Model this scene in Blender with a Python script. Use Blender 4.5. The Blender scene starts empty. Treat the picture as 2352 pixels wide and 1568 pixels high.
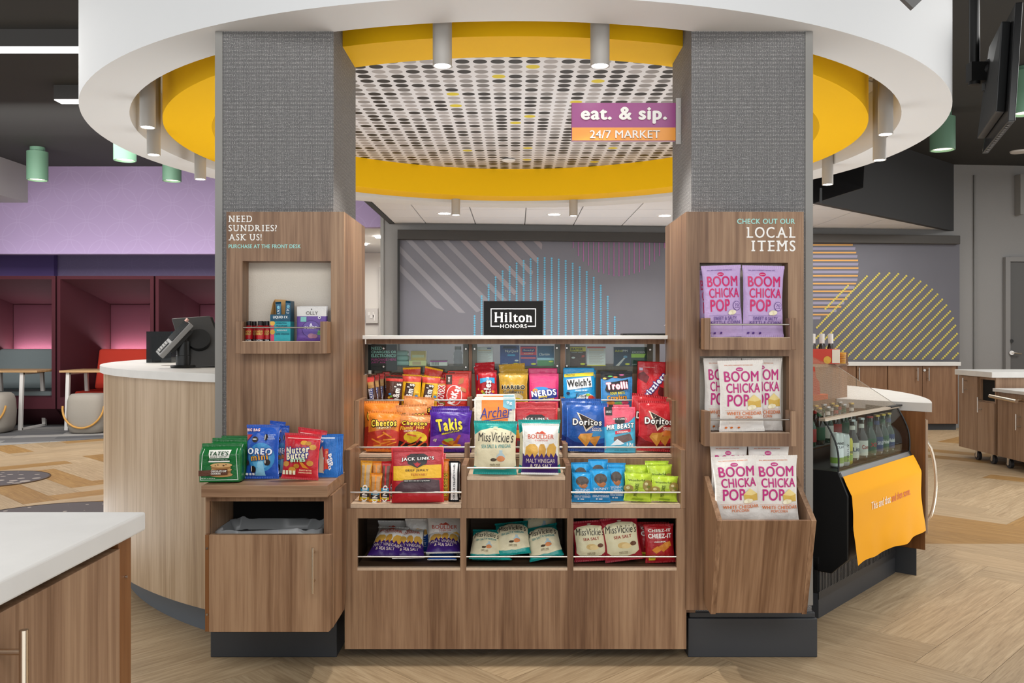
import bpy, bmesh, math, random
from mathutils import Vector, Matrix, noise
from mathutils.geometry import tessellate_polygon
random.seed(7)
S = bpy.context.scene
C = S.collection
D = bpy.data
PI = math.pi
F = 1985.0; CX = 1184.0; CY = 772.0; EYE = 1.2       # focal length in pixels, vanishing point, eye height

# ---------------------------------------------------------------- camera, world, big lights, exposure
cam = D.cameras.new('camera'); co = D.objects.new('camera', cam); C.objects.link(co)
co.location = (0, 0, EYE); co.rotation_euler = (PI/2, 0, 0)
cam.sensor_width = 36; cam.lens = 36*F/2352
cam.shift_x = (1176-CX)/2352; cam.shift_y = -(784-CY)/2352
cam.clip_start = .05
S.camera = co
S.view_settings.view_transform = 'Standard'; S.view_settings.look = 'None'
S.view_settings.gamma = 1; S.view_settings.use_curve_mapping = False
S.view_settings.exposure = 0.76
S.cycles.max_bounces = 7; S.cycles.diffuse_bounces = 4; S.cycles.transparent_max_bounces = 12
S.cycles.sample_clamp_indirect = 4; S.cycles.caustics_reflective = False; S.cycles.caustics_refractive = False
w = D.worlds.new('world'); S.world = w; w.use_nodes = True
bg = w.node_tree.nodes['Background']; bg.inputs[0].default_value = (.96, .985, 1.0, 1); bg.inputs[1].default_value = .8

def area(name, loc, rot, sx, sy, power, col=(1, .99, .965)):
    l = D.lights.new(name, 'AREA'); l.shape = 'RECTANGLE'; l.size = sx; l.size_y = sy; l.energy = power; l.color = col
    o = D.objects.new(name, l); o.location = loc; o.rotation_euler = rot; C.objects.link(o); return o
def spot(name, loc, power, angle=110, blend=.8, col=(1, .965, .91), r=.03, rot=(0, 0, 0)):
    l = D.lights.new(name, 'SPOT'); l.energy = power; l.spot_size = math.radians(angle); l.spot_blend = blend; l.color = col
    l.shadow_soft_size = r
    o = D.objects.new(name, l); o.location = loc; o.rotation_euler = rot; C.objects.link(o); return o
area('lobby_ceiling_light', (0, -.6, 3.3), (math.radians(32), 0, 0), 5, 2.0, 100)
area('lobby_ceiling_light', (-4.6, 4.2, 3.25), (0, 0, 0), 3, 4.0, 50)
area('lobby_ceiling_light', (4.6, 4.6, 3.25), (0, 0, 0), 3, 4.0, 75)
area('lobby_ceiling_light', (-5.2, 8.6, 3.3), (0, 0, 0), 3.5, 1.6, 50)
area('lounge_wall_fill', (-4.8, 8.2, 2.75), (math.radians(82), 0, 0), 4, .5, 42)  # added fill aimed at the lilac wall; no fixture hangs here
area('lobby_ceiling_light', (7.0, 8.0, 3.3), (0, 0, 0), 2, 2.5, 72)
area('front_office_light', (.8, 9.3, 2.5), (0, 0, 0), 4.5, .8, 9)
area('desk_bounce_fill', (0, 5.3, 1.0), (PI, 0, 0), 2.4, 2.0, 22, (.95, .99, 1))  # added upward fill standing in for light bounced off the worktops
area('floor_bounce_light', (-3.1, 4.5, .1), (PI, 0, 0), 1.4, 2.2, 12, (.9, .96, 1))  # added on both sides to stand in for bounce off the lobby floor
area('floor_bounce_light', (3.2, 4.5, .1), (PI, 0, 0), 1.4, 2.2, 17, (.9, .96, 1))
area('booth_top_uplight', (-4.6, 11.15, 2.06), (math.radians(158), 0, 0), 4.6, .12, 4.5, (1, .96, 1))
area('office_bounce_fill', (1.0, 9.7, .6), (PI, 0, 0), 4, 1.2, 18, (.97, .98, 1))  # added upward fill for the tiles, as if bounced off the floor
area('back_counter_light', (4.2, 10.3, 2.5), (0, 0, 0), 1.6, .8, 10)
area('corridor_light', (-2.1, 12.4, 2.45), (0, 0, 0), .8, 2, 22)

# ---------------------------------------------------------------- helpers
def px(x, Y): return (x-CX)*Y/F
def pz(y, Y): return EYE-(y-CY)*Y/F
def lin(c):
    c = c/255.0
    return c/12.92 if c <= .04045 else ((c+.055)/1.055)**2.4
def rgb(*c): return (lin(c[0]), lin(c[1]), lin(c[2]), 1)
HEX = {}
def hx(s): return rgb(int(s[0:2], 16), int(s[2:4], 16), int(s[4:6], 16))
MATS = {}
def mat(name, col, rough=.5, metal=0, spec=.5, bump=0, bscale=60, emit=0, alpha=1, trans=0, coat=0, ior=1.45, var=0):
    if name in MATS: return MATS[name]
    m = D.materials.new(name); m.use_nodes = True; nt = m.node_tree; b = nt.nodes['Principled BSDF']
    if isinstance(col, str): col = hx(col)
    b.inputs['Base Color'].default_value = col; b.inputs['Roughness'].default_value = rough; b.inputs['Metallic'].default_value = metal
    b.inputs['Specular IOR Level'].default_value = spec; b.inputs['IOR'].default_value = ior
    b.inputs['Alpha'].default_value = alpha; b.inputs['Transmission Weight'].default_value = trans; b.inputs['Coat Weight'].default_value = coat
    if emit: b.inputs['Emission Color'].default_value = col; b.inputs['Emission Strength'].default_value = emit
    if bump or var:
        t = nt.nodes.new('ShaderNodeTexCoord'); n = nt.nodes.new('ShaderNodeTexNoise')
        n.inputs['Scale'].default_value = bscale; n.inputs['Detail'].default_value = 4
        nt.links.new(t.outputs['Object'], n.inputs['Vector'])
        if bump:
            u = nt.nodes.new('ShaderNodeBump'); u.inputs['Strength'].default_value = bump; u.inputs['Distance'].default_value = .01
            nt.links.new(n.outputs['Fac'], u.inputs['Height']); nt.links.new(u.outputs[0], b.inputs['Normal'])
        if var:
            r = nt.nodes.new('ShaderNodeValToRGB'); e = r.color_ramp.elements
            e[0].position = .3; e[1].position = .7
            e[0].color = tuple(x*(1-var) for x in col[:3])+(1,); e[1].color = tuple(min(1, x*(1+var)) for x in col[:3])+(1,)
            nt.links.new(n.outputs['Fac'], r.inputs[0]); nt.links.new(r.outputs[0], b.inputs['Base Color'])
    MATS[name] = m; return m
def wood(name, cols, axis='Z', rough=.42, stretch=14, fine=90, spec=.4):
    m = D.materials.new(name); m.use_nodes = True; nt = m.node_tree; N = nt.nodes; L = nt.links; b = N['Principled BSDF']
    b.inputs['Roughness'].default_value = rough; b.inputs['Specular IOR Level'].default_value = spec
    t = N.new('ShaderNodeTexCoord'); oi = N.new('ShaderNodeObjectInfo')
    def mp(s, lo):
        p = N.new('ShaderNodeMapping'); v = {'Z': (s, s, lo), 'YZ': (s, lo, lo), 'X': (lo, s, s), 'Y': (s, lo, s)}[axis]
        p.inputs['Scale'].default_value = v; L.new(t.outputs['Object'], p.inputs['Vector'])
        a = N.new('ShaderNodeVectorMath'); a.operation = 'ADD'
        k = N.new('ShaderNodeVectorMath'); k.operation = 'SCALE'; k.inputs['Scale'].default_value = 37
        cb = N.new('ShaderNodeCombineXYZ'); L.new(oi.outputs['Random'], cb.inputs[0]); L.new(oi.outputs['Random'], cb.inputs[2])
        L.new(cb.outputs[0], k.inputs[0]); L.new(p.outputs[0], a.inputs[0]); L.new(k.outputs[0], a.inputs[1]); return a
    n1 = N.new('ShaderNodeTexNoise'); n1.inputs['Scale'].default_value = 1; n1.inputs['Detail'].default_value = 5; n1.inputs['Roughness'].default_value = .55
    n1.inputs['Distortion'].default_value = .6
    L.new(mp(stretch, .7).outputs[0], n1.inputs['Vector'])
    n2 = N.new('ShaderNodeTexNoise'); n2.inputs['Scale'].default_value = 1; n2.inputs['Detail'].default_value = 3; n2.inputs['Roughness'].default_value = .6
    L.new(mp(fine, 3).outputs[0], n2.inputs['Vector'])
    n3 = N.new('ShaderNodeTexNoise'); n3.inputs['Scale'].default_value = 1; n3.inputs['Detail'].default_value = 1
    L.new(mp(3.2, .5).outputs[0], n3.inputs['Vector'])
    mx = N.new('ShaderNodeMath'); mx.operation = 'MULTIPLY_ADD'; mx.inputs[1].default_value = .35
    L.new(n2.outputs[0], mx.inputs[0])
    m1 = N.new('ShaderNodeMath'); m1.operation = 'MULTIPLY_ADD'; m1.inputs[1].default_value = .45; m1.inputs[2].default_value = 0
    L.new(n1.outputs[0], m1.inputs[0])
    m3 = N.new('ShaderNodeMath'); m3.operation = 'MULTIPLY_ADD'; m3.inputs[1].default_value = .3
    L.new(n3.outputs[0], m3.inputs[0]); L.new(m1.outputs[0], m3.inputs[2]); L.new(m3.outputs[0], mx.inputs[2])
    r = N.new('ShaderNodeValToRGB'); cr = r.color_ramp
    ps = [.37, .48, .56, .67]
    cr.elements[0].position = ps[0]; cr.elements[0].color = hx(cols[0]); cr.elements[1].position = ps[3]; cr.elements[1].color = hx(cols[3])
    e = cr.elements.new(ps[1]); e.color = hx(cols[1]); e = cr.elements.new(ps[2]); e.color = hx(cols[2])
    L.new(mx.outputs[0], r.inputs[0]); L.new(r.outputs[0], b.inputs['Base Color'])
    u = N.new('ShaderNodeBump'); u.inputs['Strength'].default_value = .12; u.inputs['Distance'].default_value = .002
    L.new(n2.outputs[0], u.inputs['Height']); L.new(u.outputs[0], b.inputs['Normal'])
    MATS[name] = m; return m

class MB:
    """collects geometry in world coordinates, then links ONE mesh object"""
    def __init__(s): s.v = []; s.f = []; s.m = []; s.M = None
    def add(s, vs, fs, mi=0):
        n = len(s.v)
        s.v += [tuple((s.M @ Vector(v))) for v in vs] if s.M is not None else [tuple(v) for v in vs]
        for f in fs: s.f.append(tuple(i+n for i in f)); s.m.append(mi)
        return s
    def box(s, x0, x1, y0, y1, z0, z1, mi=0):
        x0, x1 = sorted((x0, x1)); y0, y1 = sorted((y0, y1)); z0, z1 = sorted((z0, z1))
        vs = [(x, y, z) for z in (z0, z1) for y in (y0, y1) for x in (x0, x1)]
        return s.add(vs, [(0, 2, 3, 1), (4, 5, 7, 6), (0, 1, 5, 4), (2, 6, 7, 3), (0, 4, 6, 2), (1, 3, 7, 5)], mi)
    def hexa(s, p, mi=0):          # 8 points: bottom 4 ccw, top 4 ccw
        return s.add(p, [(3, 2, 1, 0), (4, 5, 6, 7), (0, 1, 5, 4), (1, 2, 6, 5), (2, 3, 7, 6), (3, 0, 4, 7)], mi)
    def prism(s, pts, z0, z1, mi=0):   # polygon in XY extruded in Z
        n = len(pts); ar = sum(pts[i][0]*pts[(i+1) % n][1]-pts[(i+1) % n][0]*pts[i][1] for i in range(n))
        if ar < 0: pts = pts[::-1]
        vs = [(x, y, z0) for x, y in pts]+[(x, y, z1) for x, y in pts]
        tri = tessellate_polygon([[Vector((x, y, 0)) for x, y in pts]])
        fs = []
        for t in tri:
            a, b, c = t
            cr = (pts[b][0]-pts[a][0])*(pts[c][1]-pts[a][1])-(pts[c][0]-pts[a][0])*(pts[b][1]-pts[a][1])
            if cr < 0: a, c = c, a
            fs += [(c, b, a), (a+n, b+n, c+n)]
        fs += [(i, (i+1) % n, (i+1) % n+n, i+n) for i in range(n)]
        return s.add(vs, fs, mi)
    def plate(s, pts, A, U, V, T, mi=0):   # polygon pts (u,v) on plane A+U*u+V*v extruded by vector T
        A, U, V, T = Vector(A), Vector(U), Vector(V), Vector(T); n = len(pts)
        vs = [A+U*u+V*v for u, v in pts]+[A+U*u+V*v+T for u, v in pts]
        tri = tessellate_polygon([[Vector((u, v, 0)) for u, v in pts]])
        fs = [t for t in tri]+[(c+n, b+n, a+n) for a, b, c in tri]+[(i, (i+1) % n, (i+1) % n+n, i+n) for i in range(n)]
        s.add(vs, fs, mi); s.fix = True; return s
    def cyl(s, a, b, r, seg=16, mi=0, r2=None, caps=True):
        a, b = Vector(a), Vector(b); r2 = r if r2 is None else r2
        d = (b-a).normalized(); q = d.orthogonal().normalized(); p = d.cross(q)
        vs = []
        for c, rr in ((a, r), (b, r2)):
            for i in range(seg):
                t = 2*PI*i/seg; vs.append(c+q*(rr*math.cos(t))+p*(rr*math.sin(t)))
        fs = [(i, (i+1) % seg, (i+1) % seg+seg, i+seg) for i in range(seg)]
        if caps: fs += [tuple(range(seg))[::-1], tuple(range(seg, 2*seg))]
        return s.add(vs, fs, mi)
    def tube(s, pts, r, seg=8, mi=0):
        pts = [Vector(p) for p in pts]; vs = []; n = len(pts)
        q = (pts[1]-pts[0]).orthogonal().normalized()
        for i, p in enumerate(pts):
            d = ((pts[min(i+1, n-1)]-pts[max(i-1, 0)])).normalized(); q = (q-d*q.dot(d)).normalized(); w_ = d.cross(q)
            for k in range(seg):
                t = 2*PI*k/seg; vs.append(p+q*(r*math.cos(t))+w_*(r*math.sin(t)))
        fs = [(i*seg+k, i*seg+(k+1) % seg, (i+1)*seg+(k+1) % seg, (i+1)*seg+k) for i in range(n-1) for k in range(seg)]
        fs += [tuple(range(seg))[::-1], tuple(range((n-1)*seg, n*seg))]
        return s.add(vs, fs, mi)
    def lathe(s, prof, c=(0, 0, 0), seg=24, mi=0, a0=0, a1=2*PI):
        full = abs(a1-a0-2*PI) < 1e-6; m = seg if full else seg+1; vs = []
        for r, z in prof:
            for k in range(m):
                t = a0+(a1-a0)*k/seg; vs.append((c[0]+r*math.cos(t), c[1]+r*math.sin(t), c[2]+z))
        fs = []
        for i in range(len(prof)-1):
            for k in range(seg):
                k2 = (k+1) % m; fs.append((i*m+k, i*m+k2, (i+1)*m+k2, (i+1)*m+k))
        return s.add(vs, fs, mi)
    def grid(s, x0, x1, z0, z1, y0, y1, holes, mi=0):      # upright board (XZ) with rectangular holes
        xs = sorted({x0, x1}|{h[0] for h in holes}|{h[1] for h in holes}); zs = sorted({z0, z1}|{h[2] for h in holes}|{h[3] for h in holes})
        ny = len(zs)
        solid = lambda i, j: 0 <= i < len(xs)-1 and 0 <= j < len(zs)-1 and not any(h[0]-1e-6 <= (xs[i]+xs[i+1])/2 <= h[1]+1e-6 and h[2]-1e-6 <= (zs[j]+zs[j+1])/2 <= h[3]+1e-6 for h in holes)
        vs = [(x, y, z) for y in (y0, y1) for x in xs for z in zs]; o = len(xs)*ny; fs = []
        for i in range(len(xs)-1):
            for j in range(len(zs)-1):
                if not solid(i, j): continue
                a, b, c, d = i*ny+j, (i+1)*ny+j, (i+1)*ny+j+1, i*ny+j+1
                fs += [(a, b, c, d), (d+o, c+o, b+o, a+o)]
                if not solid(i-1, j): fs.append((d, d+o, a+o, a))
                if not solid(i+1, j): fs.append((b, b+o, c+o, c))
                if not solid(i, j-1): fs.append((a, a+o, b+o, b))
                if not solid(i, j+1): fs.append((c, c+o, d+o, d))
        return s.add(vs, fs, mi)
    def build(s, name, mats, parent=None, smooth=False, bevel=0, kind=None, label=None, seg=2):
        me = D.meshes.new(name); vs = s.v
        if parent is not None and parent.name in ROOTM:
            inv = ROOTM[parent.name]; vs = [tuple(inv @ Vector(v)) for v in vs]
        me.from_pydata(vs, [], s.f)
        if not isinstance(mats, (list, tuple)): mats = [mats]
        for m in mats: me.materials.append(m)
        if len(mats) > 1: me.polygons.foreach_set('material_index', s.m)
        if getattr(s, 'fix', False):
            bm = bmesh.new(); bm.from_mesh(me); bmesh.ops.recalc_face_normals(bm, faces=bm.faces); bm.to_mesh(me); bm.free()
        if smooth: me.shade_smooth(); me.set_sharp_from_angle(angle=math.radians(smooth if smooth > 1 else 40))
        me.update()
        o = D.objects.new(name, me); C.objects.link(o); o.parent = parent
        if parent is not None and parent.name in ROOTM: ROOTM[o.name] = ROOTM[parent.name]
        if bevel:
            b = o.modifiers.new('bevel', 'BEVEL'); b.width = bevel; b.segments = seg; b.limit_method = 'ANGLE'; b.angle_limit = math.radians(50)
        if kind: o['kind'] = kind
        if label: o['label'] = label
        return o
ROOTM = {}
def tag(o, label=None, cat=None, group=None, kind=None):
    if label: o['label'] = label
    if cat: o['category'] = cat
    if group: o['group'] = group
    if kind: o['kind'] = kind
    return o
def thing(name, loc=(0, 0, 0), label=None, cat=None, group=None, rz=0, kind=None):
    o = D.objects.new(name, None); C.objects.link(o); o.location = loc; o.rotation_euler = (0, 0, rz); o.empty_display_size = .05
    ROOTM[o.name] = (Matrix.Translation(loc) @ Matrix.Rotation(rz, 4, 'Z')).inverted()
    return tag(o, label, cat, group, kind)
def dup(o, parent=None):
    c = o.copy(); C.objects.link(c); c.parent = parent
    for ch in list(o.children): dup(ch, c)
    return c

# ---- flat lettering -------------------------------------------------------
TC = {}
def text2(s, bold=0, shear=0, sp=None, res=4, ring=False):
    """2D triangles of a string, scaled so that its box is 0..1 x 0..1; weight comes from shifted layers"""
    k = (s, bold, shear, sp, res, ring)
    if k in TC: return TC[k]
    c = D.curves.new('t', 'FONT'); c.body = s; c.resolution_u = res; c.shear = shear; c.space_character = sp or 1+2.6*max(0, bold)
    o = D.objects.new('t', c); m = o.to_mesh()
    v0 = [(v.co.x, v.co.y) for v in m.vertices]; f0 = [tuple(p.vertices) for p in m.polygons]
    o.to_mesh_clear(); D.objects.remove(o); D.curves.remove(c)
    if not v0: return ([], [], 1, 1, [])
    if ring: sh = [(bold*math.cos(a*PI/4), bold*math.sin(a*PI/4)) for a in range(8)]
    elif bold > .008: sh = [(0, 0), (bold, 0), (-bold, 0), (0, bold*.7), (0, -bold*.7)] if bold > .022 else [(0, 0), (bold, 0), (-bold, 0)]
    else: sh = [(0, 0)]
    vs, fs, lf = [], [], []
    for q, (dx, dy) in enumerate(sh):
        n = len(vs); vs += [(x+dx, y+dy) for x, y in v0]; fs += [tuple(i+n for i in f) for f in f0]; lf += [.00005*q]*len(v0)
    x0 = min(v[0] for v in vs); x1 = max(v[0] for v in vs); y0 = min(v[1] for v in vs); y1 = max(v[1] for v in vs)
    w_, h_ = max(x1-x0, 1e-4), max(y1-y0, 1e-4)
    r = ([((x-x0)/w_, (y-y0)/h_) for x, y in vs], fs, w_, h_, lf)
    TC[k] = r; return r
SERIF = {'N': 'lt lb rt', 'E': 'lt lb', 'D': 'lt lb', 'U': 'lt rt', 'R': 'lt lb rb', 'I': 'ct cb', 'A': 'lB rB', 'K': 'lt lb rt rb', 'L': 'lt lb', 'T': 'cb',
         'M': 'lt lb rt rb', 'H': 'lt lb rt rb', 'i': 'cb cx', 'l': 'cb ct', 'n': 'lb rb lx', 'B': 'lt lb', 'C': '', 'O': '', 'S': '', 't': ''}
def slab2(s, bold=.014, gap=.13, sw=.13, sh=.085):
    """slab-serif lettering built from plain glyphs plus serif bars; returns verts, faces, w, h with cap height about .7"""
    vs, fs, x, lift = [], [], 0, []
    for ch in s:
        if ch == ' ': x += .3; continue
        c = D.curves.new('t', 'FONT'); c.body = ch; c.resolution_u = 4
        o = D.objects.new('t', c); m = o.to_mesh()
        g0 = [(v.co.x, v.co.y) for v in m.vertices]; h0 = [tuple(p.vertices) for p in m.polygons]; gv, gf, gl = [], [], []
        for q, dx in enumerate((0, bold, -bold)): gf += [tuple(i+len(gv) for i in f) for f in h0]; gv += [(a+dx, b) for a, b in g0]; gl += [.00005*q]*len(g0)
        o.to_mesh_clear(); D.objects.remove(o); D.curves.remove(c)
        gx0 = min(v[0] for v in gv); gx1 = max(v[0] for v in gv); gy1 = max(v[1] for v in gv)
        ser = SERIF.get(ch, '').split()
        lp = sw*.6 if any(t[0] in 'l' for t in ser) else (sw*.8 if ser and ser[0][0] == 'c' and ch != 'T' else 0)
        rp = sw*.6 if any(t[0] == 'r' for t in ser) else (sw*.8 if ser and ser[0][0] == 'c' and ch != 'T' else 0)
        x += lp; n = len(vs); vs += [(a-gx0+x, b) for a, b in gv]; fs += [tuple(i+n for i in f) for f in gf]; lift += gl
        g = gx1-gx0; stem = .045+bold
        for t in ser:
            cx_ = {'l': stem, 'r': g-stem, 'c': g/2}[t[0]]+x
            if t[1] == 'B': cx_ = (x+.03 if t[0] == 'l' else x+g-.03)
            y = {'t': gy1-sh, 'b': 0, 'B': 0, 'x': .5-sh}[t[1]]
            a, b = cx_-sw, cx_+sw
            if t[1] == 'x' or (ch == 'l' and t[1] == 't'): b = cx_+stem
            if ch in 'EDLBR' and t[0] == 'l': b = cx_+stem
            n = len(vs); vs += [(a, y), (b, y), (b, y+sh), (a, y+sh)]; fs += [(n, n+1, n+2, n+3)]; lift += [.0003]*4
        x += g+rp+gap
    x0 = min(v[0] for v in vs); x1 = max(v[0] for v in vs); y0 = min(v[1] for v in vs); y1 = max(v[1] for v in vs)
    return ([((a-x0)/(x1-x0), (b-y0)/(y1-y0)) for a, b in vs], fs, x1-x0, y1-y0, lift)
def letter(mb, t2, x0, x1, z0, z1, y, mi=0, depth=0):
    """puts unit lettering upright on the plane y (facing the camera side)"""
    vs, fs = t2[0], t2[1]
    lf = t2[4] if len(t2) > 4 else [0]*len(vs)
    P = [(x0+(x1-x0)*a, y-lf[i], z0+(z1-z0)*b) for i, (a, b) in enumerate(vs)]
    if depth:
        n = len(P); Q = [(a, y+depth, c) for a, b, c in P]
        ed = {}
        for f in fs:
            for i in range(len(f)):
                e = (f[i], f[(i+1) % len(f)]); ed[e] = ed.get(e, 0)+1
        side = [(a, b, b+n, a+n) for (a, b) in ed if (b, a) not in ed]
        mb.add(P+Q, list(fs)+side, mi)
    else: mb.add(P, list(fs), mi)
def pxletter(mb, t2, x0, y0, x1, y1, Y, mi=0, depth=0):
    letter(mb, t2, px(x0, Y), px(x1, Y), pz(y1, Y), pz(y0, Y), Y, mi, depth)

# ---------------------------------------------------------------- shared materials
WC = ('573a27', '785941', '8d6d53', 'a58568')
W_V = wood('walnut_laminate', WC)
W_H = wood('walnut_laminate_horizontal', WC, 'X')
W_DESK = wood('desk_laminate', ('8a7158', 'a1886b', 'b0987c', 'bea68b'), stretch=11)
W_RED = wood('orange_walnut', ('5c3819', '6d4422', '7a4e2a', '885b35'), stretch=9)
W_SL = wood('walnut_laminate_slanted', WC, 'YZ')
EDGE = mat('light_edge_band', 'cdb59c', .45, var=.08, bscale=80)
SHELFIN = wood('shaded_laminate', ('3f2e20', '4d3a2a', '5a4533', '67523f'), 'X')  # laminate darkened so its colour carries the shade of the interiors
GREYMET = mat('grey_corner_guard', '8e8c88', .45)
STEEL = mat('brushed_steel', 'cfcac4', .28, 1)
STEELD = mat('dull_steel', 'a8a39c', .35, 1)
QUARTZ = mat('white_quartz', 'd9d7d3', .42, var=.04, bscale=9)
PLINTH = mat('charcoal_vinyl_base', '3a3c40', .45)
DARK = mat('dark_ceiling_paint', '323231', .8)
BLACK = mat('black_plastic', '141414', .4)
BLACKM = mat('matte_black_metal', '1a1a1a', .55)
WHITE = mat('white_paint', 'd9d6d3', .6)
YEL = mat('yellow_paint', 'f2bc0c', .7, spec=.2)
GREY = mat('warm_grey_wallpaper', '8b8987', .75, bump=.15, bscale=300, var=.05)
BLUE_T = mat('mint_vinyl', 'a4dbd2', .5)
WHITE_T = mat('white_vinyl', 'f6f4f0', .5)
LAMP = mat('lamp_disc', (1, .97, .92, 1), emit=14)
def woven():
    m = D.materials.new('grey_woven_wallcovering'); m.use_nodes = True; N = m.node_tree.nodes; L = m.node_tree.links; b = N['Principled BSDF']
    b.inputs['Roughness'].default_value = .7
    t = N.new('ShaderNodeTexCoord'); sep = N.new('ShaderNodeSeparateXYZ'); L.new(t.outputs['Object'], sep.inputs[0])
    ad = N.new('ShaderNodeMath'); L.new(sep.outputs[0], ad.inputs[0]); L.new(sep.outputs[1], ad.inputs[1])
    cb = N.new('ShaderNodeCombineXYZ'); L.new(ad.outputs[0], cb.inputs[0]); L.new(sep.outputs[2], cb.inputs[1])
    br = N.new('ShaderNodeTexBrick'); br.inputs['Scale'].default_value = 1; br.inputs['Brick Width'].default_value = .0062; br.inputs['Row Height'].default_value = .0050; br.offset = .0; br.squash = .62; br.squash_frequency = 3
    br.inputs['Mortar Size'].default_value = .0011; br.inputs['Mortar Smooth'].default_value = .4
    br.inputs['Color1'].default_value = hx('a3a19f'); br.inputs['Color2'].default_value = hx('868583'); br.inputs['Mortar'].default_value = hx('59585a')
    nz = N.new('ShaderNodeTexNoise'); nz.inputs['Scale'].default_value = 60; L.new(t.outputs['Object'], nz.inputs['Vector'])
    mx = N.new('ShaderNodeVectorMath'); mx.operation = 'MULTIPLY_ADD'; mx.inputs[1].default_value = (.006, .006, 0)
    L.new(nz.outputs['Color'], mx.inputs[0]); L.new(cb.outputs[0], mx.inputs[2]); L.new(mx.outputs[0], br.inputs['Vector'])
    L.new(br.outputs['Color'], b.inputs['Base Color'])
    u = N.new('ShaderNodeBump'); u.inputs['Strength'].default_value = .4; u.inputs['Distance'].default_value = .002; u.invert = True
    L.new(br.outputs['Fac'], u.inputs['Height']); L.new(u.outputs[0], b.inputs['Normal'])
    return m
WOVEN = woven()
def glassmat(name, tint='ffffff', fac=.93, rough=.02):
    m = D.materials.new(name); m.use_nodes = True; N = m.node_tree.nodes; L = m.node_tree.links
    N.remove(N['Principled BSDF']); out = N['Material Output']
    tr = N.new('ShaderNodeBsdfTransparent'); tr.inputs[0].default_value = hx(tint)
    gl = N.new('ShaderNodeBsdfGlossy'); gl.inputs['Roughness'].default_value = rough
    mx = N.new('ShaderNodeMixShader'); fr = N.new('ShaderNodeLayerWeight'); fr.inputs[0].default_value = .5
    pw = N.new('ShaderNodeMath'); pw.operation = 'POWER'; pw.inputs[1].default_value = 4.5; L.new(fr.outputs['Facing'], pw.inputs[0])
    ma = N.new('ShaderNodeMath'); ma.operation = 'MULTIPLY_ADD'; ma.inputs[1].default_value = .6; ma.inputs[2].default_value = .022; L.new(pw.outputs[0], ma.inputs[0])
    L.new(ma.outputs[0], mx.inputs[0]); L.new(tr.outputs[0], mx.inputs[1]); L.new(gl.outputs[0], mx.inputs[2]); L.new(mx.outputs[0], out.inputs[0])
    return m
GLASS = glassmat('clear_glass', 'f2f7f5')
PLASTIC = glassmat('clear_plastic', 'e8ecec')
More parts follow.
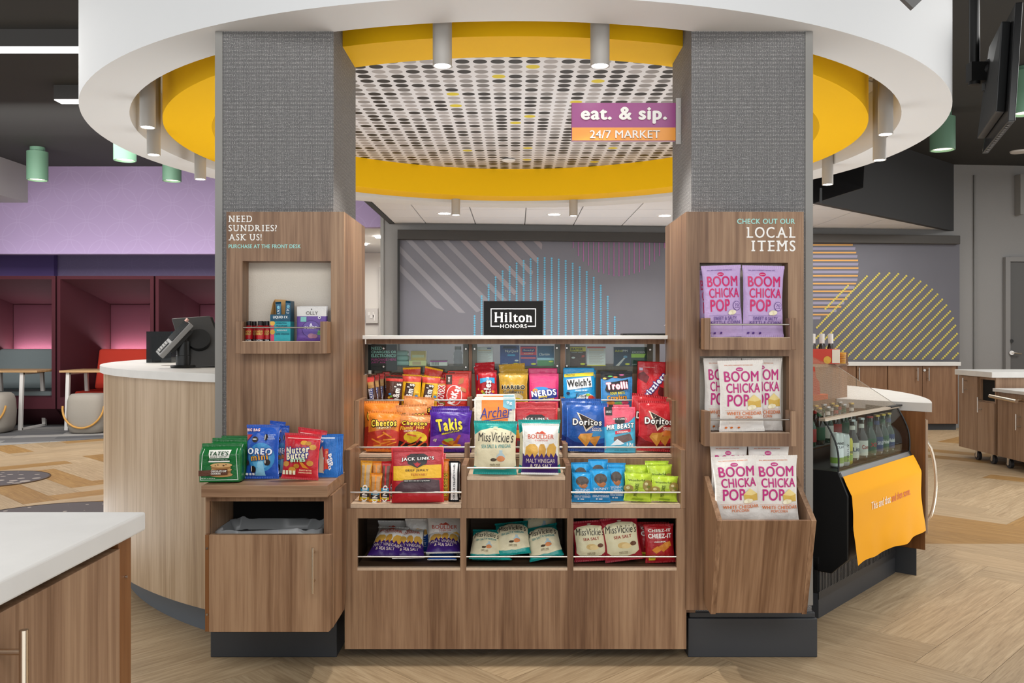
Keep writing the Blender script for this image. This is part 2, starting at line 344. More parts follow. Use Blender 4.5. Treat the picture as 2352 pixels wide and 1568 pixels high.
# ================================================================ FLOOR
def plankmat():
    m = D.materials.new('oak_plank'); m.use_nodes = True; N = m.node_tree.nodes; L = m.node_tree.links; b = N['Principled BSDF']
    b.inputs['Roughness'].default_value = .46; b.inputs['Specular IOR Level'].default_value = .35
    uv = N.new('ShaderNodeUVMap'); oi = N.new('ShaderNodeObjectInfo'); ge = N.new('ShaderNodeNewGeometry')
    ad = N.new('ShaderNodeMath'); L.new(oi.outputs['Random'], ad.inputs[0]); L.new(ge.outputs['Random Per Island'], ad.inputs[1])
    wn = N.new('ShaderNodeTexWhiteNoise'); wn.noise_dimensions = '1D'; L.new(ad.outputs[0], wn.inputs['W'])
    off = N.new('ShaderNodeVectorMath'); off.operation = 'SCALE'; off.inputs['Scale'].default_value = 31; L.new(wn.outputs['Color'], off.inputs[0])
    def nz(sx, sy, det, dist):
        p = N.new('ShaderNodeMapping'); p.inputs['Scale'].default_value = (sx, sy, 1); L.new(uv.outputs[0], p.inputs[0])
        a = N.new('ShaderNodeVectorMath'); L.new(p.outputs[0], a.inputs[0]); L.new(off.outputs[0], a.inputs[1])
        n = N.new('ShaderNodeTexNoise'); n.inputs['Scale'].default_value = 1; n.inputs['Detail'].default_value = det; n.inputs['Distortion'].default_value = dist
        n.inputs['Roughness'].default_value = .6
        L.new(a.outputs[0], n.inputs['Vector']); return n
    n1 = nz(1.8, 26, 6, 2.2); n2 = nz(9, 150, 3, .5)
    mx = N.new('ShaderNodeMath'); mx.operation = 'MULTIPLY_ADD'; mx.inputs[1].default_value = .35; L.new(n2.outputs[0], mx.inputs[0])
    m1 = N.new('ShaderNodeMath'); m1.operation = 'MULTIPLY'; m1.inputs[1].default_value = .65; L.new(n1.outputs[0], m1.inputs[0]); L.new(m1.outputs[0], mx.inputs[2])
    def ramp(cs):
        r = N.new('ShaderNodeValToRGB'); e = r.color_ramp.elements; e[0].position = .26; e[1].position = .72
        e[0].color = hx(cs[0]); e[1].color = hx(cs[2]); q = e.new(.5); q.color = hx(cs[1]); L.new(mx.outputs[0], r.inputs[0]); return r
    ra = ramp(('8e7658', 'b59c7b', 'd0ba98')); rb = ramp(('7d5c32', 'a27c4a', 'bd9a62'))
    gt = N.new('ShaderNodeMath'); gt.operation = 'GREATER_THAN'; gt.inputs[1].default_value = .60
    sp = N.new('ShaderNodeSeparateColor'); L.new(wn.outputs['Color'], sp.inputs[0]); L.new(sp.outputs[1], gt.inputs[0])
    mc = N.new('ShaderNodeMix'); mc.data_type = 'RGBA'
    # golden planks only beyond the counter, where the lobby floor is laid in two tones
    tc = N.new('ShaderNodeNewGeometry'); sg = N.new('ShaderNodeSeparateXYZ'); L.new(tc.outputs['Position'], sg.inputs[0])
    g2 = N.new('ShaderNodeMath'); g2.operation = 'GREATER_THAN'; g2.inputs[1].default_value = 5.0; L.new(sg.outputs[1], g2.inputs[0])
    g3 = N.new('ShaderNodeMath'); g3.operation = 'MULTIPLY'; L.new(gt.outputs[0], g3.inputs[0]); L.new(g2.outputs[0], g3.inputs[1])
    L.new(g3.outputs[0], mc.inputs['Factor']); L.new(ra.outputs[0], mc.inputs[6]); L.new(rb.outputs[0], mc.inputs[7])
    hs = N.new('ShaderNodeHueSaturation'); mr = N.new('ShaderNodeMapRange'); mr.inputs['To Min'].default_value = .9; mr.inputs['To Max'].default_value = 1.1
    L.new(wn.outputs['Value'], mr.inputs[0]); L.new(mr.outputs[0], hs.inputs['Value']); L.new(mc.outputs[2], hs.inputs['Color'])
    L.new(hs.outputs[0], b.inputs['Base Color'])
    u = N.new('ShaderNodeBump'); u.inputs['Strength'].default_value = .15; u.inputs['Distance'].default_value = .002
    L.new(n2.outputs[0], u.inputs['Height']); L.new(u.outputs[0], b.inputs['Normal'])
    return m
OAK = plankmat()
fb = MB(); fb.box(-9, 9, .2, 15, -.06, -.011)
floor = fb.build('floor', mat('floor_seam', '4a3a28', .8), kind='structure', label='herringbone wood-look plank floor')
def plank_mesh():
    PW, PL, g = .235, 1.175, .0009
    vs = [(g, g, -.01), (PL-g, g, -.01), (PL-g, PW-g, -.01), (g, PW-g, -.01), (g, g, -.0004), (PL-g, g, -.0004), (PL-g, PW-g, -.0004), (g, PW-g, -.0004),
          (1.6*g, 1.6*g, 0), (PL-1.6*g, 1.6*g, 0), (PL-1.6*g, PW-1.6*g, 0), (1.6*g, PW-1.6*g, 0)]
    fs = [(8, 9, 10, 11)]+[(i+a, (i+1) % 4+a, (i+1) % 4+a+4, i+a+4) for a in (0, 4) for i in range(4)]
    return vs, fs
PV, PF = plank_mesh()
pm = D.meshes.new('plank'); pm.from_pydata(PV, [], PF); pm.materials.append(OAK)
ul = pm.uv_layers.new(name='UVMap')
for lp in pm.loops: ul.data[lp.index].uv = pm.vertices[lp.vertex_index].co.xy
PW, n5 = .235, 5; s2 = math.sqrt(.5); spots = []
for k in range(-45, 60):
    for m_ in range(-12, 12):
        for typ in (0, 1):
            p0 = k*PW+m_*n5*PW; q0 = k*PW-m_*n5*PW+.037
            # type 0 runs along p, type 1 along q
            if typ == 0: org = (p0, q0); ang = 0
            else: org = (p0+PW, q0+PW); ang = PI/2
            X = (org[0]-org[1])*s2; Y = (org[0]+org[1])*s2; a = ang+PI/4
            cx_ = X+math.cos(a)*n5*PW/2-math.sin(a)*PW/2; cy_ = Y+math.sin(a)*n5*PW/2+math.cos(a)*PW/2
            if cy_ < .9 or cy_ > 12.2 or abs(cx_) > min(8.6, .8*cy_+3.2): continue
            if cx_ < -1.5 and cy_ > 11: continue
            spots.append((50+cy_ if abs(cx_) > .62*cy_+.5 else cy_ if not (abs(cx_) < 1.9 and cy_ > 3.9 and math.hypot(cx_, cy_-5.31) < 2) else 50, X, Y, a))
spots.sort()
for i, (d, X, Y, a) in enumerate(spots[:290]):
    o = D.objects.new('plank', pm); C.objects.link(o); o.parent = floor; o.location = (X, Y, 0); o.rotation_euler = (0, 0, a)
vv, ff, uvs = [], [], []
for (d, X, Y, a) in spots[290:]:
    n = len(vv); ca, sa = math.cos(a), math.sin(a)
    vv += [(X+ca*x-sa*y, Y+sa*x+ca*y, z) for x, y, z in PV]; ff += [tuple(j+n for j in f) for f in PF]; uvs += [(x, y) for x, y, z in PV]
me = D.meshes.new('plank_field'); me.from_pydata(vv, [], ff); me.materials.append(OAK)
ul = me.uv_layers.new(name='UVMap')
for lp in me.loops: ul.data[lp.index].uv = uvs[lp.vertex_index]
o = D.objects.new('plank_field', me); C.objects.link(o); o.parent = floor; o['kind'] = 'stuff'

def carpetmat():
    m = D.materials.new('grey_plank_carpet'); m.use_nodes = True; N = m.node_tree.nodes; L = m.node_tree.links; b = N['Principled BSDF']
    b.inputs['Roughness'].default_value = .95
    t = N.new('ShaderNodeTexCoord'); p = N.new('ShaderNodeMapping'); p.inputs['Rotation'].default_value = (0, 0, math.radians(-18)); L.new(t.outputs['Object'], p.inputs[0])
    br = N.new('ShaderNodeTexBrick'); br.inputs['Scale'].default_value = 1; br.inputs['Brick Width'].default_value = 1.0; br.inputs['Row Height'].default_value = .25
    br.inputs['Mortar Size'].default_value = .002; br.inputs['Color1'].default_value = hx('5c5c5e'); br.inputs['Color2'].default_value = hx('a3a09c'); br.inputs['Mortar'].default_value = hx('4a4a4c')
    L.new(p.outputs[0], br.inputs['Vector'])
    q = N.new('ShaderNodeMapping'); q.inputs['Scale'].default_value = (3, 60, 1); L.new(p.outputs[0], q.inputs[0])
    n = N.new('ShaderNodeTexNoise'); n.inputs['Scale'].default_value = 1; n.inputs['Detail'].default_value = 4; L.new(q.outputs[0], n.inputs['Vector'])
    mx = N.new('ShaderNodeMix'); mx.data_type = 'RGBA'; mx.blend_type = 'OVERLAY'; mx.inputs[0].default_value = .8
    L.new(br.outputs[0], mx.inputs[6]); L.new(n.outputs[0], mx.inputs[7]); L.new(mx.outputs[2], b.inputs['Base Color']); return m
cp = MB(); cp.prism([(-9, 8.3), (-5.66, 9.49), (-4.83, 10.14), (-2.62, 11.4), (-2.62, 12.7), (-9, 12.7)], -.01, .004)
tag(cp.build('lounge_carpet', carpetmat()), 'grey striped plank carpet under the burgundy booths', 'carpet')
def rugmat():
    m = D.materials.new('dotted_grey_carpet'); m.use_nodes = True; N = m.node_tree.nodes; L = m.node_tree.links; b = N['Principled BSDF']
    b.inputs['Roughness'].default_value = .95
    t = N.new('ShaderNodeTexCoord'); v = N.new('ShaderNodeTexVoronoi'); v.inputs['Scale'].default_value = 9; v.inputs['Randomness'].default_value = .45
    L.new(t.outputs['Object'], v.inputs['Vector'])
    sx = N.new('ShaderNodeSeparateXYZ'); L.new(t.outputs['Object'], sx.inputs[0])
    mr = N.new('ShaderNodeMapRange'); mr.inputs['From Min'].default_value = -.35; mr.inputs['From Max'].default_value = .45; mr.inputs['To Min'].default_value = .46; mr.inputs['To Max'].default_value = .12
    L.new(sx.outputs[1], mr.inputs[0])
    lt = N.new('ShaderNodeMath'); lt.operation = 'LESS_THAN'; L.new(v.outputs['Distance'], lt.inputs[0]); L.new(mr.outputs[0], lt.inputs[1])
    g = N.new('ShaderNodeMath'); g.operation = 'GREATER_THAN'; g.inputs[1].default_value = -.22; L.new(sx.outputs[1], g.inputs[0])
    k = N.new('ShaderNodeMath'); k.operation = 'MULTIPLY'; L.new(lt.outputs[0], k.inputs[0]); L.new(g.outputs[0], k.inputs[1])
    mx = N.new('ShaderNodeMix'); mx.data_type = 'RGBA'; mx.inputs[6].default_value = hx('5b5456'); mx.inputs[7].default_value = hx('aa9f95')
    L.new(k.outputs[0], mx.inputs[0]); L.new(mx.outputs[2], b.inputs['Base Color']); return m
RUG = rugmat()
for (x, y, r, lb) in ((-4.39, 7.24, .44, 'small round grey carpet inset with pale dots, in front of the booths'), (-2.97, 5.56, .69, 'large round grey carpet inset with pale dots, beside the curved desk')):
    t = thing('round_carpet', (x, y, 0), lb, 'carpet')
    mb = MB(); mb.lathe([(0, .006), (r-.01, .006), (r-.01, -.005)], (x, y, 0), 48); mb.build('pile', RUG, t)
    mb = MB(); mb.lathe([(r-.01, .0), (r-.01, .008), (r, .008), (r+.002, -.005)], (x, y, 0), 48); mb.build('edging', mat('bronze_edge', '5a4630', .4), t)

# ================================================================ CEILINGS AND WALLS
CZ = 3.45
mb = MB(); mb.box(-9, 10, -2.5, 15, CZ, CZ+.1); mb.build('ceiling', DARK, kind='structure', label='dark charcoal painted ceiling')
WA = Vector((-1.62, 10.635, 0)); WB = Vector((9.0, 11.63, 0)); WD = (WB-WA).normalized(); WN = Vector((WD.y, -WD.x, 0))
def wp(x, y, off=0.0):
    """where the view ray through the pixel meets the back wall moved off metres into the room; returns (along, z)"""
    A = WA+WN*off; rx = (x-CX)/F
    # A + t*WD = s*(rx,1)
    t = (A.x-rx*A.y)/(rx*WD.y-WD.x); Y = A.y+t*WD.y
    return (t, pz(y, Y))
def wq(mb, x0, y0, x1, y1, off, th, mi=0, plan=None):
    """board on the wall between two pixel corners"""
    a, b = wp(x0, (y0+y1)/2, off)[0], wp(x1, (y0+y1)/2, off)[0]
    zt = wp((x0+x1)/2, y0, off)[1]; zb = wp((x0+x1)/2, y1, off)[1]
    mb.plate([(a, zb), (b, zb), (b, zt), (a, zt)], WA+WN*off, WD, (0, 0, 1), -WN*th, mi)
mb = MB(); mb.plate([(0, 0), (10.67, 0), (10.67, CZ), (0, CZ)], WA, WD, (0, 0, 1), -WN*.12); mb.build('wall_back', GREY, kind='structure', label='grey textured wall behind the desk')
mb = MB(); mb.box(-1.66, -1.62, 10.62, 10.85, 0, CZ); mb.build('trim_1', GREYMET, kind='structure')
# purple walls
def tilewall(name, c1, c2):
    m = D.materials.new(name); m.use_nodes = True; N = m.node_tree.nodes; L = m.node_tree.links; b = N['Principled BSDF']; b.inputs['Roughness'].default_value = .8
    t = N.new('ShaderNodeTexCoord'); sp = N.new('ShaderNodeSeparateXYZ'); L.new(t.outputs['Object'], sp.inputs[0])
    cb = N.new('ShaderNodeCombineXYZ'); L.new(sp.outputs[0], cb.inputs[0]); L.new(sp.outputs[2], cb.inputs[1])
    sc = N.new('ShaderNodeVectorMath'); sc.operation = 'SCALE'; sc.inputs['Scale'].default_value = 2.2; L.new(cb.outputs[0], sc.inputs[0])
    fr = N.new('ShaderNodeVectorMath'); fr.operation = 'FRACTION'; L.new(sc.outputs[0], fr.inputs[0])
    out = None
    for c in ((0, 0), (1, 1), (0, 1), (1, 0), (.5, .5)):
        d = N.new('ShaderNodeVectorMath'); d.operation = 'DISTANCE'; d.inputs[1].default_value = (c[0], c[1], 0); L.new(fr.outputs[0], d.inputs[0])
        s_ = N.new('ShaderNodeMath'); s_.operation = 'SUBTRACT'; s_.inputs[1].default_value = .46; L.new(d.outputs['Value'], s_.inputs[0])
        a = N.new('ShaderNodeMath'); a.operation = 'ABSOLUTE'; L.new(s_.outputs[0], a.inputs[0])
        l = N.new('ShaderNodeMath'); l.operation = 'LESS_THAN'; l.inputs[1].default_value = .012; L.new(a.outputs[0], l.inputs[0])
        if out is None: out = l
        else:
            q = N.new('ShaderNodeMath'); q.operation = 'MAXIMUM'; L.new(out.outputs[0], q.inputs[0]); L.new(l.outputs[0], q.inputs[1]); out = q
    mx = N.new('ShaderNodeMix'); mx.data_type = 'RGBA'; mx.inputs[6].default_value = hx(c1); mx.inputs[7].default_value = hx(c2)
    L.new(out.outputs[0], mx.inputs[0]); L.new(mx.outputs[2], b.inputs['Base Color']); return m
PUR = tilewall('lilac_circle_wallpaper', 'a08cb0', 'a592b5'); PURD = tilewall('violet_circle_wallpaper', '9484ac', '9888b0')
mb = MB(); mb.box(-8.8, -2.2, 11.45, 11.6, pz(583, 11.45), CZ); mb.build('wall_lilac_upper', PUR, kind='structure', label='lilac wallpapered bulkhead above the booths')
mb = MB(); mb.box(-2.62, -1.66, 10.66, 10.8, pz(521, 10.65), CZ); mb.build('wall_lilac_doorhead', PUR, kind='structure', label='lilac panel above the corridor opening')
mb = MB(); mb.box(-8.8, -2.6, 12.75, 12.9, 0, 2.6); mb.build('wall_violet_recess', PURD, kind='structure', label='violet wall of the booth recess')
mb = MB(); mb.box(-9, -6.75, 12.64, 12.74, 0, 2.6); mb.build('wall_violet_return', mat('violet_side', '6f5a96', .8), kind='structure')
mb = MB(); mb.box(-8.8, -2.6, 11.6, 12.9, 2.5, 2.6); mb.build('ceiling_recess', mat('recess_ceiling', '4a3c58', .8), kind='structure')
mb = MB(); mb.box(-7.6, -6.46, 9.0, 11.45, 2.97, CZ); mb.build('wall_bulkhead_left', mat('bulkhead_grey', '9b9997', .8), kind='structure', label='pale grey bulkhead hanging from the dark ceiling')
mb = MB(); mb.box(-3.6, .6, 14.0, 14.1, 0, 2.6); mb.build('wall_corridor', mat('corridor_white', 'd8d2c8', .7), kind='structure', label='white corridor wall beyond the opening')
mb = MB(); mb.box(-1.5, -1.4, 10.9, 14, 0, 2.6); mb.build('wall_corridor_side', mat('corridor_white', 'd8d2c8', .7), kind='structure')
mb = MB(); mb.box(-3.6, -1.4, 10.8, 14.0, 2.55, 2.62); mb.build('ceiling_corridor', mat('corridor_ceiling', 'bdbab6', .7), kind='structure')
mb = MB(); mb.box(-2.6, -2.55, 10.8, 12.7, 0, 2.55); mb.build('wall_corridor_left', mat('corridor_white', 'd8d2c8', .7), kind='structure')
mb = MB(); mb.box(px(873, 13.98), px(880, 13.98), 13.9, 13.98, 0, pz(614, 13.98)); mb.build('trim_2', mat('door_casing', 'b5b0a8', .6), kind='structure')
t = thing('wall_picture', (px(854, 13.95), 13.97, pz(755, 13.95)), 'pale framed print on the corridor wall', 'picture')
mb = MB(); mb.box(px(840, 13.95), px(868, 13.95), 13.95, 13.99, pz(742, 13.95), pz(708, 13.95)); mb.build('frame', mat('pale_frame', 'c9c3bb', .6), t, bevel=.003)
mb = MB()
for (a, b_, c_, d_) in ((845, 716, 850, 724), (849, 723, 858, 731), (856, 716, 858, 729), (858, 722, 861, 736)):
    mb.box(px(a, 13.94), px(c_, 13.94), 13.944, 13.95, pz(d_, 13.94), pz(b_, 13.94))
mb.build('print', mat('faint_print', 'ded9d2', .6), t)
mb = MB(); mb.lathe([(.09, 2.535), (.06, 2.53), (0, 2.532)], (px(838, 12.9), 12.6, 0), 20); tag(mb.build('corridor_downlight', LAMP), 'bright recessed lamp in the corridor ceiling, the round one', 'light')
mb = MB(); mb.box(px(861, 11.6), px(883, 11.6), 11.6, 11.75, 2.53, 2.548); tag(mb.build('corridor_downlight', LAMP), 'bright flat lamp in the corridor ceiling, nearer the grey wall', 'light')
mb = MB(); mb.box(-9.1, -9, 7.5, 15, 0, CZ); mb.build('wall_left', mat('side_wall_grey', '8f8d8b', .8), kind='structure')
mb = MB(); mb.box(9.0, 9.1, 7.5, 15, 0, CZ); mb.build('wall_right', mat('side_wall_grey', '8f8d8b', .8), kind='structure')
# white suspended tile ceiling with tiles as parts
TZ = 2.59
TILE = mat('ceiling_tile_white', 'dddddf', .85, bump=.1, bscale=200, var=.02)
def tclip(x, y):     # inside the tiled area?
    lim = 3.27+(y-9.13)*(5.9-3.27)/(11.55-9.13)
    return x <= lim
tg = MB(); tg.prism([(-1.49, 8.7), (2.8, 8.7), (5.97, 11.6), (-1.49, 10.66)], TZ+.012, TZ+.03)
tc = tg.build('ceiling_tile_grid', mat('tile_grid_metal', '8a8989', .5), kind='structure', label='white suspended tile ceiling over the desk')
ty0, tx0, ts = 10.74, px(980, 10.75)-.0, .61
def clip_poly(poly, a, b, c):     # keep a*x+b*y<=c
    out = []
    for i in range(len(poly)):
        p, q = poly[i], poly[(i+1) % len(poly)]; dp, dq = a*p[0]+b*p[1]-c, a*q[0]+b*q[1]-c
        if dp <= 0: out.append(p)
        if (dp < 0 < dq) or (dq < 0 < dp): t = dp/(dp-dq); out.append((p[0]+(q[0]-p[0])*t, p[1]+(q[1]-p[1])*t))
    return out
kx, ky = (2.42), -(5.9-3.27)
for i in range(-2, 12):
    for j in range(0, 4):
        x0, x1 = tx0+i*ts+.006, tx0+(i+1)*ts-.006; y1, y0 = ty0-(j-1)*ts*1.03-.004, ty0-j*ts*1.03+.004
        P = [(x0, y0), (x1, y0), (x1, y1), (x0, y1)]
        P = clip_poly(P, -1, 0, 1.485); P = clip_poly(P, 0, -1, -8.72)
        P = clip_poly(P, kx, ky, kx*3.25+ky*9.13) if P else P
        P = clip_poly(P, -WD.y, WD.x, -WD.y*WA.x+WD.x*WA.y-.01) if P else P
        if len(P) < 3: continue
        m2 = MB(); m2.prism(P, TZ, TZ+.011); m2.build('ceiling_tile', TILE, tc)
mb = MB(); mb.box(-1.55, -1.49, 8.7, 10.66, TZ-.01, CZ); mb.box(-1.49, 2.8, 8.64, 8.7, TZ-.01, CZ)
mb.prism([(2.8, 8.64), (6.1, 11.65), (6.06, 11.70), (2.76, 8.7)], TZ-.01, CZ)
mb.build('wall_ceiling_bulkhead', mat('charcoal_bulkhead', '3c3c3d', .7), kind='structure', label='charcoal bulkhead edging the tile ceiling')
for x, y, lb in ((1021, 490, 'bright recessed downlight at the end of the tile ceiling by the corridor'), (1273, 492, 'middle bright recessed downlight in the tile ceiling'), (1527, 495, 'bright recessed downlight in the tile ceiling beside the market sign')):
    Y = (TZ-EYE)*F/(CY-y); X = px(x, Y); t = thing('recessed_downlight', (X, Y, TZ), lb, 'light', 'recessed downlights in the tile ceiling')
    mb = MB(); mb.lathe([(.09, -.001), (.088, -.006), (.07, -.004)], (X, Y, TZ), 28); mb.build('trim_ring', WHITE, t, smooth=1)
    mb = MB(); mb.lathe([(.07, -.003), (0, -.003)], (X, Y, TZ), 28); mb.build('lens', LAMP, t)
    spot('downlight', (X, Y, TZ-.03), 40, 120)
# murals: printed roller shades
def prints(shade, items, off, par_name='printed_pattern'):
    """items: (kind, data, colour) in pixels, laid flat on the shade"""
    cols = []; mb = MB(); 
    for it in items:
        c = it[-1]
        if c not in cols: cols.append(c)
        mi = cols.index(c); o2 = off+.001*(mi+1)
        if it[0] == 'p': pts = [wp(x, y, o2) for x, y in it[1]]; segs = [pts]
        else:
            x, y, r = it[1]; n = 10; segs = [[wp(x+r*math.cos(2*PI*k/n), y+r*math.sin(2*PI*k/n), o2) for k in range(n)]]
        for pts in segs:
            A = WA+WN*o2; mb.add([A+WD*u+Vector((0, 0, v)) for u, v in pts], [tuple(range(len(pts)))], mi)
    return mb.build(par_name, [mat('print_'+c, c, .8) for c in cols], shade)
SH = mat('mural_shade_fabric', '68676e', .8, var=.04, bscale=1.5)
VAL = mat('shade_valance', '35322f', .6)
t1 = thing('roller_shade', tuple(WA+WD*2.2+Vector((0, 0, .9))), 'wide grey printed roller shade with blue dotted columns behind the desk', 'shade')
mb = MB(); wq(mb, 917, 545, 1640, 860, .05, .01); mb.build('fabric', SH, t1)
mb = MB(); a0, z0 = wp(913, 527, .13); a1, _ = wp(1640, 527, .13); z0b = wp(913, 549, .13)[1]
mb.plate([(a0, z0b), (a1, z0b), (a1, z0), (a0, z0)], WA+WN*.13, WD, (0, 0, 1), -WN*.12); mb.build('valance', VAL, t1, bevel=.006)
mb = MB(); wq(mb, 913, 549, 918, 860, .09, .08); mb.build('side_channel', BLACKM, t1)
it = []
zc = lambda x, y: (800+x/2.94, 430+y/2.94)
def band(x0, x1, ytop, slope=1.02):
    # diagonal stripe clipped by the disc and the shade edge
    P = [(x0, 348), (x1, 348), (x1+620, 348+620*slope), (x0+620, 348+620*slope)]
    return P
for k in range(-3, 8):
    x0 = 503+(k-1)*122; x1 = x0+44; L_ = []; R_ = []
    for s_ in range(0, 400):
        d = s_*1.6; y = 350+d*1.02
        ins = lambda x: x >= 344 and ((x-785)/530)**2+((y-318)/530)**2 <= 1
        a, b_ = x0+d, x1+d; a2 = max(a, 344); 
        lim = 785+math.sqrt(max(0, 530**2-(y-318)**2)) if abs(y-318) < 530 else -1
        b2 = min(b_, lim); low = 785-math.sqrt(max(0, 530**2-(y-318)**2)) if abs(y-318) < 530 else 1e9
        a2 = max(a2, low)
        if b2-a2 > 1: L_.append((a2, y)); R_.append((b2, y))
    for q in range(0, len(L_)-1, 6):
        q2 = min(q+6, len(L_)-1)
        it.append(('p', [zc(*L_[q2]), zc(*R_[q2]), zc(*R_[q]), zc(*L_[q])], '857d80' if k > 2 else '7f7d82'))
tops = [870, 735, 660, 607, 567, 538, 514, 497, 486, 479, 477, 480, 488, 498, 515, 540, 572, 611, 664, 739, 877]
for i, tp in enumerate(tops):
    y = tp
    while y < 1030: it.append(('d', (*zc(853+i*47.3, y), 2.35), '5f9db8')); y += 15.6
for i in range(19):
    x = 1520+i*34.2; yb = 253.7+math.sqrt(max(0, 346**2-(x-1828)**2)); y = 362
    while y < yb: it.append(('d', (*zc(x, y), 1.5), '96608c')); y += 9
it.append(('p', [zc(2130, 935), zc(2180, 935), zc(2180, 880)], 'a39b9a'))
prints(t1, it, .052)
t2 = thing('roller_shade', tuple(WA+WD*6.5+Vector((0, 0, .9))), 'grey printed roller shade with yellow dotted diagonals above the back cabinets', 'shade')
mb = MB(); wq(mb, 1780, 550, 2204, 832, .05, .01); mb.build('fabric', SH, t2)
mb = MB(); a0, z0 = wp(1780, 536, .13); a1, _ = wp(2206, 536, .13); z0b = wp(1900, 557, .13)[1]
mb.plate([(a0, z0b), (a1, z0b), (a1, z0), (a0, z0)], WA+WN*.13, WD, (0, 0, 1), -WN*.12); mb.build('valance', mat('shade_valance_brown', '45413d', .6), t2, bevel=.006)
mb = MB(); wq(mb, 1790, 826, 2203, 831, .065, .02); mb.build('hem_bar', mat('shade_hem', '5f5e62', .6), t2)
zd = lambda x, y: (1850+x/3.408, 400+y/3.408); it = []
se = [(552, 372), (582, 392), (613, 398), (643, 408), (674, 413), (704, 415), (735, 416), (765, 416), (795, 412), (826, 408), (856, 398), (886, 385), (916, 370), (947, 350), (977, 330), (1008, 306), (1038, 282), (1068, 245), (1098, 185), (1125, 120)]
for i, (y, xr) in enumerate(se):
    h = 6 if i % 2 == 0 else 11
    it.append(('p', [zd(-230, y+h), zd(xr-h*.3, y+h), zd(xr, y-h), zd(-230, y-h)], 'd8a25e' if i % 2 == 0 else '918da0'))
ye = [(333, 872, 148), (481, 799, 85), (578, 777, 0), (657, 774, 0), (727, 781, 0), (790, 796, 0), (847, 815, 0), (900, 840, 0), (948, 870, 0), (992, 902, 0), (1033, 940, 0), (1070, 980, 0), (1103, 1025, 0), (1132, 1073, 0), (1156, 1126, 0), (1173, 1184, 0), (1186, 1249, 0), (1193, 1320, 0), (1193, 1402, 0)]
for x, y, xe in ye:
    while y < 1466 and x > max(xe, -100): it.append(('d', (*zd(x, y), 2.45), 'cdbd5c')); x -= 12.6; y += 12.9
prints(t2, it, .052)
# grey wall mouldings and the door at the far side
mb = MB(); wq(mb, 2238, 402, 2242, 860, .03, .03); mb.build('trim_3', mat('wall_bead', '7c7b79', .6), kind='structure')
mb = MB(); wq(mb, 2344, 400, 2352, 492, .12, .12); mb.build('trim_4', GREYMET, kind='structure')
d = thing('door_1', tuple(WA+WD*wp(2340, 700)[0]), kind='structure', label='dark grey door with a silver lever handle')
mb = MB(); wq(mb, 2321, 602, 2460, 985, .035, .03); mb.build('door_leaf', mat('grey_door', '5b5a59', .5), d)
mb = MB(); wq(mb, 2310, 590, 2321, 985, .06, .055); wq(mb, 2321, 590, 2460, 601, .06, .055); mb.build('door_frame', mat('door_frame_grey', '82807e', .5), d)
mb = MB(); A = WA+WN*.08
def W3(x, y, off): t_, z_ = wp(x, y, off); return WA+WN*off+WD*t_+Vector((0, 0, z_))
mb.cyl(W3(2324, 810, .035), W3(2324, 810, .09), .028, 16); mb.tube([W3(2324, 809, .09), W3(2332, 810, .1), W3(2346, 812, .09)], .011, 8)
mb.build('lever_handle', STEEL, d, smooth=1)
mb = MB(); mb.cyl(W3(2323.5, 783, .035), W3(2323.5, 783, .07), .024, 16); mb.build('lock', BLACK, d, smooth=1)

# ================================================================ RING CEILING FEATURE
RC = (0, 5.31); RZ = 2.346
t = thing('ring_soffit', (0, 5.31, RZ), 'large white circular ceiling drum hanging over the whole desk', 'ceiling feature')
prof = [(2.166, CZ-RZ), (2.166, 0), (2.396, 0), (2.396, CZ-RZ)]
mb = MB(); mb.lathe(prof, (0, 5.31, RZ), 160); o = mb.build('drum', mat('drum_white', 'e2e3e4', .55), t, smooth=30)
mb = MB(); mb.lathe([(2.008, .34), (2.166, .34)], (0, 5.31, RZ), 96); mb.build('gap_ceiling', mat('drum_white', 'e2e3e4', .55), t)
t = thing('yellow_ring', (0, 5.31, RZ), 'broad yellow ring inside the white ceiling drum', 'ceiling feature')
mb = MB(); mb.lathe([(1.762, .36), (1.762, 0), (2.008, 0), (2.008, .36)], (0, 5.31, RZ), 160); mb.build('ring_body', YEL, t, smooth=30)
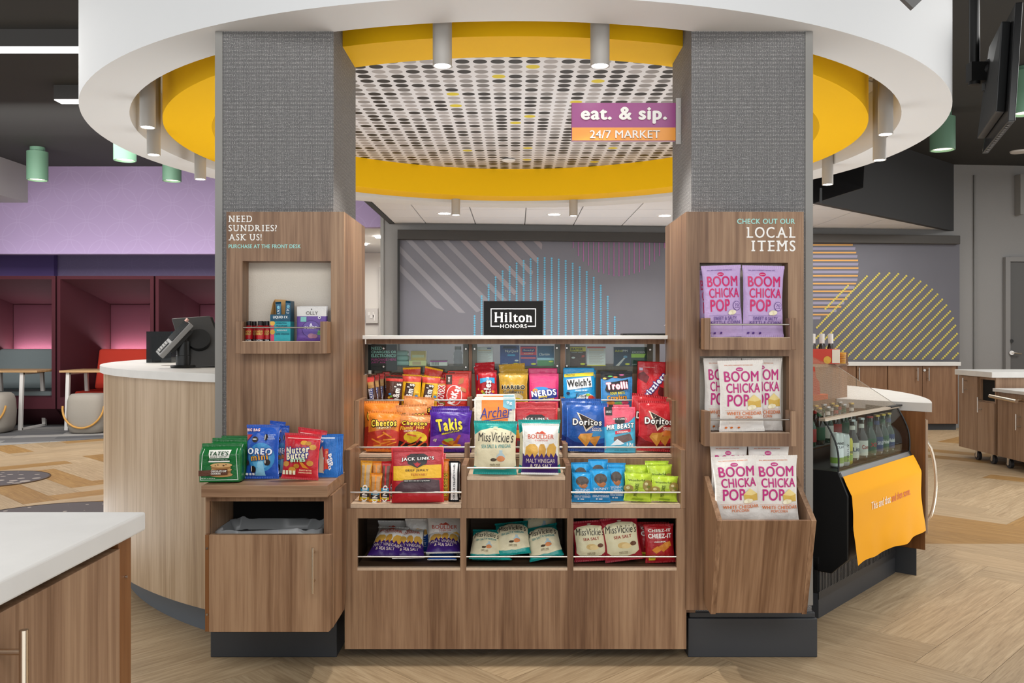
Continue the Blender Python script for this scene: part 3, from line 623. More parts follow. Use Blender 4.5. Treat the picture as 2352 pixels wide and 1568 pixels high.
def dotmat():
    m = D.materials.new('dotted_ceiling_print'); m.use_nodes = True; N = m.node_tree.nodes; L = m.node_tree.links; b = N['Principled BSDF']; b.inputs['Roughness'].default_value = .5; b.inputs['Specular IOR Level'].default_value = .3
    t = N.new('ShaderNodeTexCoord'); sp = N.new('ShaderNodeSeparateXYZ'); L.new(t.outputs['Object'], sp.inputs[0])
    cb = N.new('ShaderNodeCombineXYZ'); L.new(sp.outputs[0], cb.inputs[0]); L.new(sp.outputs[1], cb.inputs[1])
    sc = N.new('ShaderNodeVectorMath'); sc.operation = 'MULTIPLY_ADD'; sc.inputs[1].default_value = (1/.0885, 1/.0825, 0); sc.inputs[2].default_value = (.5, .3, 0); L.new(cb.outputs[0], sc.inputs[0])
    fl = N.new('ShaderNodeVectorMath'); fl.operation = 'FLOOR'; L.new(sc.outputs[0], fl.inputs[0])
    fr = N.new('ShaderNodeVectorMath'); fr.operation = 'FRACTION'; L.new(sc.outputs[0], fr.inputs[0])
    ds = N.new('ShaderNodeVectorMath'); ds.operation = 'DISTANCE'; ds.inputs[1].default_value = (.5, .5, 0); L.new(fr.outputs[0], ds.inputs[0])
    lt = N.new('ShaderNodeMath'); lt.operation = 'LESS_THAN'; lt.inputs[1].default_value = .405; L.new(ds.outputs['Value'], lt.inputs[0])
    wn = N.new('ShaderNodeTexWhiteNoise'); wn.noise_dimensions = '2D'; L.new(fl.outputs[0], wn.inputs['Vector'])
    r = N.new('ShaderNodeValToRGB'); r.color_ramp.interpolation = 'CONSTANT'; e = r.color_ramp.elements
    e[0].position = 0; e[0].color = hx('1d1918'); e[1].position = .30; e[1].color = hx('645f5c')
    for p_, c_ in ((.48, '807a77'), (.62, '98918e'), (.975, 'c2ab1e')): q = e.new(p_); q.color = hx(c_)
    L.new(wn.outputs['Value'], r.inputs[0])
    mx = N.new('ShaderNodeMix'); mx.data_type = 'RGBA'; mx.inputs[6].default_value = hx('c8c4c4'); L.new(lt.outputs[0], mx.inputs[0]); L.new(r.outputs[0], mx.inputs[7])
    L.new(mx.outputs[2], b.inputs['Base Color']); return m
mb = MB(); mb.lathe([(1.764, .222), (0, .222)], (0, 5.31, RZ), 96)
mb.build('ceiling_disc', dotmat(), kind='structure', label='round ceiling panel printed with grey, black and yellow dots')
mb = MB(); Y_ = 1.368*F/(772-366); mb.lathe([(.055, .218), (.05, .21), (0, .208)], (px(1168, Y_), Y_, RZ), 24)
tag(mb.build('smoke_detector', WHITE, smooth=1), 'small round cream detector on the dotted ceiling', 'detector')
TUBE = mat('satin_white_tube', 'a9a5a0', .4)
def tube_lamp(x, y, w_px, lb):
    Y = (2.212-EYE)*F/(CY-y); X = px(x, Y); r = .036
    t = thing('tube_lamp', (X, Y, 2.212), lb, 'light', 'tube lamps in the ring gap')
    m2 = MB(); m2.lathe([(r-.004, 0), (r, 0), (r, .47)], (X, Y, 2.212), 28); m2.build('tube', TUBE, t, smooth=1)
    m2 = MB(); m2.lathe([(r-.005, .004), (0, .004)], (X, Y, 2.212), 24); m2.build('lens', LAMP, t)
    m2 = MB(); m2.lathe([(.06, .465), (.06, .475)], (X, Y, 2.212), 24); m2.build('canopy', WHITE, t)
    spot('tube_lamp_light', (X, Y, 2.19), 30 if Y < 3.5 else 9, 96 if Y < 3.5 else 120, .6)
for a in ((1016, 152, 'tube lamp over the snack rack, nearer the sundries column'), (1378, 152, 'tube lamp over the snack rack, nearer the market sign'),
          (339, 293, 'longer tube lamp at the outer side of the sundries column'), (353, 356, 'tube lamp just behind the long one beside the sundries column'),
          (460, 412, 'far tube lamp against the lilac wall'), (1047, 494, 'far tube lamp hanging against the tile ceiling, near the corridor'),
          (1317, 496, 'far tube lamp hanging against the tile ceiling, near the middle downlight'), (2034, 309, 'long tube lamp at the outer side of the popcorn column'),
          (2020, 368, 'tube lamp just behind the long one beside the popcorn column'), (1901, 424, 'far tube lamp in front of the dark screen')):
    tube_lamp(a[0], a[1], 0, a[2])
# linear fixtures, green cans
for (x0, x1, Y0, Y1, lb) in ((-7.5, -2.7, 6.33, 6.47, 'long dark linear lamp with a bright underside'), (px(123, 7.74), -2.3, 7.74, 7.88, 'short end of a dark linear lamp beside the white drum')):
    t = thing('linear_lamp', ((x0+x1)/2, Y0, CZ), lb, 'light')
    m2 = MB(); m2.box(x0, x1, Y0, Y1, 3.322, CZ); m2.build('housing', mat('lamp_grey', '4c4a49', .5), t)
    m2 = MB(); m2.box(x0+.004, x1-.004, Y0+.006, Y1-.006, 3.316, 3.3225); m2.build('diffuser', mat('strip_lamp', (1, .97, .94, 1), emit=7), t)
GREEN = mat('sage_green_can', '698f77', .5)
def can(x, y0, y1, wpx, Y, lb, up=.02):
    X = px(x, Y); r = wpx/2*Y/F; zb = pz(y1, Y); zt = min(CZ, pz(y0, Y))
    t = thing('can_light', (X, Y, zb), lb, 'light', 'green can lights on the dark ceiling')
    m2 = MB(); m2.lathe([(r*.86, .02), (r*.9, 0), (r, .0), (r, zt-zb-up), (0, zt-zb-up)], (X, Y, zb), 32); m2.build('can', GREEN, t, smooth=30)
    m2 = MB(); m2.lathe([(r*.7, zt-zb-up), (r*.7, CZ-zb)], (X, Y, zb), 24); m2.build('neck', GREEN, t)
    m2 = MB(); m2.lathe([(r*.88, .02), (r*.55, .05), (0, .05)], (X, Y, zb), 24); m2.build('reflector', mat('can_reflector', (1, .85, .68, 1), emit=2.2), t, smooth=1)
can(86, 345, 414, 45, 10.3, 'green can light nearest the pale grey bulkhead')
can(287, 290, 369, 49, 9.15, 'green can light peeking below the white drum over the booths')
can(395, 346, 416, 41, 10.36, 'green can light beside the far tube lamp')
can(2165, 266, 345, 54, 8.64, 'green can light beside the white drum on the screen side')
can(2356, 160, 262, 60, 7.23, 'green can light partly hidden by the tall screen')
mb = MB(); mb.lathe([(.11, -.002), (.1, -.02), (0, -.025)], (px(2342, 10.5), 10.5, CZ), 24); tag(mb.build('ceiling_speaker', WHITE, smooth=1), 'small flat white disc on the dark ceiling past the screen', 'speaker')
# ceiling-hung panel corner at the top edge
Yd = 2.3; mb = MB(); q = [(px(2098, Yd), Yd+.0), (px(2098, Yd)+.22, Yd+.25), (px(2098, Yd), Yd+.5), (px(2098, Yd)-.22, Yd+.25)]
zt = pz(18, Yd); mb.prism([(px(2098, 2.2)-.2, 2.2), (px(2098, 2.2)+.2, 2.2), (px(2098, 2.2)+.2, 2.22), (px(2098, 2.2)-.2, 2.22)], 9, 9.01) if False else None
P = [(2098, 19), (2140, -22), (2098, -62), (2056, -22)]; Yd = 2.7
mb.plate([(px(x, Yd), pz(y, Yd)) for x, y in P][::-1], (0, Yd, 0), (1, 0, 0), (0, 0, 1), (0, .02, 0))
mb.cyl((px(2098, Yd), Yd+.01, pz(-55, Yd)), (px(2098, Yd), Yd+.01, CZ), .006, 8)
tag(mb.build('hanging_sign', mat('hanging_sign_grey', '6c6b6a', .6)), 'grey diamond-shaped hanging plaque at the top of the drum', 'sign')
# ================================================================ COLUMNS
def column(x0, x1, Y0, Y1, lb, side):
    t = thing('column', ((x0+x1)/2, (Y0+Y1)/2, 0), lb, kind='structure')
    m = MB(); m.box(x0, x1, Y0, Y1, 0, CZ); m.build('wallcovering', WOVEN, t)
    m = MB(); e = .024
    xo = x0 if side < 0 else x1
    m.prism([(xo-side*e, Y0-.001), (xo-side*e, Y0-.004), (xo+side*.004, Y0-.004), (xo+side*.004, Y0+e), (xo+side*.001, Y0+e), (xo+side*.001, Y0-.001)], .19, RZ-.002)
    m.build('corner_guard', GREYMET, t)
    m = MB(); m.box(x0-.016, x1+.016, Y0-.018, Y1+.01, 0, .145); m.build('plinth', PLINTH, t, bevel=.003)
    m = MB(); m.box(x0-.010, x1+.010, Y0-.010, Y1+.005, .145, .165); m.build('plinth_cap', PLINTH, t, bevel=.003)
    return t
CLx0, CLx1, CRx0, CRx1 = px(497, 3.25), px(766, 3.25), px(1588, 3.25), px(1864, 3.25)
column(CLx0, CLx1, 3.25, 3.70, 'grey woven-clad column carrying the sundries panel', -1)
column(CRx0, CRx1, 3.25, 3.64, 'grey woven-clad column carrying the popcorn panel', 1)
PY = 3.16
def rod(mb, x0, x1, y, z, r=.0035): mb.cyl((x0, y, z), (x1, y, z), r, 10)
def tray(t, x0, x1, ztop, zlip, zbot, zrail, sw, Y0=3.09):
    for a_ in (x0, x1-.018): m = MB(); m.box(a_, a_+.018, Y0, PY, zbot, ztop); m.build('tray_side', W_V, t, bevel=.0015)
    m = MB(); m.grid(x0+.0182, x1-.0182, zbot, ztop, Y0, Y0+.018, [(x0+sw, x1-sw, zlip, ztop)]); m.build('tray_front', W_V, t)
    m = MB(); m.box(x0+.0185, x1-.0185, Y0+.0185, PY+.062, zlip-.02, zlip-.003); m.build('tray_floor', W_H, t)
    m = MB(); m.box(x0+sw+.001, x1-sw-.001, Y0-.0005, Y0+.018, zlip-.0005, zlip+.001); m.build('tray_lip', EDGE, t)
    m = MB(); rod(m, x0+sw, x1-sw, Y0+.009, zrail, .003); m.build('rail', STEELD, t, smooth=1)
ZT = pz(486, PY)
# --- sundries panel
t = thing('display_panel', (px(655, PY), 3.2, .2), 'walnut sundries panel with cream-backed niche and white slab lettering', 'display panel')
x0, x1 = px(520, PY), px(790, PY); nz0, nz1 = pz(800, PY), pz(599, PY); nx0, nx1 = px(557, PY), px(760, PY)
m = MB(); m.grid(x0, x1, .2, ZT, PY, 3.249, [(nx0, nx1, nz0, nz1)]); m.build('panel', W_V, t)
m = MB(); m.box(px(766, 3.25)+.001, x1, 3.2495, 3.60, .2, ZT); m.build('side_panel', W_V, t)
m = MB(); m.box(nx0, nx1, 3.232, 3.248, nz0, nz1); m.build('niche_back', mat('cream_weave', 'd6cdc0', .8, bump=.3, bscale=220), t)
tray(t, px(541, 3.09), px(751, 3.09), pz(738, 3.09), pz(784, 3.09), pz(812, 3.09), pz(752, 3.09), .024)
m = MB(); Yt = PY-.0012
for s_, a, b, c, d in (('NEED', 525, 495, 579, 510), ('SUNDRIES?', 525, 516, 636, 531), ('ASK US!', 525, 537, 601, 552)):
    pxletter(m, slab2(s_), a, b, c, d, Yt)
m.build('lettering', WHITE_T, t)
m = MB(); pxletter(m, text2('PURCHASE AT THE FRONT DESK', bold=.03), 525, 561, 691, 570, Yt); m.build('lettering', BLUE_T, t, label='mint lettering')
# --- popcorn panel
t = thing('display_panel', (px(1710, PY), 3.2, .2), 'walnut popcorn panel with two niches and local items lettering', 'display panel')
x0, x1 = px(1576, PY), px(1846, PY); na = (px(1607, PY), px(1810, PY), pz(800, PY), pz(603, PY)); nb = (px(1607, PY), px(1812, PY), pz(1015, PY), pz(818, PY))
m = MB(); m.grid(x0, x1, .2, ZT, PY, 3.249, [na, nb]); m.build('panel', W_V, t)
m = MB(); m.box(x0, px(1588, 3.25)-.001, 3.2495, 3.60, .2, ZT); m.build('side_panel', W_V, t)
for n_ in (na, nb):
    m = MB(); m.box(n_[0], n_[1], 3.232, 3.248, n_[2], n_[3]); m.build('niche_back', mat('cream_weave', 'd6cdc0', .8), t)
tray(t, px(1618, 3.09), px(1829, 3.09), pz(730, 3.09), pz(775, 3.09), pz(803, 3.09), pz(745, 3.09), .022)
tray(t, px(1618, 3.09), px(1829, 3.09), pz(944, 3.09), pz(994, 3.09), pz(1025, 3.09), pz(964, 3.09), .022)
m = MB(); m.box(x0+.012, px(1607, PY), 3.235, 3.249, .166, .2); m.build('filler_strip', W_V, t)
m = MB(); pxletter(m, slab2('LOCAL'), 1715, 521, 1827, 546, Yt); pxletter(m, slab2('ITEMS'), 1726, 552, 1827, 577, Yt); m.build('lettering', WHITE_T, t)
m = MB(); pxletter(m, text2('CHECK OUT OUR', bold=.03), 1693, 502, 1826, 514, Yt); m.build('lettering', BLUE_T, t, label='mint lettering')
# --- flag sign
t = thing('market_sign', (px(1552, 3.47), 3.47, pz(280, 3.47)), 'purple and orange two-tone market sign projecting from the column', 'sign')
Y = 3.46; m = MB(); m.box(px(1313, Y), px(1552, Y), Y, Y+.02, pz(323, Y), pz(236, Y)); m.build('sign_board', mat('sign_edge', 'a1407f', .4), t, bevel=.001)
m = MB(); m.box(px(1314, Y), px(1551.5, Y), Y-.002, Y, pz(293, Y), pz(236.5, Y)); m.build('purple_field', mat('sign_purple', '96347f', .3), t)
m = MB(); m.box(px(1314, Y), px(1551.5, Y), Y-.002, Y, pz(322.5, Y), pz(293, Y)); m.build('orange_field', mat('sign_orange', 'f09a25', .3), t)
m = MB(); pxletter(m, text2('eat. & sip.', bold=.045), 1334, 245, 1532, 284, Y-.010, 0, .008); m.build('lettering', WHITE_T, t)
m = MB(); pxletter(m, text2('24/7 MARKET', bold=.012), 1355, 299, 1516, 317, Y-.008, 0, .006); m.build('lettering', WHITE_T, t)
m = MB(); m.box(px(1552, Y), px(1567, Y), Y-.006, Y-.002, pz(331, Y), pz(226, Y)); m.box(px(1565, Y), px(1567, Y)+.0005, Y-.006, Y+.05, pz(334, Y), pz(218, Y)); m.build('wall_bracket', mat('bracket_grey', 'b4b1ae', .4, .6), t)
for y in (247, 308):
    m = MB(); m.cyl((px(1559, Y), Y-.006, pz(y, Y)), (px(1559, Y), Y-.0095, pz(y, Y)), .004, 10); m.build('screw', STEEL, t)

# ================================================================ SNACK RACK
YK = 3.17; HW = .6265
t = thing('snack_rack', (0, YK, 0), 'wide tiered walnut snack rack between the two columns', 'rack'); RACK = t
Z = lambda y, Y=YK: pz(y, Y); X = lambda x, Y=YK: px(x, Y)
cub = [(X(821), X(1057)), (X(1071), X(1303)), (X(1317), X(1554))]
zc0, zc1 = Z(1303), Z(1190)
m = MB(); m.grid(-HW, HW, .053, Z(1167), YK, YK+.018, [(a, b, Z(1309.5), zc1) for a, b in cub]); m.build('face_frame', W_V, t)
m = MB()
for a, b in cub: m.box(a, b, YK-.0005, YK+.02, Z(1309.5), zc0)
m.build('cubby_edge', EDGE, t)
for i, (a, b) in enumerate(cub):
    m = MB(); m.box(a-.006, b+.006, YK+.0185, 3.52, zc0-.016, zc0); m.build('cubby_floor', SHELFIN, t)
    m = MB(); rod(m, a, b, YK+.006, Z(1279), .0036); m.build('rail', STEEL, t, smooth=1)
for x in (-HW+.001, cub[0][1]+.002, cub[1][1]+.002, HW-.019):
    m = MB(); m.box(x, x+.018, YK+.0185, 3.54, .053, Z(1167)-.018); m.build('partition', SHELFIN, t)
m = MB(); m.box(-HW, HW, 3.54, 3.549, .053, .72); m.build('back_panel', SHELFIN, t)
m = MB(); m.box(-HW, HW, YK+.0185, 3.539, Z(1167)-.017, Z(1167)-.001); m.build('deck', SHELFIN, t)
# tier 2 (lower bins)
xd = [(-.1985, -.1785), (.1835, .2035)]; y3, y4 = 3.36, 3.55
zt2, zf2, zcn = .783, .584, .685
for s_ in (-1, 1):
    m = MB(); m.box(s_*HW, s_*(HW-.020), YK, y3-.001, .5695, zt2); m.build('bin_side', W_V, t, bevel=.001)
    m = MB(); m.box(s_*HW, s_*(HW-.018), y3, y4-.001, .5695, .95); m.build('bin_side', W_V, t, bevel=.001)
    m = MB(); m.box(s_*HW, s_*(HW-.012), y4, 3.645, .5695, 1.04); m.build('bin_side', W_V, t)
for a, b in xd:
    m = MB(); m.box(a, b, YK, y3-.001, .5695, .727); m.build('divider', W_V, t, bevel=.001)
    m = MB(); m.box(a, b, y3, y4-.001, .5695, .783); m.build('divider', W_V, t, bevel=.001)
    m = MB(); m.box(a, b, y4, 3.645, .73, .949); m.build('divider', W_V, t, bevel=.001)
for a, b in ((-HW+.0205, xd[0][0]-.0005), (xd[1][1]+.0005, HW-.0205)):
    m = MB(); m.box(a, b, YK+.002, y3, zf2-.014, zf2); m.build('shelf', EDGE, t, bevel=.001)
    m = MB(); rod(m, a, b, YK+.006, Z(1131)); m.build('rail', STEEL, t, smooth=1)
    m = MB(); m.box(a, b, y3-.014, y3-.001, zf2, .727); m.build('riser', W_V, t)
a, b = xd[0][1]+.0005, xd[1][0]-.0005
m = MB(); m.box(a, b, YK+.002, y3, zcn-.013, zcn); m.build('shelf', EDGE, t, bevel=.001)
m = MB(); m.box(a, b, YK+.001, YK+.016, .5695, zcn-.0135); m.build('bin_front', W_V, t)
m = MB(); rod(m, a, b, YK+.006, Z(1075)); m.build('rail', STEEL, t, smooth=1)
m = MB(); m.box(a, b, y3-.014, y3-.001, zcn, .727); m.build('riser', W_V, t)
bays = [(-HW+.0185, xd[0][0]-.0005), (xd[0][1]+.0005, xd[1][0]-.0005), (xd[1][1]+.0005, HW-.0185)]
for a, b in bays:
    m = MB(); m.box(a, b, y3+.001, y4, .729, .741); m.build('shelf', EDGE, t, bevel=.001)
    m = MB(); rod(m, a, b, y3+.004, pz(1027, y3)); m.build('rail', STEEL, t, smooth=1)
    m = MB(); m.box(a, b, y4-.014, y4-.001, .741, .890); m.build('riser', W_V, t)
    m = MB(); m.box(a, b, y4+.001, 3.645, .891, .903); m.build('shelf', EDGE, t, bevel=.001)
    m = MB(); rod(m, a, b, y4+.004, pz(919, y4)); m.build('rail', STEEL, t, smooth=1)
m = MB(); m.box(-HW, HW, 3.646, 3.664, .56, pz(858, 3.65)); m.build('upper_panel', W_V, t)
# counter top
t = thing('service_counter_top', (0, 3.9, 1.19), 'white stone transaction counter spanning between the columns', 'counter')
m = MB(); m.box(X(836, 3.545)-.01, X(1535, 3.545)+.008, 3.545, 4.12, 1.1875, 1.2035); m.build('slab', QUARTZ, t, bevel=.002)
m = MB(); m.box(-.622, .622, 3.60, 4.10, 1.168, 1.187); m.build('apron', W_V, t)
for s_ in (-1, 1):
    m = MB(); m.box(s_*.622, s_*.604, 3.73, 4.05, .3, 1.168); m.build('end_panel', W_V, t)
# medicine display under the counter
t = thing('medicine_display', (0, 3.75, 1.05), 'glazed medicine display under the counter, above the snack rack', 'display case'); MED = t
DW = wood('dark_display_laminate', ('4d3f34', '5d4d40', '6a594a', '786656'))
m = MB(); m.box(-.603, .603, 3.70, 4.04, 1.058, 1.0715); m.build('shelf', DW, t)
m = MB(); m.box(-.603, .603, 3.69, 3.7, 1.0, 1.0715); m.build('front_ledge', DW, t)
m = MB(); m.box(-.603, .603, 4.0, 4.02, .3, 1.056); m.build('back_board', DW, t)
posts = [(838, 846), (1064, 1077), (1084, 1096), (1274, 1286), (1299, 1309), (1486, 1499), (903, 916)]
for a, b in posts[:6]:
    m = MB(); m.box(px(a, 3.685), px(b, 3.685), 3.678, 3.69, 1.04, 1.167); m.build('post', DW, t, bevel=.001)
m = MB(); m.box(px(1077, 3.67), px(1084, 3.67), 3.668, 3.70, 1.03, 1.167); m.build('mullion', W_V, t); m = MB(); m.box(px(1287, 3.67), px(1298, 3.67), 3.668, 3.70, 1.03, 1.167); m.build('mullion', W_V, t)
for a, b in ((846, 1076), (1085, 1286), (1299, 1500)):
    m = MB(); m.box(px(a, 3.672), px(b, 3.672), 3.671, 3.674, pz(856, 3.672), 1.167); m.build('pane', GLASS, t)
for x, y in ((1070, 801), (1070, 843), (1090, 801), (1090, 843), (1279, 799), (1280, 840), (1302, 799), (1302, 840), (1493, 803), (881, 800), (881, 842)):
    m = MB(); m.lathe([(0, 0), (.0038, .0), (.0055, .0015), (.0055, .003)], (0, 0, 0), 12)
    Xc, Zc = px(x, 3.668), pz(y, 3.668); m.v = [(Xc+a, 3.668+c, Zc+b) for a, b, c in m.v]; m.build('screw', STEEL, t, smooth=1)
t = thing('counter_notice', (px(875, 3.683), 3.683, 1.08), 'black notice with mint and pink charger lettering behind glass', 'sign')
m = MB(); m.box(px(846, 3.683), px(912, 3.683), 3.680, 3.685, pz(850, 3.683), 1.166); m.build('board', mat('notice_black', '161616', .4), t)
m = MB(); Yn = 3.6792
pxletter(m, text2('NEED', bold=.03), 853, 796, 878, 803, Yn); pxletter(m, text2('CHARGERS OR', bold=.03), 853, 805, 910, 811, Yn); pxletter(m, text2('ELECTRONICS?', bold=.03), 853, 813, 910, 820, Yn)
m.build('lettering', BLUE_T, t)
m = MB(); pxletter(m, text2('PURCHASE HERE', bold=.03), 853, 823, 910, 828, Yn); pxletter(m, text2('JUST ASK.', bold=.03), 853, 830, 888, 835, Yn)
m.build('lettering', mat('pink_vinyl', 'c0328c', .5), t, label='pink lettering')
# hotel sign on the counter
Y = 3.75; t = thing('counter_sign', (px(1179, Y), Y, 1.2036), 'square black sign with white framed lettering standing on the counter', 'sign')
m = MB(); m.box(px(1111, Y), px(1247, Y), Y, Y+.05, 1.2036, pz(691, Y)); m.build('sign_block', mat('sign_black', '0d0d0c', .6, spec=.2), t, bevel=.002)
m = MB(); fx0, fx1, fy0, fy1 = 1127, 1231, 708, 750; Yq = Y-.0012
R = lambda a, b, c, d: m.add([(px(a, Yq), Yq, pz(d, Yq)), (px(c, Yq), Yq, pz(d, Yq)), (px(c, Yq), Yq, pz(b, Yq)), (px(a, Yq), Yq, pz(b, Yq))], [(0, 1, 2, 3)])
R(1127, 708, 1231, 710); R(1127, 710, 1129, 750); R(1229, 710, 1231, 750); R(1129, 748, 1147, 750); R(1212, 748, 1229, 750)
pxletter(m, slab2('Hilton', bold=.025, gap=.06, sw=.10, sh=.07), 1136, 717, 1222, 740, Yq); pxletter(m, text2('HONORS', bold=.012, sp=1.15), 1149, 744.5, 1210, 753, Yq)
m.build('lettering', WHITE_T, t)
Y = 3.95; t = thing('document_tray', (px(1480, Y), Y, 1.2036), 'flat black device lying on the counter beside the popcorn column', 'device')
m = MB(); m.box(px(1431, Y), px(1545, Y), Y, Y+.1, 1.2036, pz(765.5, Y)); m.build('body', BLACK, t, bevel=.003)
m = MB(); m.box(px(1440, Y), px(1540, Y), Y-.002, Y, pz(768.5, Y), pz(767.2, Y)); m.build('slot', mat('slot_grey', '3b3b3b', .3), t)
m = MB(); m.box(px(1368, Y), px(1396, Y), Y, Y+.05, 1.2036, pz(768, Y)); tag(m.build('card_holder', BLACK, bevel=.002), 'tiny low black holder on the counter between sign and tray', 'holder')

# ================================================================ WASTE CABINET
t = thing('waste_cabinet', (px(612, 3.0), 3.0, .05), 'walnut waste cabinet with open slot and bar handle door', 'cabinet')
lx0, lx1 = px(462, 2.87), px(752, 2.87)
m = MB(); m.box(lx0, lx1, 2.87, 3.159, pz(1142, 2.87), .704); m.build('ledge', W_H, t, bevel=.0015)
bx0, bx1, BY = px(472, 2.905), px(762, 2.905), 2.905
zl = pz(1142, 2.87)-.001; zo1, zo0 = pz(1151, BY), pz(1224, BY)
m = MB(); m.grid(bx0, bx1, zo0-.01, zl, BY, BY+.016, [(px(482, BY), px(744, BY), zo0-.01, zo1)]); m.build('face_frame', W_V, t)
m = MB(); m.box(bx0, bx0+.016, BY+.017, 3.159, .22, zl); m.build('side', W_V, t)
# side with a chamfered lower rear corner
m = MB(); m.plate([(BY+.017, .215), (3.12, .215), (3.159, .30), (3.159, zl), (BY+.017, zl)], (bx1-.016, 0, 0), (0, 1, 0), (0, 0, 1), (.016, 0, 0)); m.build('side', W_V, t)
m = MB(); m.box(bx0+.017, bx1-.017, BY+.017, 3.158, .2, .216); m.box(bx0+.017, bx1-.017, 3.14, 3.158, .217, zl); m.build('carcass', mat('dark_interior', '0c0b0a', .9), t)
dY = 2.88; dx0, dx1 = px(480, dY), px(760, dY); dz0, dz1 = pz(1451, dY), pz(1228, dY)
m = MB(); m.plate([(dx0, dz0), (dx1-.008, dz0), (dx1, dz0+.008), (dx1, dz1), (dx0, dz1)], (0, dY, 0), (1, 0, 0), (0, 0, 1), (0, .02, 0))
d = m.build('door', W_V, t, bevel=.001)
m = MB(); m.box(px(470, dY), dx0-.001, dY+.003, dY+.021, dz0, dz1); m.build('hinge_stile', W_RED, t, bevel=.001)
m = MB(); xh = px(718, dY-.03); m.cyl((xh, dY-.03, pz(1357, dY)), (xh, dY-.03, pz(1252, dY)), .0048, 12)
for y in (1266, 1332): m.cyl((xh, dY-.03, pz(y, dY)), (xh, dY, pz(y, dY)), .0035, 10)
m.build('handle', mat('champagne_steel', 'd9c9b4', .25, 1), d, smooth=1)
for y in (1259, 1411):
    m = MB(); m.cyl((px(475, dY), dY+.003, pz(y, dY)), (px(475, dY), dY-.0005, pz(y, dY)), .0035, 10); m.build('screw', STEEL, t, smooth=1)
# bin with clear liner inside
t = thing('waste_bin', (px(640, 3.02), 3.02, .216), 'dark waste bin with a clear plastic liner inside the cabinet', 'bin')
a, b = px(505, 3.0), px(742, 3.0); m = MB(); zb_ = pz(1213, 3.0)
m.hexa([(a+.02, 2.94, .217), (b-.02, 2.94, .217), (b-.02, 3.11, .217), (a+.02, 3.11, .217), (a, 2.935, zb_-.03), (b, 2.935, zb_-.03), (b, 3.13, zb_-.03), (a, 3.13, zb_-.03)])
m.build('bin_body', mat('bin_grey', '2c2c2e', .6), t)
vs, fs = [], []; n = 60
for i in range(n):
    tt = 2*PI*i/n; c_, s_ = math.cos(tt), math.sin(tt); sq = lambda v: math.copysign(abs(v)**.35, v)
    for k, (o_, dz) in enumerate(((.004, -.10), (.012, -.02), (.008, .004), (-.006, .008), (-.014, -.03))):
        nn = noise.noise(Vector((c_*3+k, s_*3, k*2.3)))*.010
        vs.append(((a+b)/2+(abs(b-a)/2+o_)*sq(c_)+nn, 3.03+(.095+o_*.6)*sq(s_), zb_+dz+nn*1.3))
for i in range(n):
    for k in range(4): fs.append((i*5+k, ((i+1) % n)*5+k, ((i+1) % n)*5+k+1, i*5+k+1))
m = MB(); m.add(vs, fs); m.build('liner', mat('liner_film', '9ea0a2', .25, alpha=.75), t, smooth=80)

# ================================================================ TILTED POPCORN BIN
t = thing('tilted_bin', (px(1740, 3.05), 3.05, .2), 'tapered walnut bin tilting out from the popcorn column', 'bin')
Yf, Yb = 2.945, 3.158; xa, xb = .688, 1.026
zf, zbk, zb0 = pz(1196, Yf), pz(1092, Yb), pz(1411, 3.04)
yb0 = 3.045; th = .017
def side_board(x): 
    m = MB(); m.plate([(Yf, zf), (yb0, zb0), (Yb-.03, zb0+.0), (Yb, zb0+.03), (Yb, zbk), (Yb-.012, zbk)], (x, 0, 0), (0, 1, 0), (0, 0, 1), (th, 0, 0)); return m
side_board(xa).build('bin_side', W_V, t); side_board(xb-th).build('bin_side', W_V, t)
m = MB(); m.plate([(Yf, zf), (Yf+th, zf+.001), (yb0+th, zb0+.004), (yb0, zb0+.004)], (xa+th+.0005, 0, 0), (0, 1, 0), (0, 0, 1), (xb-xa-2*th-.001, 0, 0)); m.build('bin_front', W_SL, t)
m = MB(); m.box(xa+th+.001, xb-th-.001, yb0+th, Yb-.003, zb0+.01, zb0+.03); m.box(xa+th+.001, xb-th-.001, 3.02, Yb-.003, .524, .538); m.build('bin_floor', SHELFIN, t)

# ================================================================ CURVED DESKS
def arc(r, a0, a1, n): return [(-r*math.sin(a0+(a1-a0)*i/n), 5.31-r*math.cos(a0+(a1-a0)*i/n)) for i in range(n+1)]
rd = math.radians
t = thing('curved_desk', (-1.9, 4.6, 0), 'curved reception desk with white stone top beside the sundries column', 'desk')
def ringpoly(ro, ri, a0, a1, xcut):
    return arc(ro, a0, a1, 60)+arc(ri, a1, rd(47.5), 40)
xo = CLx0-.006
def dpoly(ro, ri):
    a0 = math.asin(-xo/ro); a1 = rd(118); a2 = math.asin(min(1, -xo/ri))
    return arc(ro, a0, a1, 70)+arc(ri, a1, a2, 40)
m = MB(); m.prism(dpoly(2.285, 1.5), .135, 1.022); m.build('body', W_DESK, t, smooth=30)
m = MB(); m.prism(dpoly(2.185, 1.55), 0, .134); m.build('plinth', mat('blue_grey_vinyl', '5f666e', .5), t, smooth=30)
m = MB(); m.prism(dpoly(2.302, 1.46), 1.023, 1.056); m.build('worktop', QUARTZ, t, smooth=30, bevel=.003)
m = MB(); Yg = 4.6; m.lathe([(.045, .0008), (.04, .0012), (0, .0005)], (px(392, 4.25), 4.25, 1.056), 24); m.build('cable_port', mat('port_steel', '8b7a6e', .3, 1), t)
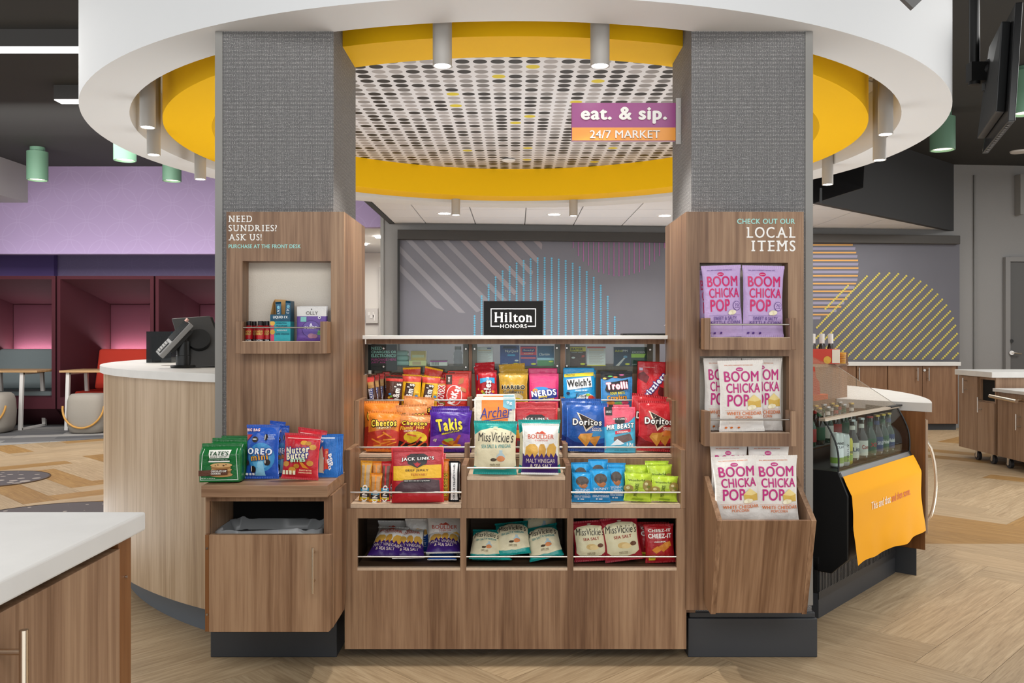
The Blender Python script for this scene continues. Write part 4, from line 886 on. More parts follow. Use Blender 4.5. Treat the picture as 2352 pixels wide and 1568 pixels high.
# right desk: low counter
t = thing('low_counter', (2.0, 4.9, 0), 'low curved white-topped counter with orange walnut end beyond the cooler', 'counter')
CO = Vector((1.289, 3.676, 0)); U = Vector((.668, .744, 0)); Nn = Vector((.744, -.668, 0))
def L3(u, n, z=0): v = CO+U*u+Nn*n; return (v.x, v.y, z)
def L2(u, n): v = CO+U*u+Nn*n; return (v.x, v.y)
def rp(ro, ri, a1):
    P0 = L2(.972, 0); 
    # outer arc start angle: where the end plane meets radius ro
    best = min((abs(math.hypot(L2(.972, n_/500)[0], L2(.972, n_/500)[1]-5.31)-ro), n_/500) for n_ in range(-350, 250))[1]
    p = L2(.972, best); a0 = math.atan2(p[0], 5.31-p[1])
    best2 = min((abs(math.hypot(L2(.972, n_/500)[0], L2(.972, n_/500)[1]-5.31)-ri), n_/500) for n_ in range(-600, 250))[1]
    p2 = L2(.972, best2); a2 = math.atan2(p2[0], 5.31-p2[1])
    A = [(r_*math.sin(a), 5.31-r_*math.cos(a)) for r_, a in [(ro, a0+(a1-a0)*i/50) for i in range(51)]]
    B = [(r_*math.sin(a), 5.31-r_*math.cos(a)) for r_, a in [(ri, a1+(a2-a1)*i/40) for i in range(41)]]
    return A+B
m = MB(); m.prism(rp(2.275, 1.86, rd(125)), .135, .823); m.build('body', W_RED, t, smooth=30)
m = MB(); m.prism(rp(2.235, 1.87, rd(125)), 0, .134); m.build('plinth', PLINTH, t, smooth=30)
m = MB(); m.prism(rp(2.305, 1.85, rd(125)), .824, .868); m.build('worktop', QUARTZ, t, smooth=30, bevel=.004)
# fridge door set in its curved face: edge and long bowed handle
a = rd(66.5); rr = 2.285
m = MB(); m.box(0, 0, 0, 0, 0, 0); m = MB()
m.prism([(r_*math.sin(b), 5.31-r_*math.cos(b)) for r_, b in ((2.276, rd(66)), (2.288, rd(66)), (2.288, rd(80)), (2.276, rd(80)))], .2, .775); m.build('fridge_door', mat('fridge_steel', 'a9927c', .35, .9), t, bevel=.001)
m = MB(); pts = []
for i in range(13):
    s_ = i/12; z_ = .66+(.25-.66)*s_; o_ = 2.285+.042*math.sin(PI*s_)**.6; pts.append((o_*math.sin(rd(67.5)), 5.31-o_*math.cos(rd(67.5)), z_))
m.tube(pts, .008, 10); m.build('fridge_handle', mat('champagne_steel', 'd9c9b4', .25, 1), t, smooth=1)
# hutch: higher inner wall
t = thing('inner_counter', L3(.6, -.5), 'walnut inner counter wall behind the open cooler', 'counter')
m = MB(); m.prism([L2(.25, -.31), L2(1.13, -.31), L2(1.13, -.62), L2(.25, -.62)], 0, 1.04); m.build('body', W_RED, t)
m = MB(); m.prism([L2(.25, -.305), L2(1.135, -.305), L2(1.135, -.625), L2(.25, -.625)], 1.041, 1.055); m.build('worktop', W_H, t)

# ================================================================ OPEN COOLER
t = thing('open_cooler', L3(.46, -.1), 'black open drinks cooler with curved glass beside the popcorn column', 'cooler')
BK = mat('cooler_black', '0e0e0f', .35); BKM = mat('cooler_charcoal', '2a2b2e', .4)
fo, lo = 0.126, -.30
sideP = [(lo, .20), (.055, .20), (fo, .27), (fo, .535), (.085, .632), (lo, .632)]
def cplate(u, P, th_, name, mt, **k):
    m = MB(); A = CO+U*u; m.plate(P, A, Nn, (0, 0, 1), U*th_); return m.build(name, mt, t, **k)
cplate(0, sideP, .025, 'side_panel', BK, bevel=.004); cplate(.895, sideP, .025, 'side_panel', BK, bevel=.004)
m = MB(); A = CO+U*.026
m.plate([(lo, .21), (.05, .21), (.118, .272), (.118, .53), (.08, .622), (lo, .622)], CO+U*.026, Nn, (0, 0, 1), U*.868); m.build('cabinet_body', BKM, t)
m = MB(); m.plate([(lo, .623), (.07, .623), (.07, .628), (lo, .628)], CO+U*.026, Nn, (0, 0, 1), U*.868); m.build('deck', mat('deck_black', '1c1c1d', .4), t)
m = MB(); m.plate([(.055, .628), (.082, .628), (.096, .60), (.09, .59), (.055, .60)], CO+U*.026, Nn, (0, 0, 1), U*.868); m.build('sill', mat('sill_steel', '9a9896', .35, .7), t)
m = MB(); m.plate([(lo, .105), (0, .105), (0, .0), (lo, .0)], CO, Nn, (0, 0, 1), U*.955); m.build('plinth', PLINTH, t)
m = MB()
m.prism([L2(0, -.004), L2(.955, -.004), L2(.955, -.02), L2(0, -.02)], .106, .255); m.build('grille_back', mat('grille_dark', '0a0a0a', .8), t)
m = MB(); m.prism([L2(-.0, .002), L2(.955, .002), L2(.955, -.003), L2(0, -.003)], .232, .262); m.prism([L2(-.0, .002), L2(.955, .002), L2(.955, -.003), L2(0, -.003)], .08, .112); m.build('grille_rail', BKM, t)
m = MB()
for i in range(58): u = .01+i*.0163; m.prism([L2(u, .002), L2(u+.0085, .002), L2(u+.0085, -.003), L2(u, -.003)], .112, .232)
m.build('grille_slats', mat('grille_grey', '4a4b4d', .4, .5), t, kind='stuff')
# front curved glass
gp = []
for i in range(9):
    s_ = i/8; gp.append((.082*(1-s_)+.024*s_+.022*math.sin(PI*s_), .63+(.842-.63)*s_))
def gsheet(u0, u1, name, mt, gp=gp, th_=.004):
    m = MB(); n = len(gp); vs = [L3(u, a_, z_) for u in (u0, u1) for a_, z_ in gp]+[L3(u, a_-th_, z_) for u in (u0, u1) for a_, z_ in gp]
    fs = []
    for o_ in (0, 2*n):
        for i in range(n-1): fs.append((o_+i, o_+i+1, o_+n+i+1, o_+n+i) if o_ else (o_+n+i, o_+n+i+1, o_+i+1, o_+i))
    m.add(vs, fs); return m.build(name, mt, t, smooth=60)
gsheet(.02, .90, 'curved_glass', GLASS)
ep = gp+[(-.1, .842), (-.16, .63)]
m = MB(); m.plate(gp+[(-.13, .85), (-.13, .63)], CO+U*.905, Nn, (0, 0, 1), U*.004); m.build('end_glass', glassmat('smoked_glass', 'b8b4ae'), t)
m = MB(); m.plate(gp+[(-.13, .85), (-.13, .63)], CO+U*.012, Nn, (0, 0, 1), U*.004); m.build('end_glass', GLASS, t)
m = MB(); m.tube([L3(.008, a_, z_) for a_, z_ in gp], .004, 8); m.tube([L3(.915, a_, z_) for a_, z_ in gp], .004, 8); m.build('glass_edge', mat('edge_rubber', '1d1f1f', .4), t, smooth=1)
m = MB(); m.prism([L2(.0, .03), L2(.93, .03), L2(.93, .0), L2(0, .0)], .840, .852); m.build('top_bar', mat('top_bar_champagne', 'c7b9a6', .35, .6), t, bevel=.002)
m = MB(); m.prism([L2(.80, .034), L2(.96, .034), L2(.96, .005), L2(.8, .005)], .848, .856); m.build('top_bar_cap', BLACK, t, bevel=.001)
m = MB(); m.plate([(-.24, .700), (-.09, .700), (-.09, .704), (-.24, .704)], CO+U*.026, Nn, (0, 0, 1), U*.868); m.build('wire_shelf', mat('shelf_wire', '6f6d6a', .4, .6), t)
# perforated pull-down cover from the back edge to the top bar
def perfmat():
    m = D.materials.new('perforated_film'); m.use_nodes = True; N = m.node_tree.nodes; L = m.node_tree.links; b = N['Principled BSDF']
    b.inputs['Base Color'].default_value = hx('b9a68c'); b.inputs['Roughness'].default_value = .3
    uv = N.new('ShaderNodeUVMap'); sc = N.new('ShaderNodeVectorMath'); sc.operation = 'SCALE'; sc.inputs['Scale'].default_value = 1; L.new(uv.outputs[0], sc.inputs[0])
    fr = N.new('ShaderNodeVectorMath'); fr.operation = 'FRACTION'; L.new(sc.outputs[0], fr.inputs[0])
    d = N.new('ShaderNodeVectorMath'); d.operation = 'DISTANCE'; d.inputs[1].default_value = (.5, .5, 0); L.new(fr.outputs[0], d.inputs[0])
    g = N.new('ShaderNodeMath'); g.operation = 'LESS_THAN'; g.inputs[1].default_value = .24; L.new(d.outputs['Value'], g.inputs[0])
    k = N.new('ShaderNodeMath'); k.operation = 'MULTIPLY_ADD'; k.inputs[1].default_value = .72; k.inputs[2].default_value = .12; L.new(g.outputs[0], k.inputs[0])
    L.new(k.outputs[0], b.inputs['Alpha']); return m
m = MB(); m.add([L3(.02, .02, .853), L3(.92, .02, .853), L3(.92, -.42, 1.128), L3(.02, -.42, 1.128)], [(0, 1, 2, 3)])
o = m.build('perforated_cover', perfmat(), t); ul = o.data.uv_layers.new(name='UVMap')
for lp, q in zip(o.data.loops, ((0, 0), (150, 0), (150, 86), (0, 86))): ul.data[lp.index].uv = q
m = MB(); m.tube([L3(.92, .02, .853), L3(.92, -.42, 1.128)], .0015, 6); m.build('cover_edge', STEELD, t)
# latch and banner
m = MB(); m.prism([L2(.03, .126), L2(.06, .126), L2(.06, .140), L2(.03, .140)], .385, .405); m.build('latch', BLACK, t, bevel=.002)
t2 = thing('orange_banner', L3(.48, .14, .45), 'orange paper banner taped over the cooler front', 'banner')
prof = [(.097, .612), (.113, .575), (.134, .533), (.137, .47), (.138, .40), (.146, .33), (.154, .245)]
vs, uvq = [], []; nu = 60; nv = 28
def pr(s_):
    q = s_*(len(prof)-1); i = min(int(q), len(prof)-2); f_ = q-i; return tuple(prof[i][k]*(1-f_)+prof[i+1][k]*f_ for k in (0, 1))
def bpt(s, v, e=0):
    n_, z_ = pr(v); wv = .006*v*v*math.sin(s*9+2)+.004*max(0, v-.4)*noise.noise(Vector((s*7, v*5, 1)))*3
    u0 = .012+.0*v; u1 = .915+(.035*max(0, v-.45)); u_ = u0+(u1-u0)*s+(.012*math.sin(v*7) if s > .97 else 0)
    zz = z_+(.008*math.sin(s*17)+.012*math.sin(s*5+1))*max(0, v-.8)*5*.5
    return L3(u_, n_+wv+.003+e, zz)
for j in range(nv+1):
    for i in range(nu+1): vs.append(bpt(i/nu, j/nv))
fs = [(j*(nu+1)+i, (j+1)*(nu+1)+i, (j+1)*(nu+1)+i+1, j*(nu+1)+i+1) for j in range(nv) for i in range(nu)]
m = MB(); m.add(vs, fs); m.build('sheet', mat('banner_orange', 'f4a910', .7, spec=.2), t2, smooth=80)
def btext(s_, a0, a1, v0, v1, mt, **k):
    g = text2(s_, **k); bm = bmesh.new(); V = [bm.verts.new((a0+(a1-a0)*x_, v1+(v0-v1)*y_, g[4][i])) for i, (x_, y_) in enumerate(g[0])]
    for f in g[1]: bm.faces.new([V[i] for i in f])
    for _ in range(3):
        ed = [e for e in bm.edges if e.calc_length() > .008]
        if ed: bmesh.ops.subdivide_edges(bm, edges=ed, cuts=1); bmesh.ops.triangulate(bm, faces=bm.faces)
    bm.verts.index_update(); m = MB(); m.add([bpt(v.co.x, v.co.y, .0016+v.co.z) for v in bm.verts], [tuple(v.index for v in f.verts) for f in bm.faces]); bm.free(); m.build('lettering', mt, t2)
btext('This and that', .24, .50, .475, .56, mat('banner_cream', 'f7ecd2', .6), bold=.02)
btext('and then some.', .515, .80, .475, .56, mat('banner_red', 'cf5a2f', .6))

# ================================================================ ISLAND IN FRONT
t = thing('island_cabinet', (-1.0, 1.0, 0), 'white-topped walnut island cabinet nearest the camera', 'cabinet')
ix = -.603
m = MB(); m.box(-2.2, ix, .25, 1.41, .884, .914); m.build('worktop', QUARTZ, t, bevel=.0035, seg=3)
m = MB(); m.box(-2.19, ix-.028, .28, 1.375, .1, .882); m.build('carcass', mat('dark_gap', '2a1d12', .8), t)
m = MB(); m.box(ix-.0275, ix-.008, .28, 1.335, .12, .872); d = m.build('door', W_V, t, bevel=.001)
m = MB(); m.box(ix-.0275, ix-.012, 1.339, 1.383, .12, .879); m.build('end_stile', W_RED, t, bevel=.001)
m = MB(); zs = pz(1325, 1.36); m.cyl((ix-.0115, 1.362, zs), (ix-.009, 1.362, zs), .0022, 10); m.build('screw', STEEL, t, smooth=1)
Yh = (ix+.012)*F/(35-CX); m = MB(); zt_ = pz(1446, Yh)
m.cyl((ix+.022, Yh, zt_), (ix+.022, Yh, zt_-.19), .0052, 14); m.cyl((ix+.022, Yh, zt_-.026), (ix-.0075, Yh, zt_-.026), .0038, 10); m.cyl((ix+.022, Yh, zt_-.165), (ix-.0075, Yh, zt_-.165), .0038, 10)
m.build('handle', mat('champagne_steel', 'd9c9b4', .25, 1), d, smooth=1)

# ================================================================ BACK CABINETS, CARTS
t = thing('back_cabinet', (3.5, 11.0, 0), 'long low walnut cabinet run with white top under the yellow-dotted shade', 'cabinet')
BYc = 11.02; x0, x1 = px(1880, BYc), px(2203, BYc)
m = MB(); m.box(x0, x1-.005, BYc+.02, 11.12, .08, .822); m.build('carcass', W_RED, t)
m = MB(); m.box(x0, x1-.01, BYc+.06, 11.11, 0, .079); m.build('plinth', PLINTH, t)
m = MB(); m.box(x0-.02, x1+.01, BYc-.03, 11.13, .823, .872); m.build('worktop', QUARTZ, t, bevel=.003)
for a, b, hx_ in ((1885, 1966, None), (1968, 2038, 1974), (2040, 2118, 2108.5), (2119, 2196, 2134)):
    m = MB(); m.box(px(a, BYc), px(b, BYc), BYc, BYc+.019, .085, .82); d = m.build('door', wood('cabinet_walnut_%d' % a, ('6b4c36', '7c5a40', '87654a', '957356')), t, bevel=.001)
    if hx_:
        X_ = px(hx_, BYc-.03); m = MB(); m.cyl((X_, BYc-.03, pz(844, BYc)), (X_, BYc-.03, pz(874, BYc)), .007, 10)
        for y in (849, 868): m.cyl((X_, BYc-.03, pz(y, BYc)), (X_, BYc, pz(y, BYc)), .005, 8)
        m.build('handle', STEEL, d, smooth=1)
m = MB(); m.cyl((px(2123, BYc), BYc-.01, pz(850, BYc)), (px(2123, BYc), BYc, pz(850, BYc)), .016, 14); m.build('lock', STEEL, t, smooth=1)
XC = 4.44
yX = lambda x, X=XC: X*F/(x-CX)
WCART = wood('cart_walnut', ('765944', '876a52', '957860', 'a48870'))
def cart(y0, y1, ztop, th_, lb, doors, hole, wheels, xr, frontc):
    t = thing('rolling_cart', (XC+.5, (y0+y1)/2, 0), lb, 'cart')
    m = MB(); m.box(XC-.03, xr, y0-.02, y1+.02, ztop-th_, ztop); m.build('worktop', QUARTZ, t, bevel=.003)
    m = MB(); m.grid(y0, y1, .095, ztop-th_-.001, -XC-.02-.4, -XC-.02, [hole] if hole else [])
    m.v = [(-b, a, c) for a, b, c in m.v]; m.fix = True; m.build('carcass', WCART, t)
    m = MB(); m.box(XC+.43, xr-.03, y0, y1, .095, ztop-th_-.001); m.build('back_box', frontc, t)
    if hole: m = MB(); m.box(XC+.045, XC+.055, hole[0], hole[1], hole[2], hole[3]); m.build('opening_shadow', mat('dark_interior', '0c0b0a', .9), t)  # black sheet put in for the shade inside the opening
    for (a, b, za, zb_, hy, hz0, hz1) in doors:
        m = MB(); m.box(XC, XC+.018, a, b, za, zb_); d = m.build('door', WCART, t, bevel=.001)
        if hy:
            m = MB(); m.cyl((XC-.04, hy, hz0), (XC-.04, hy, hz1), .007, 10)
            for q in (hz0+(hz1-hz0)*.2, hz0+(hz1-hz0)*.8): m.cyl((XC-.04, hy, q), (XC, hy, q), .005, 8)
            m.build('handle', STEEL, d, smooth=1)
    for (wx, wy) in wheels:
        m = MB(); m.cyl((wx-.014, wy, .042), (wx+.014, wy, .042), .042, 22); w_ = m.build('caster', mat('caster_rubber', '2c2e33', .5), t, smooth=30)
        m = MB(); m.box(wx-.022, wx-.016, wy-.015, wy+.015, .04, .094); m.cyl((wx-.023, wy, .042), (wx+.016, wy, .042), .017, 12); m.build('caster_fork', STEEL, w_)
    return t
ya, yb = yX(2287), yX(2198); zz = lambda y, x: pz(y, yX(x))
h0, h1 = yX(2288), yX(2243)
h1m = h1
cart(8.02, 8.66, .868, .052, 'far rolling walnut cart with a dark opening under its white top',
     [(8.31+.0, 8.655, .10, .81, 8.50, zz(902, 2221), zz(867, 2221)), (8.025, 8.305, .10, .575, 8.23, zz(943, 2233), zz(909, 2233))],
     (8.04, 8.29, .59, .79), [(XC+.06, 8.40), (XC+.06, 8.03+.1), (XC+.8, 8.1), (XC+.8, 8.6)], 6.2, wood('cart_walnut_lit', ('958064', 'a59075', 'b09c82', 'bba98f')))  # front face's light put into a paler walnut colour
t = cart(7.25, 7.97, .72, .03, 'near rolling walnut cart with a chunky towel-bar handle', [(7.26, 7.96, .10, .625, 7.60, zz(988, 2347), zz(951, 2347))], None,
     [(XC+.06, 7.86), (XC+.06, 7.35), (XC+.8, 7.86), (XC+.8, 7.35)], 5.9, WCART)
m = MB(); m.box(XC, XC+.018, 7.26, 7.96, .629, .686); m.build('drawer', WCART, t, bevel=.001)
m = MB(); m.cyl((XC-.08, yX(2274, XC-.08), pz(909, yX(2274, XC-.08))), (XC-.08, 7.52, pz(921, 7.55)), .017, 16)
m.cyl((XC-.08, 7.56, .632), (XC, 7.56, .65), .008, 10); m.cyl((XC-.08, 7.9, .652), (XC, 7.9, .65), .008, 10); m.build('towel_bar', mat('champagne_steel', 'd9c9b4', .25, 1), t, smooth=1)
m = MB()
for k in range(5):
    pts = [(XC+.10+.03*math.cos(q/10*2*PI)+k*.012, 8.09+k*.022+.02*math.sin(q/10*2*PI)*.3, .625+.028*math.sin(q/10*2*PI)) for q in range(11)]
    m.tube(pts, .006, 6)
tag(m.build('coiled_cable', BLACK, smooth=1), 'coiled black cable inside the opening of the far cart', 'cable')

# ================================================================ SCREENS
def tv(name, lb, quad_c, w_, h_, ry, rx, rz, pole):
    return
SCR = mat('screen_shell', '28292a', .4); SCRD = mat('screen_vents', '555453', .5)
t = thing('hanging_screen', (px(2290, 4.4), 4.4, pz(200, 4.4)), 'tall black screen hanging edge-on from a ceiling pole', 'screen')
m = MB(); Yp = 4.7; m.cyl((px(2238, Yp), Yp, pz(145, Yp)), (px(2238, Yp), Yp, CZ), .0265, 16); m.build('pole', mat('pole_black', '151515', .3), t, smooth=1)
m = MB(); a = px(2225, Yp); b = px(2262, Yp); m.box(a, b, Yp-.03, Yp+.03, pz(188, Yp), pz(145, Yp)); m.cyl((px(2238, Yp), Yp, pz(195, Yp)), (px(2238, Yp), Yp, pz(186, Yp)), .03, 14)
m.cyl((b-.01, Yp, pz(165, Yp)), (px(2290, Yp), Yp-.05, pz(150, Yp)), .03, 14); m.box(px(2262, Yp), px(2280, Yp), Yp-.06, Yp+.03, pz(206, Yp), pz(140, Yp))
m.cyl((px(2262, Yp), Yp-.02, pz(214, Yp)), (px(2262, Yp), Yp-.02, pz(196, Yp)), .012, 10); m.build('mount', BLACKM, t, smooth=30)
# panel: thin slab nearly edge-on, tilted; four corners near/far
def slab(P, Q, th_, name, mt, **k):
    """P,Q: near-top, near-bottom, far-bottom, far-top corners; th_ thickness vector"""
    m = MB(); n = Vector(th_); V = [Vector(p) for p in P]; m.hexa([V[1], V[2], V[2]+n, V[1]+n, V[0], V[3], V[3]+n, V[0]+n]); m.fix = True; return m.build(name, mt, t, **k)
nt, nb_, fb_, ft = W0 = [(px(2350, 4.0), 4.0, pz(4, 4.0)), (px(2332, 4.0), 4.0, pz(278, 4.0)), (px(2270, 4.9), 4.9, pz(352, 4.9)), (px(2305, 4.9), 4.9, pz(85, 4.9))]
slab(W0, None, (-.03, .01, 0), 'panel', mat('screen_face', '141415', .25), bevel=.004)
m = MB(); V = [Vector(p)+Vector((-.033, .01, 0)) for p in W0]; ce = sum(V, Vector())/4; V2 = [ce+(v-ce)*.78 for v in V]; n = Vector((-.045, 0, 0))
m.hexa([V2[1], V2[2], V2[2]+n, V2[1]+n, V2[0], V2[3], V2[3]+n, V2[0]+n]); m.fix = True; m.build('back_housing', SCR, t, bevel=.006)
m = MB(); e1 = Vector(nb_); e2 = Vector(fb_); dn = Vector((0, 0, -1))
for i in range(14):
    f0 = .08+i*.062; p_ = e1.lerp(e2, f0)+Vector((-.012, 0, -.001)); q_ = e1.lerp(e2, f0+.035)+Vector((-.012, 0, -.001))
    m.add([p_, q_, q_+Vector((-.012, .002, -.001)), p_+Vector((-.012, .002, -.001))], [(0, 1, 2, 3)])
m.build('bottom_vents', SCRD, t)
t = thing('hanging_screen', (3.4, 7.8, 2.75), 'black screen hanging behind the yellow ring, its underside showing', 'screen')
Ya, Yb_ = 7.6, 8.1
W1 = [(px(1988, Ya), Ya, pz(340, Ya)), (px(1983, Ya), Ya, pz(432, Ya)), (px(1830, Yb_), Yb_+.5, pz(492, Yb_+.5)), (px(1830, Yb_), Yb_+.5, pz(372, Yb_+.5))]
slab(W1, None, (-.02, .08, 0), 'panel', mat('screen_face', '141415', .25), bevel=.005)
m = MB(); A_ = Vector(W1[1]); B_ = Vector(W1[2]); n = Vector((-.03, .16, .02))
m.hexa([A_+Vector((-.0, .08, .01)), B_+Vector((0, .08, .01)), B_+n, A_+n, Vector(W1[0])+Vector((0, .08, -.1)), Vector(W1[3])+Vector((0, .08, -.1)), Vector(W1[3])+n+Vector((0, 0, -.1)), Vector(W1[0])+n+Vector((0, 0, -.1))]); m.fix = True
m.build('back_housing', SCR, t, bevel=.006)
m = MB(); m.box(px(1893, 7.7)-.01, px(1893, 7.7)+.01, 7.78, 7.8, pz(463, 7.7), pz(428, 7.7)); m.build('cable_clip', BLACK, t)
m = MB(); m.cyl((px(1900, 8.2), 8.3, 3.0), (px(1900, 8.2), 8.3, CZ), .03, 14); m.build('pole', BLACKM, t)

# ================================================================ BOOTHS, TABLES, STOOLS
BUR = mat('burgundy_felt', '4c1c27', .85, bump=.1, bscale=120); BURL = mat('burgundy_felt_inner', '643443', .85, bump=.1, bscale=120)
def booth(x0, x1, lb, cush, ccol):
    t = thing('booth', ((x0+x1)/2, 11.9, 0), lb, 'booth', 'high-backed burgundy booths')
    Y0, Y1, Y2, zt_, zb_ = 11.3, 11.9, 12.45, 1.99, .25; w_ = x1-x0; e = .045
    L0 = [(x0+e, zb_+.15), (x1-e, zb_+.15), (x1-e, zt_-e), (x0+e, zt_-e)]
    L1 = [(x0+.13, .45), (x1-.13, .45), (x1-.13, 1.79), (x0+.13, 1.79)]
    L2_ = [(x0+.16, .45), (x1-.16, .45), (x1-.16, 1.665), (x0+.16, 1.665)]
    O0 = [(x0, zb_), (x1, zb_), (x1, zt_), (x0, zt_)]
    m = MB(); vs = []
    for P, y in ((O0, Y0), (L0, Y0-.005), (L1, Y1), (L2_, Y2)): vs += [(a, y, z_) for a, z_ in P]
    fs = [];
    for r in range(3):
        for i in range(4): fs.append((r*4+i, r*4+(i+1) % 4, (r+1)*4+(i+1) % 4, (r+1)*4+i))
    fs.append((12, 13, 14, 15))
    n_ = 16; vs += [(x0+.05, 12.6, 0), (x1-.05, 12.6, 0), (x1-.05, 12.6, zt_), (x0+.05, 12.6, zt_), (x0+.06, 11.75, 0), (x1-.06, 11.75, 0)]
    fs += [(3, 2, 18, 19), (0, 3, 19, 16, 20), (1, 21, 17, 18, 2), (0, 20, 21, 1)]
    m.add(vs, fs); m.fix = True; m.build('shell', BUR, t)
    m = MB(); m.box(x0+.17, x1-.17, Y2-.012, Y2-.003, .9, 1.655); m.build('back_panel', BURL, t, bevel=.004)
    m = MB(); m.box(x0+.14, x1-.14, 11.46, 12.3, .30, .47); m.build('seat_cushion', ccol, t, bevel=.03, seg=3)
    m = MB(); m.hexa([(x0+.15, 11.98, .471), (x1-.15, 11.98, .471), (x1-.15, 12.2, .471), (x0+.15, 12.2, .471), (x0+.15, 12.12, 1.02), (x1-.15, 12.12, 1.02), (x1-.15, 12.26, 1.02), (x0+.15, 12.26, 1.02)]); m.build('seat_back', ccol, t, bevel=.03, seg=3)
    m = MB(); m.box(x0+.2, x1-.2, 12.32, 12.35, .96, .975); m.build('light_strip', mat('booth_led', (1, .86, .92, 1), emit=32), t)
    return t
BLUEG = mat('blue_grey_upholstery', '7c8789', .85, bump=.1, bscale=150); REDU = mat('orange_red_upholstery', 'c93a28', .85, bump=.1, bscale=150)
booth(px(-115, 11.3), px(127, 11.3), 'burgundy booth with blue-grey seat cushions', 0, BLUEG)
booth(px(131, 11.3), px(353, 11.3), 'burgundy booth with orange-red seat cushions', 0, REDU)
booth(px(357, 11.3), px(590, 11.3), 'burgundy booth half hidden behind the column and register', 0, BLUEG)
OAKT = wood('light_oak_top', ('b08a5e', 'c09a6c', 'cba679', 'd6b48a'), 'X'); WL = mat('white_leg_metal', 'e4e0dc', .4)
def table(x0, x1, Y, legs, lb):
    t = thing('booth_table', ((x0+x1)/2, Y+.3, 0), lb, 'table')
    m = MB(); m.box(x0, x1, Y, Y+.62, .765-.028, .765); m.build('tabletop', OAKT, t, bevel=.004)
    for lx in legs:
        for sx in (0,):
            m = MB(); wd = .022
            for (ya_, yb_) in ((Y+.06, Y+.02), (Y+.52, Y+.58)):
                m.hexa([(lx-wd, yb_-.02, 0), (lx+wd, yb_-.02, 0), (lx+wd, yb_+.02, 0), (lx-wd, yb_+.02, 0), (lx-wd, ya_-.02, .735), (lx+wd, ya_-.02, .735), (lx+wd, ya_+.02, .735), (lx-wd, ya_+.02, .735)])
            m.box(lx-wd, lx+wd, Y+.02, Y+.58, 0, .03); m.box(lx-wd, lx+wd, Y+.05, Y+.55, .71, .736); m.build('leg', WL, t, bevel=.002)
table(px(-75, 11.05), px(90, 11.05), 11.0, [px(50, 11.05), px(-50, 11.05)], 'light oak booth table with white legs at the blue-grey booth')
table(px(140, 11.05), px(305, 11.05), 11.0, [px(156, 11.05), px(290, 11.05)], 'light oak booth table with white legs at the orange-red booth')
POUF = mat('greige_felt', 'a39c92', .9, bump=.15, bscale=150); HOOP = mat('bent_oak_hoop', 'cf9a4e', .4)
def pouf(x, Y, w_, h_, lb):
    t = thing('pouf_stool', (x, Y, .005), lb, 'stool', 'greige hoop-handled stools')
    n = 36; vs, fs = [], []
    prof = [(0, 0), (.7, .0), (.86, .04), (.97, .2), (1, .5), (.97, .8), (.9, .93), (.78, .985), (0, 1)]
    m = MB()
    for r, z_ in prof:
        for k in range(n):
            a_ = 2*PI*k/n; c_, s_ = math.cos(a_), math.sin(a_); q = (abs(c_)**3.2+abs(s_)**3.2)**(-1/3.2)
            vs.append((x+w_/2*r*q*c_, Y+w_*.42*r*q*s_, .005+h_*z_))
    for i in range(len(prof)-1):
        for k in range(n): fs.append((i*n+k, i*n+(k+1) % n, (i+1)*n+(k+1) % n, (i+1)*n+k))
    m.add(vs, fs); m.build('cushion', POUF, t, smooth=60)
    m = MB(); pts = []
    for i in range(25):
        a_ = PI+PI*i/24; pts.append((x+w_*.53*math.cos(a_), Y-w_*.42*(.72+.3*abs(math.sin(a_))), .30*h_/.5+.05+(.27*h_/.5)*math.sin(a_)))
    m.tube(pts, .013, 8); m.build('hoop_handle', HOOP, t, smooth=60)
pouf(px(205, 10.75), 10.75, .48, .49, 'greige stool with oak hoop in front of the orange-red booth')
pouf(px(-22, 10.75), 10.75, .54, .5, 'greige stool with oak hoop in front of the blue-grey booth')

# ================================================================ REGISTER ON THE CURVED DESK
Yr = 3.95; zt_ = 1.0565
t = thing('payment_terminal', (px(418, Yr), Yr, zt_), 'card payment terminal on a black swivel post on the curved desk', 'terminal')
xc = px(421, Yr)
m = MB(); m.lathe([(0, 0), (.054, 0), (.056, .006), (.052, .012), (0, .012)], (xc, Yr, zt_), 32); m.build('base', BLACK, t, smooth=30)
m = MB(); m.lathe([(.032, .012), (.032, .055), (.030, .057), (.030, .12), (.02, .125)], (xc, Yr, zt_), 28); m.build('post', mat('post_black', '1f1f1f', .35), t, smooth=30)
# tilted device: local frame
dv = Vector((.62, .22, .75)).normalized(); nd = Vector((-.60, -.52, .45)); nd = (nd-dv*nd.dot(dv)).normalized(); sd = dv.cross(nd).normalized()
Cn = Vector((px(407, Yr), Yr-.03, pz(778, Yr)))
def dbox(l0, l1, w0, w1, h0, h1, name, mt, **k):
    m = MB(); P = lambda l, w_, h: Cn+dv*l+sd*w_+nd*h
    m.hexa([P(l0, w0, h0), P(l1, w0, h0), P(l1, w1, h0), P(l0, w1, h0), P(l0, w0, h1), P(l1, w0, h1), P(l1, w1, h1), P(l0, w1, h1)]); m.fix = True
    return m.build(name, mt, t, **k)
dbox(-.098, .098, -.04, .04, -.012, .012, 'device', mat('device_grey', '8c8a88', .35), bevel=.004)
dbox(-.015, .094, -.036, .036, .012, .0155, 'screen', mat('device_screen', '1b1f21', .1), bevel=.001)
dbox(-.088, -.028, -.024, .024, .012, .015, 'keypad', BLACK, bevel=.001)
for i in range(4):
    for j in range(3): dbox(-.084+i*.014, -.076+i*.014, -.02+j*.0145, -.0105+j*.0145, .015, .0175, 'key', mat('key_grey', 'b9b7b4', .4))
dbox(-.055, .075, -.030, .030, -.032, -.0125, 'cradle', BLACKM, bevel=.003)
m = MB(); m.tube([Vector((xc, Yr, zt_+.11)), Vector((xc, Yr-.005, zt_+.125)), Cn+nd*-.03], .018, 10); m.build('neck', BLACKM, t, smooth=1)
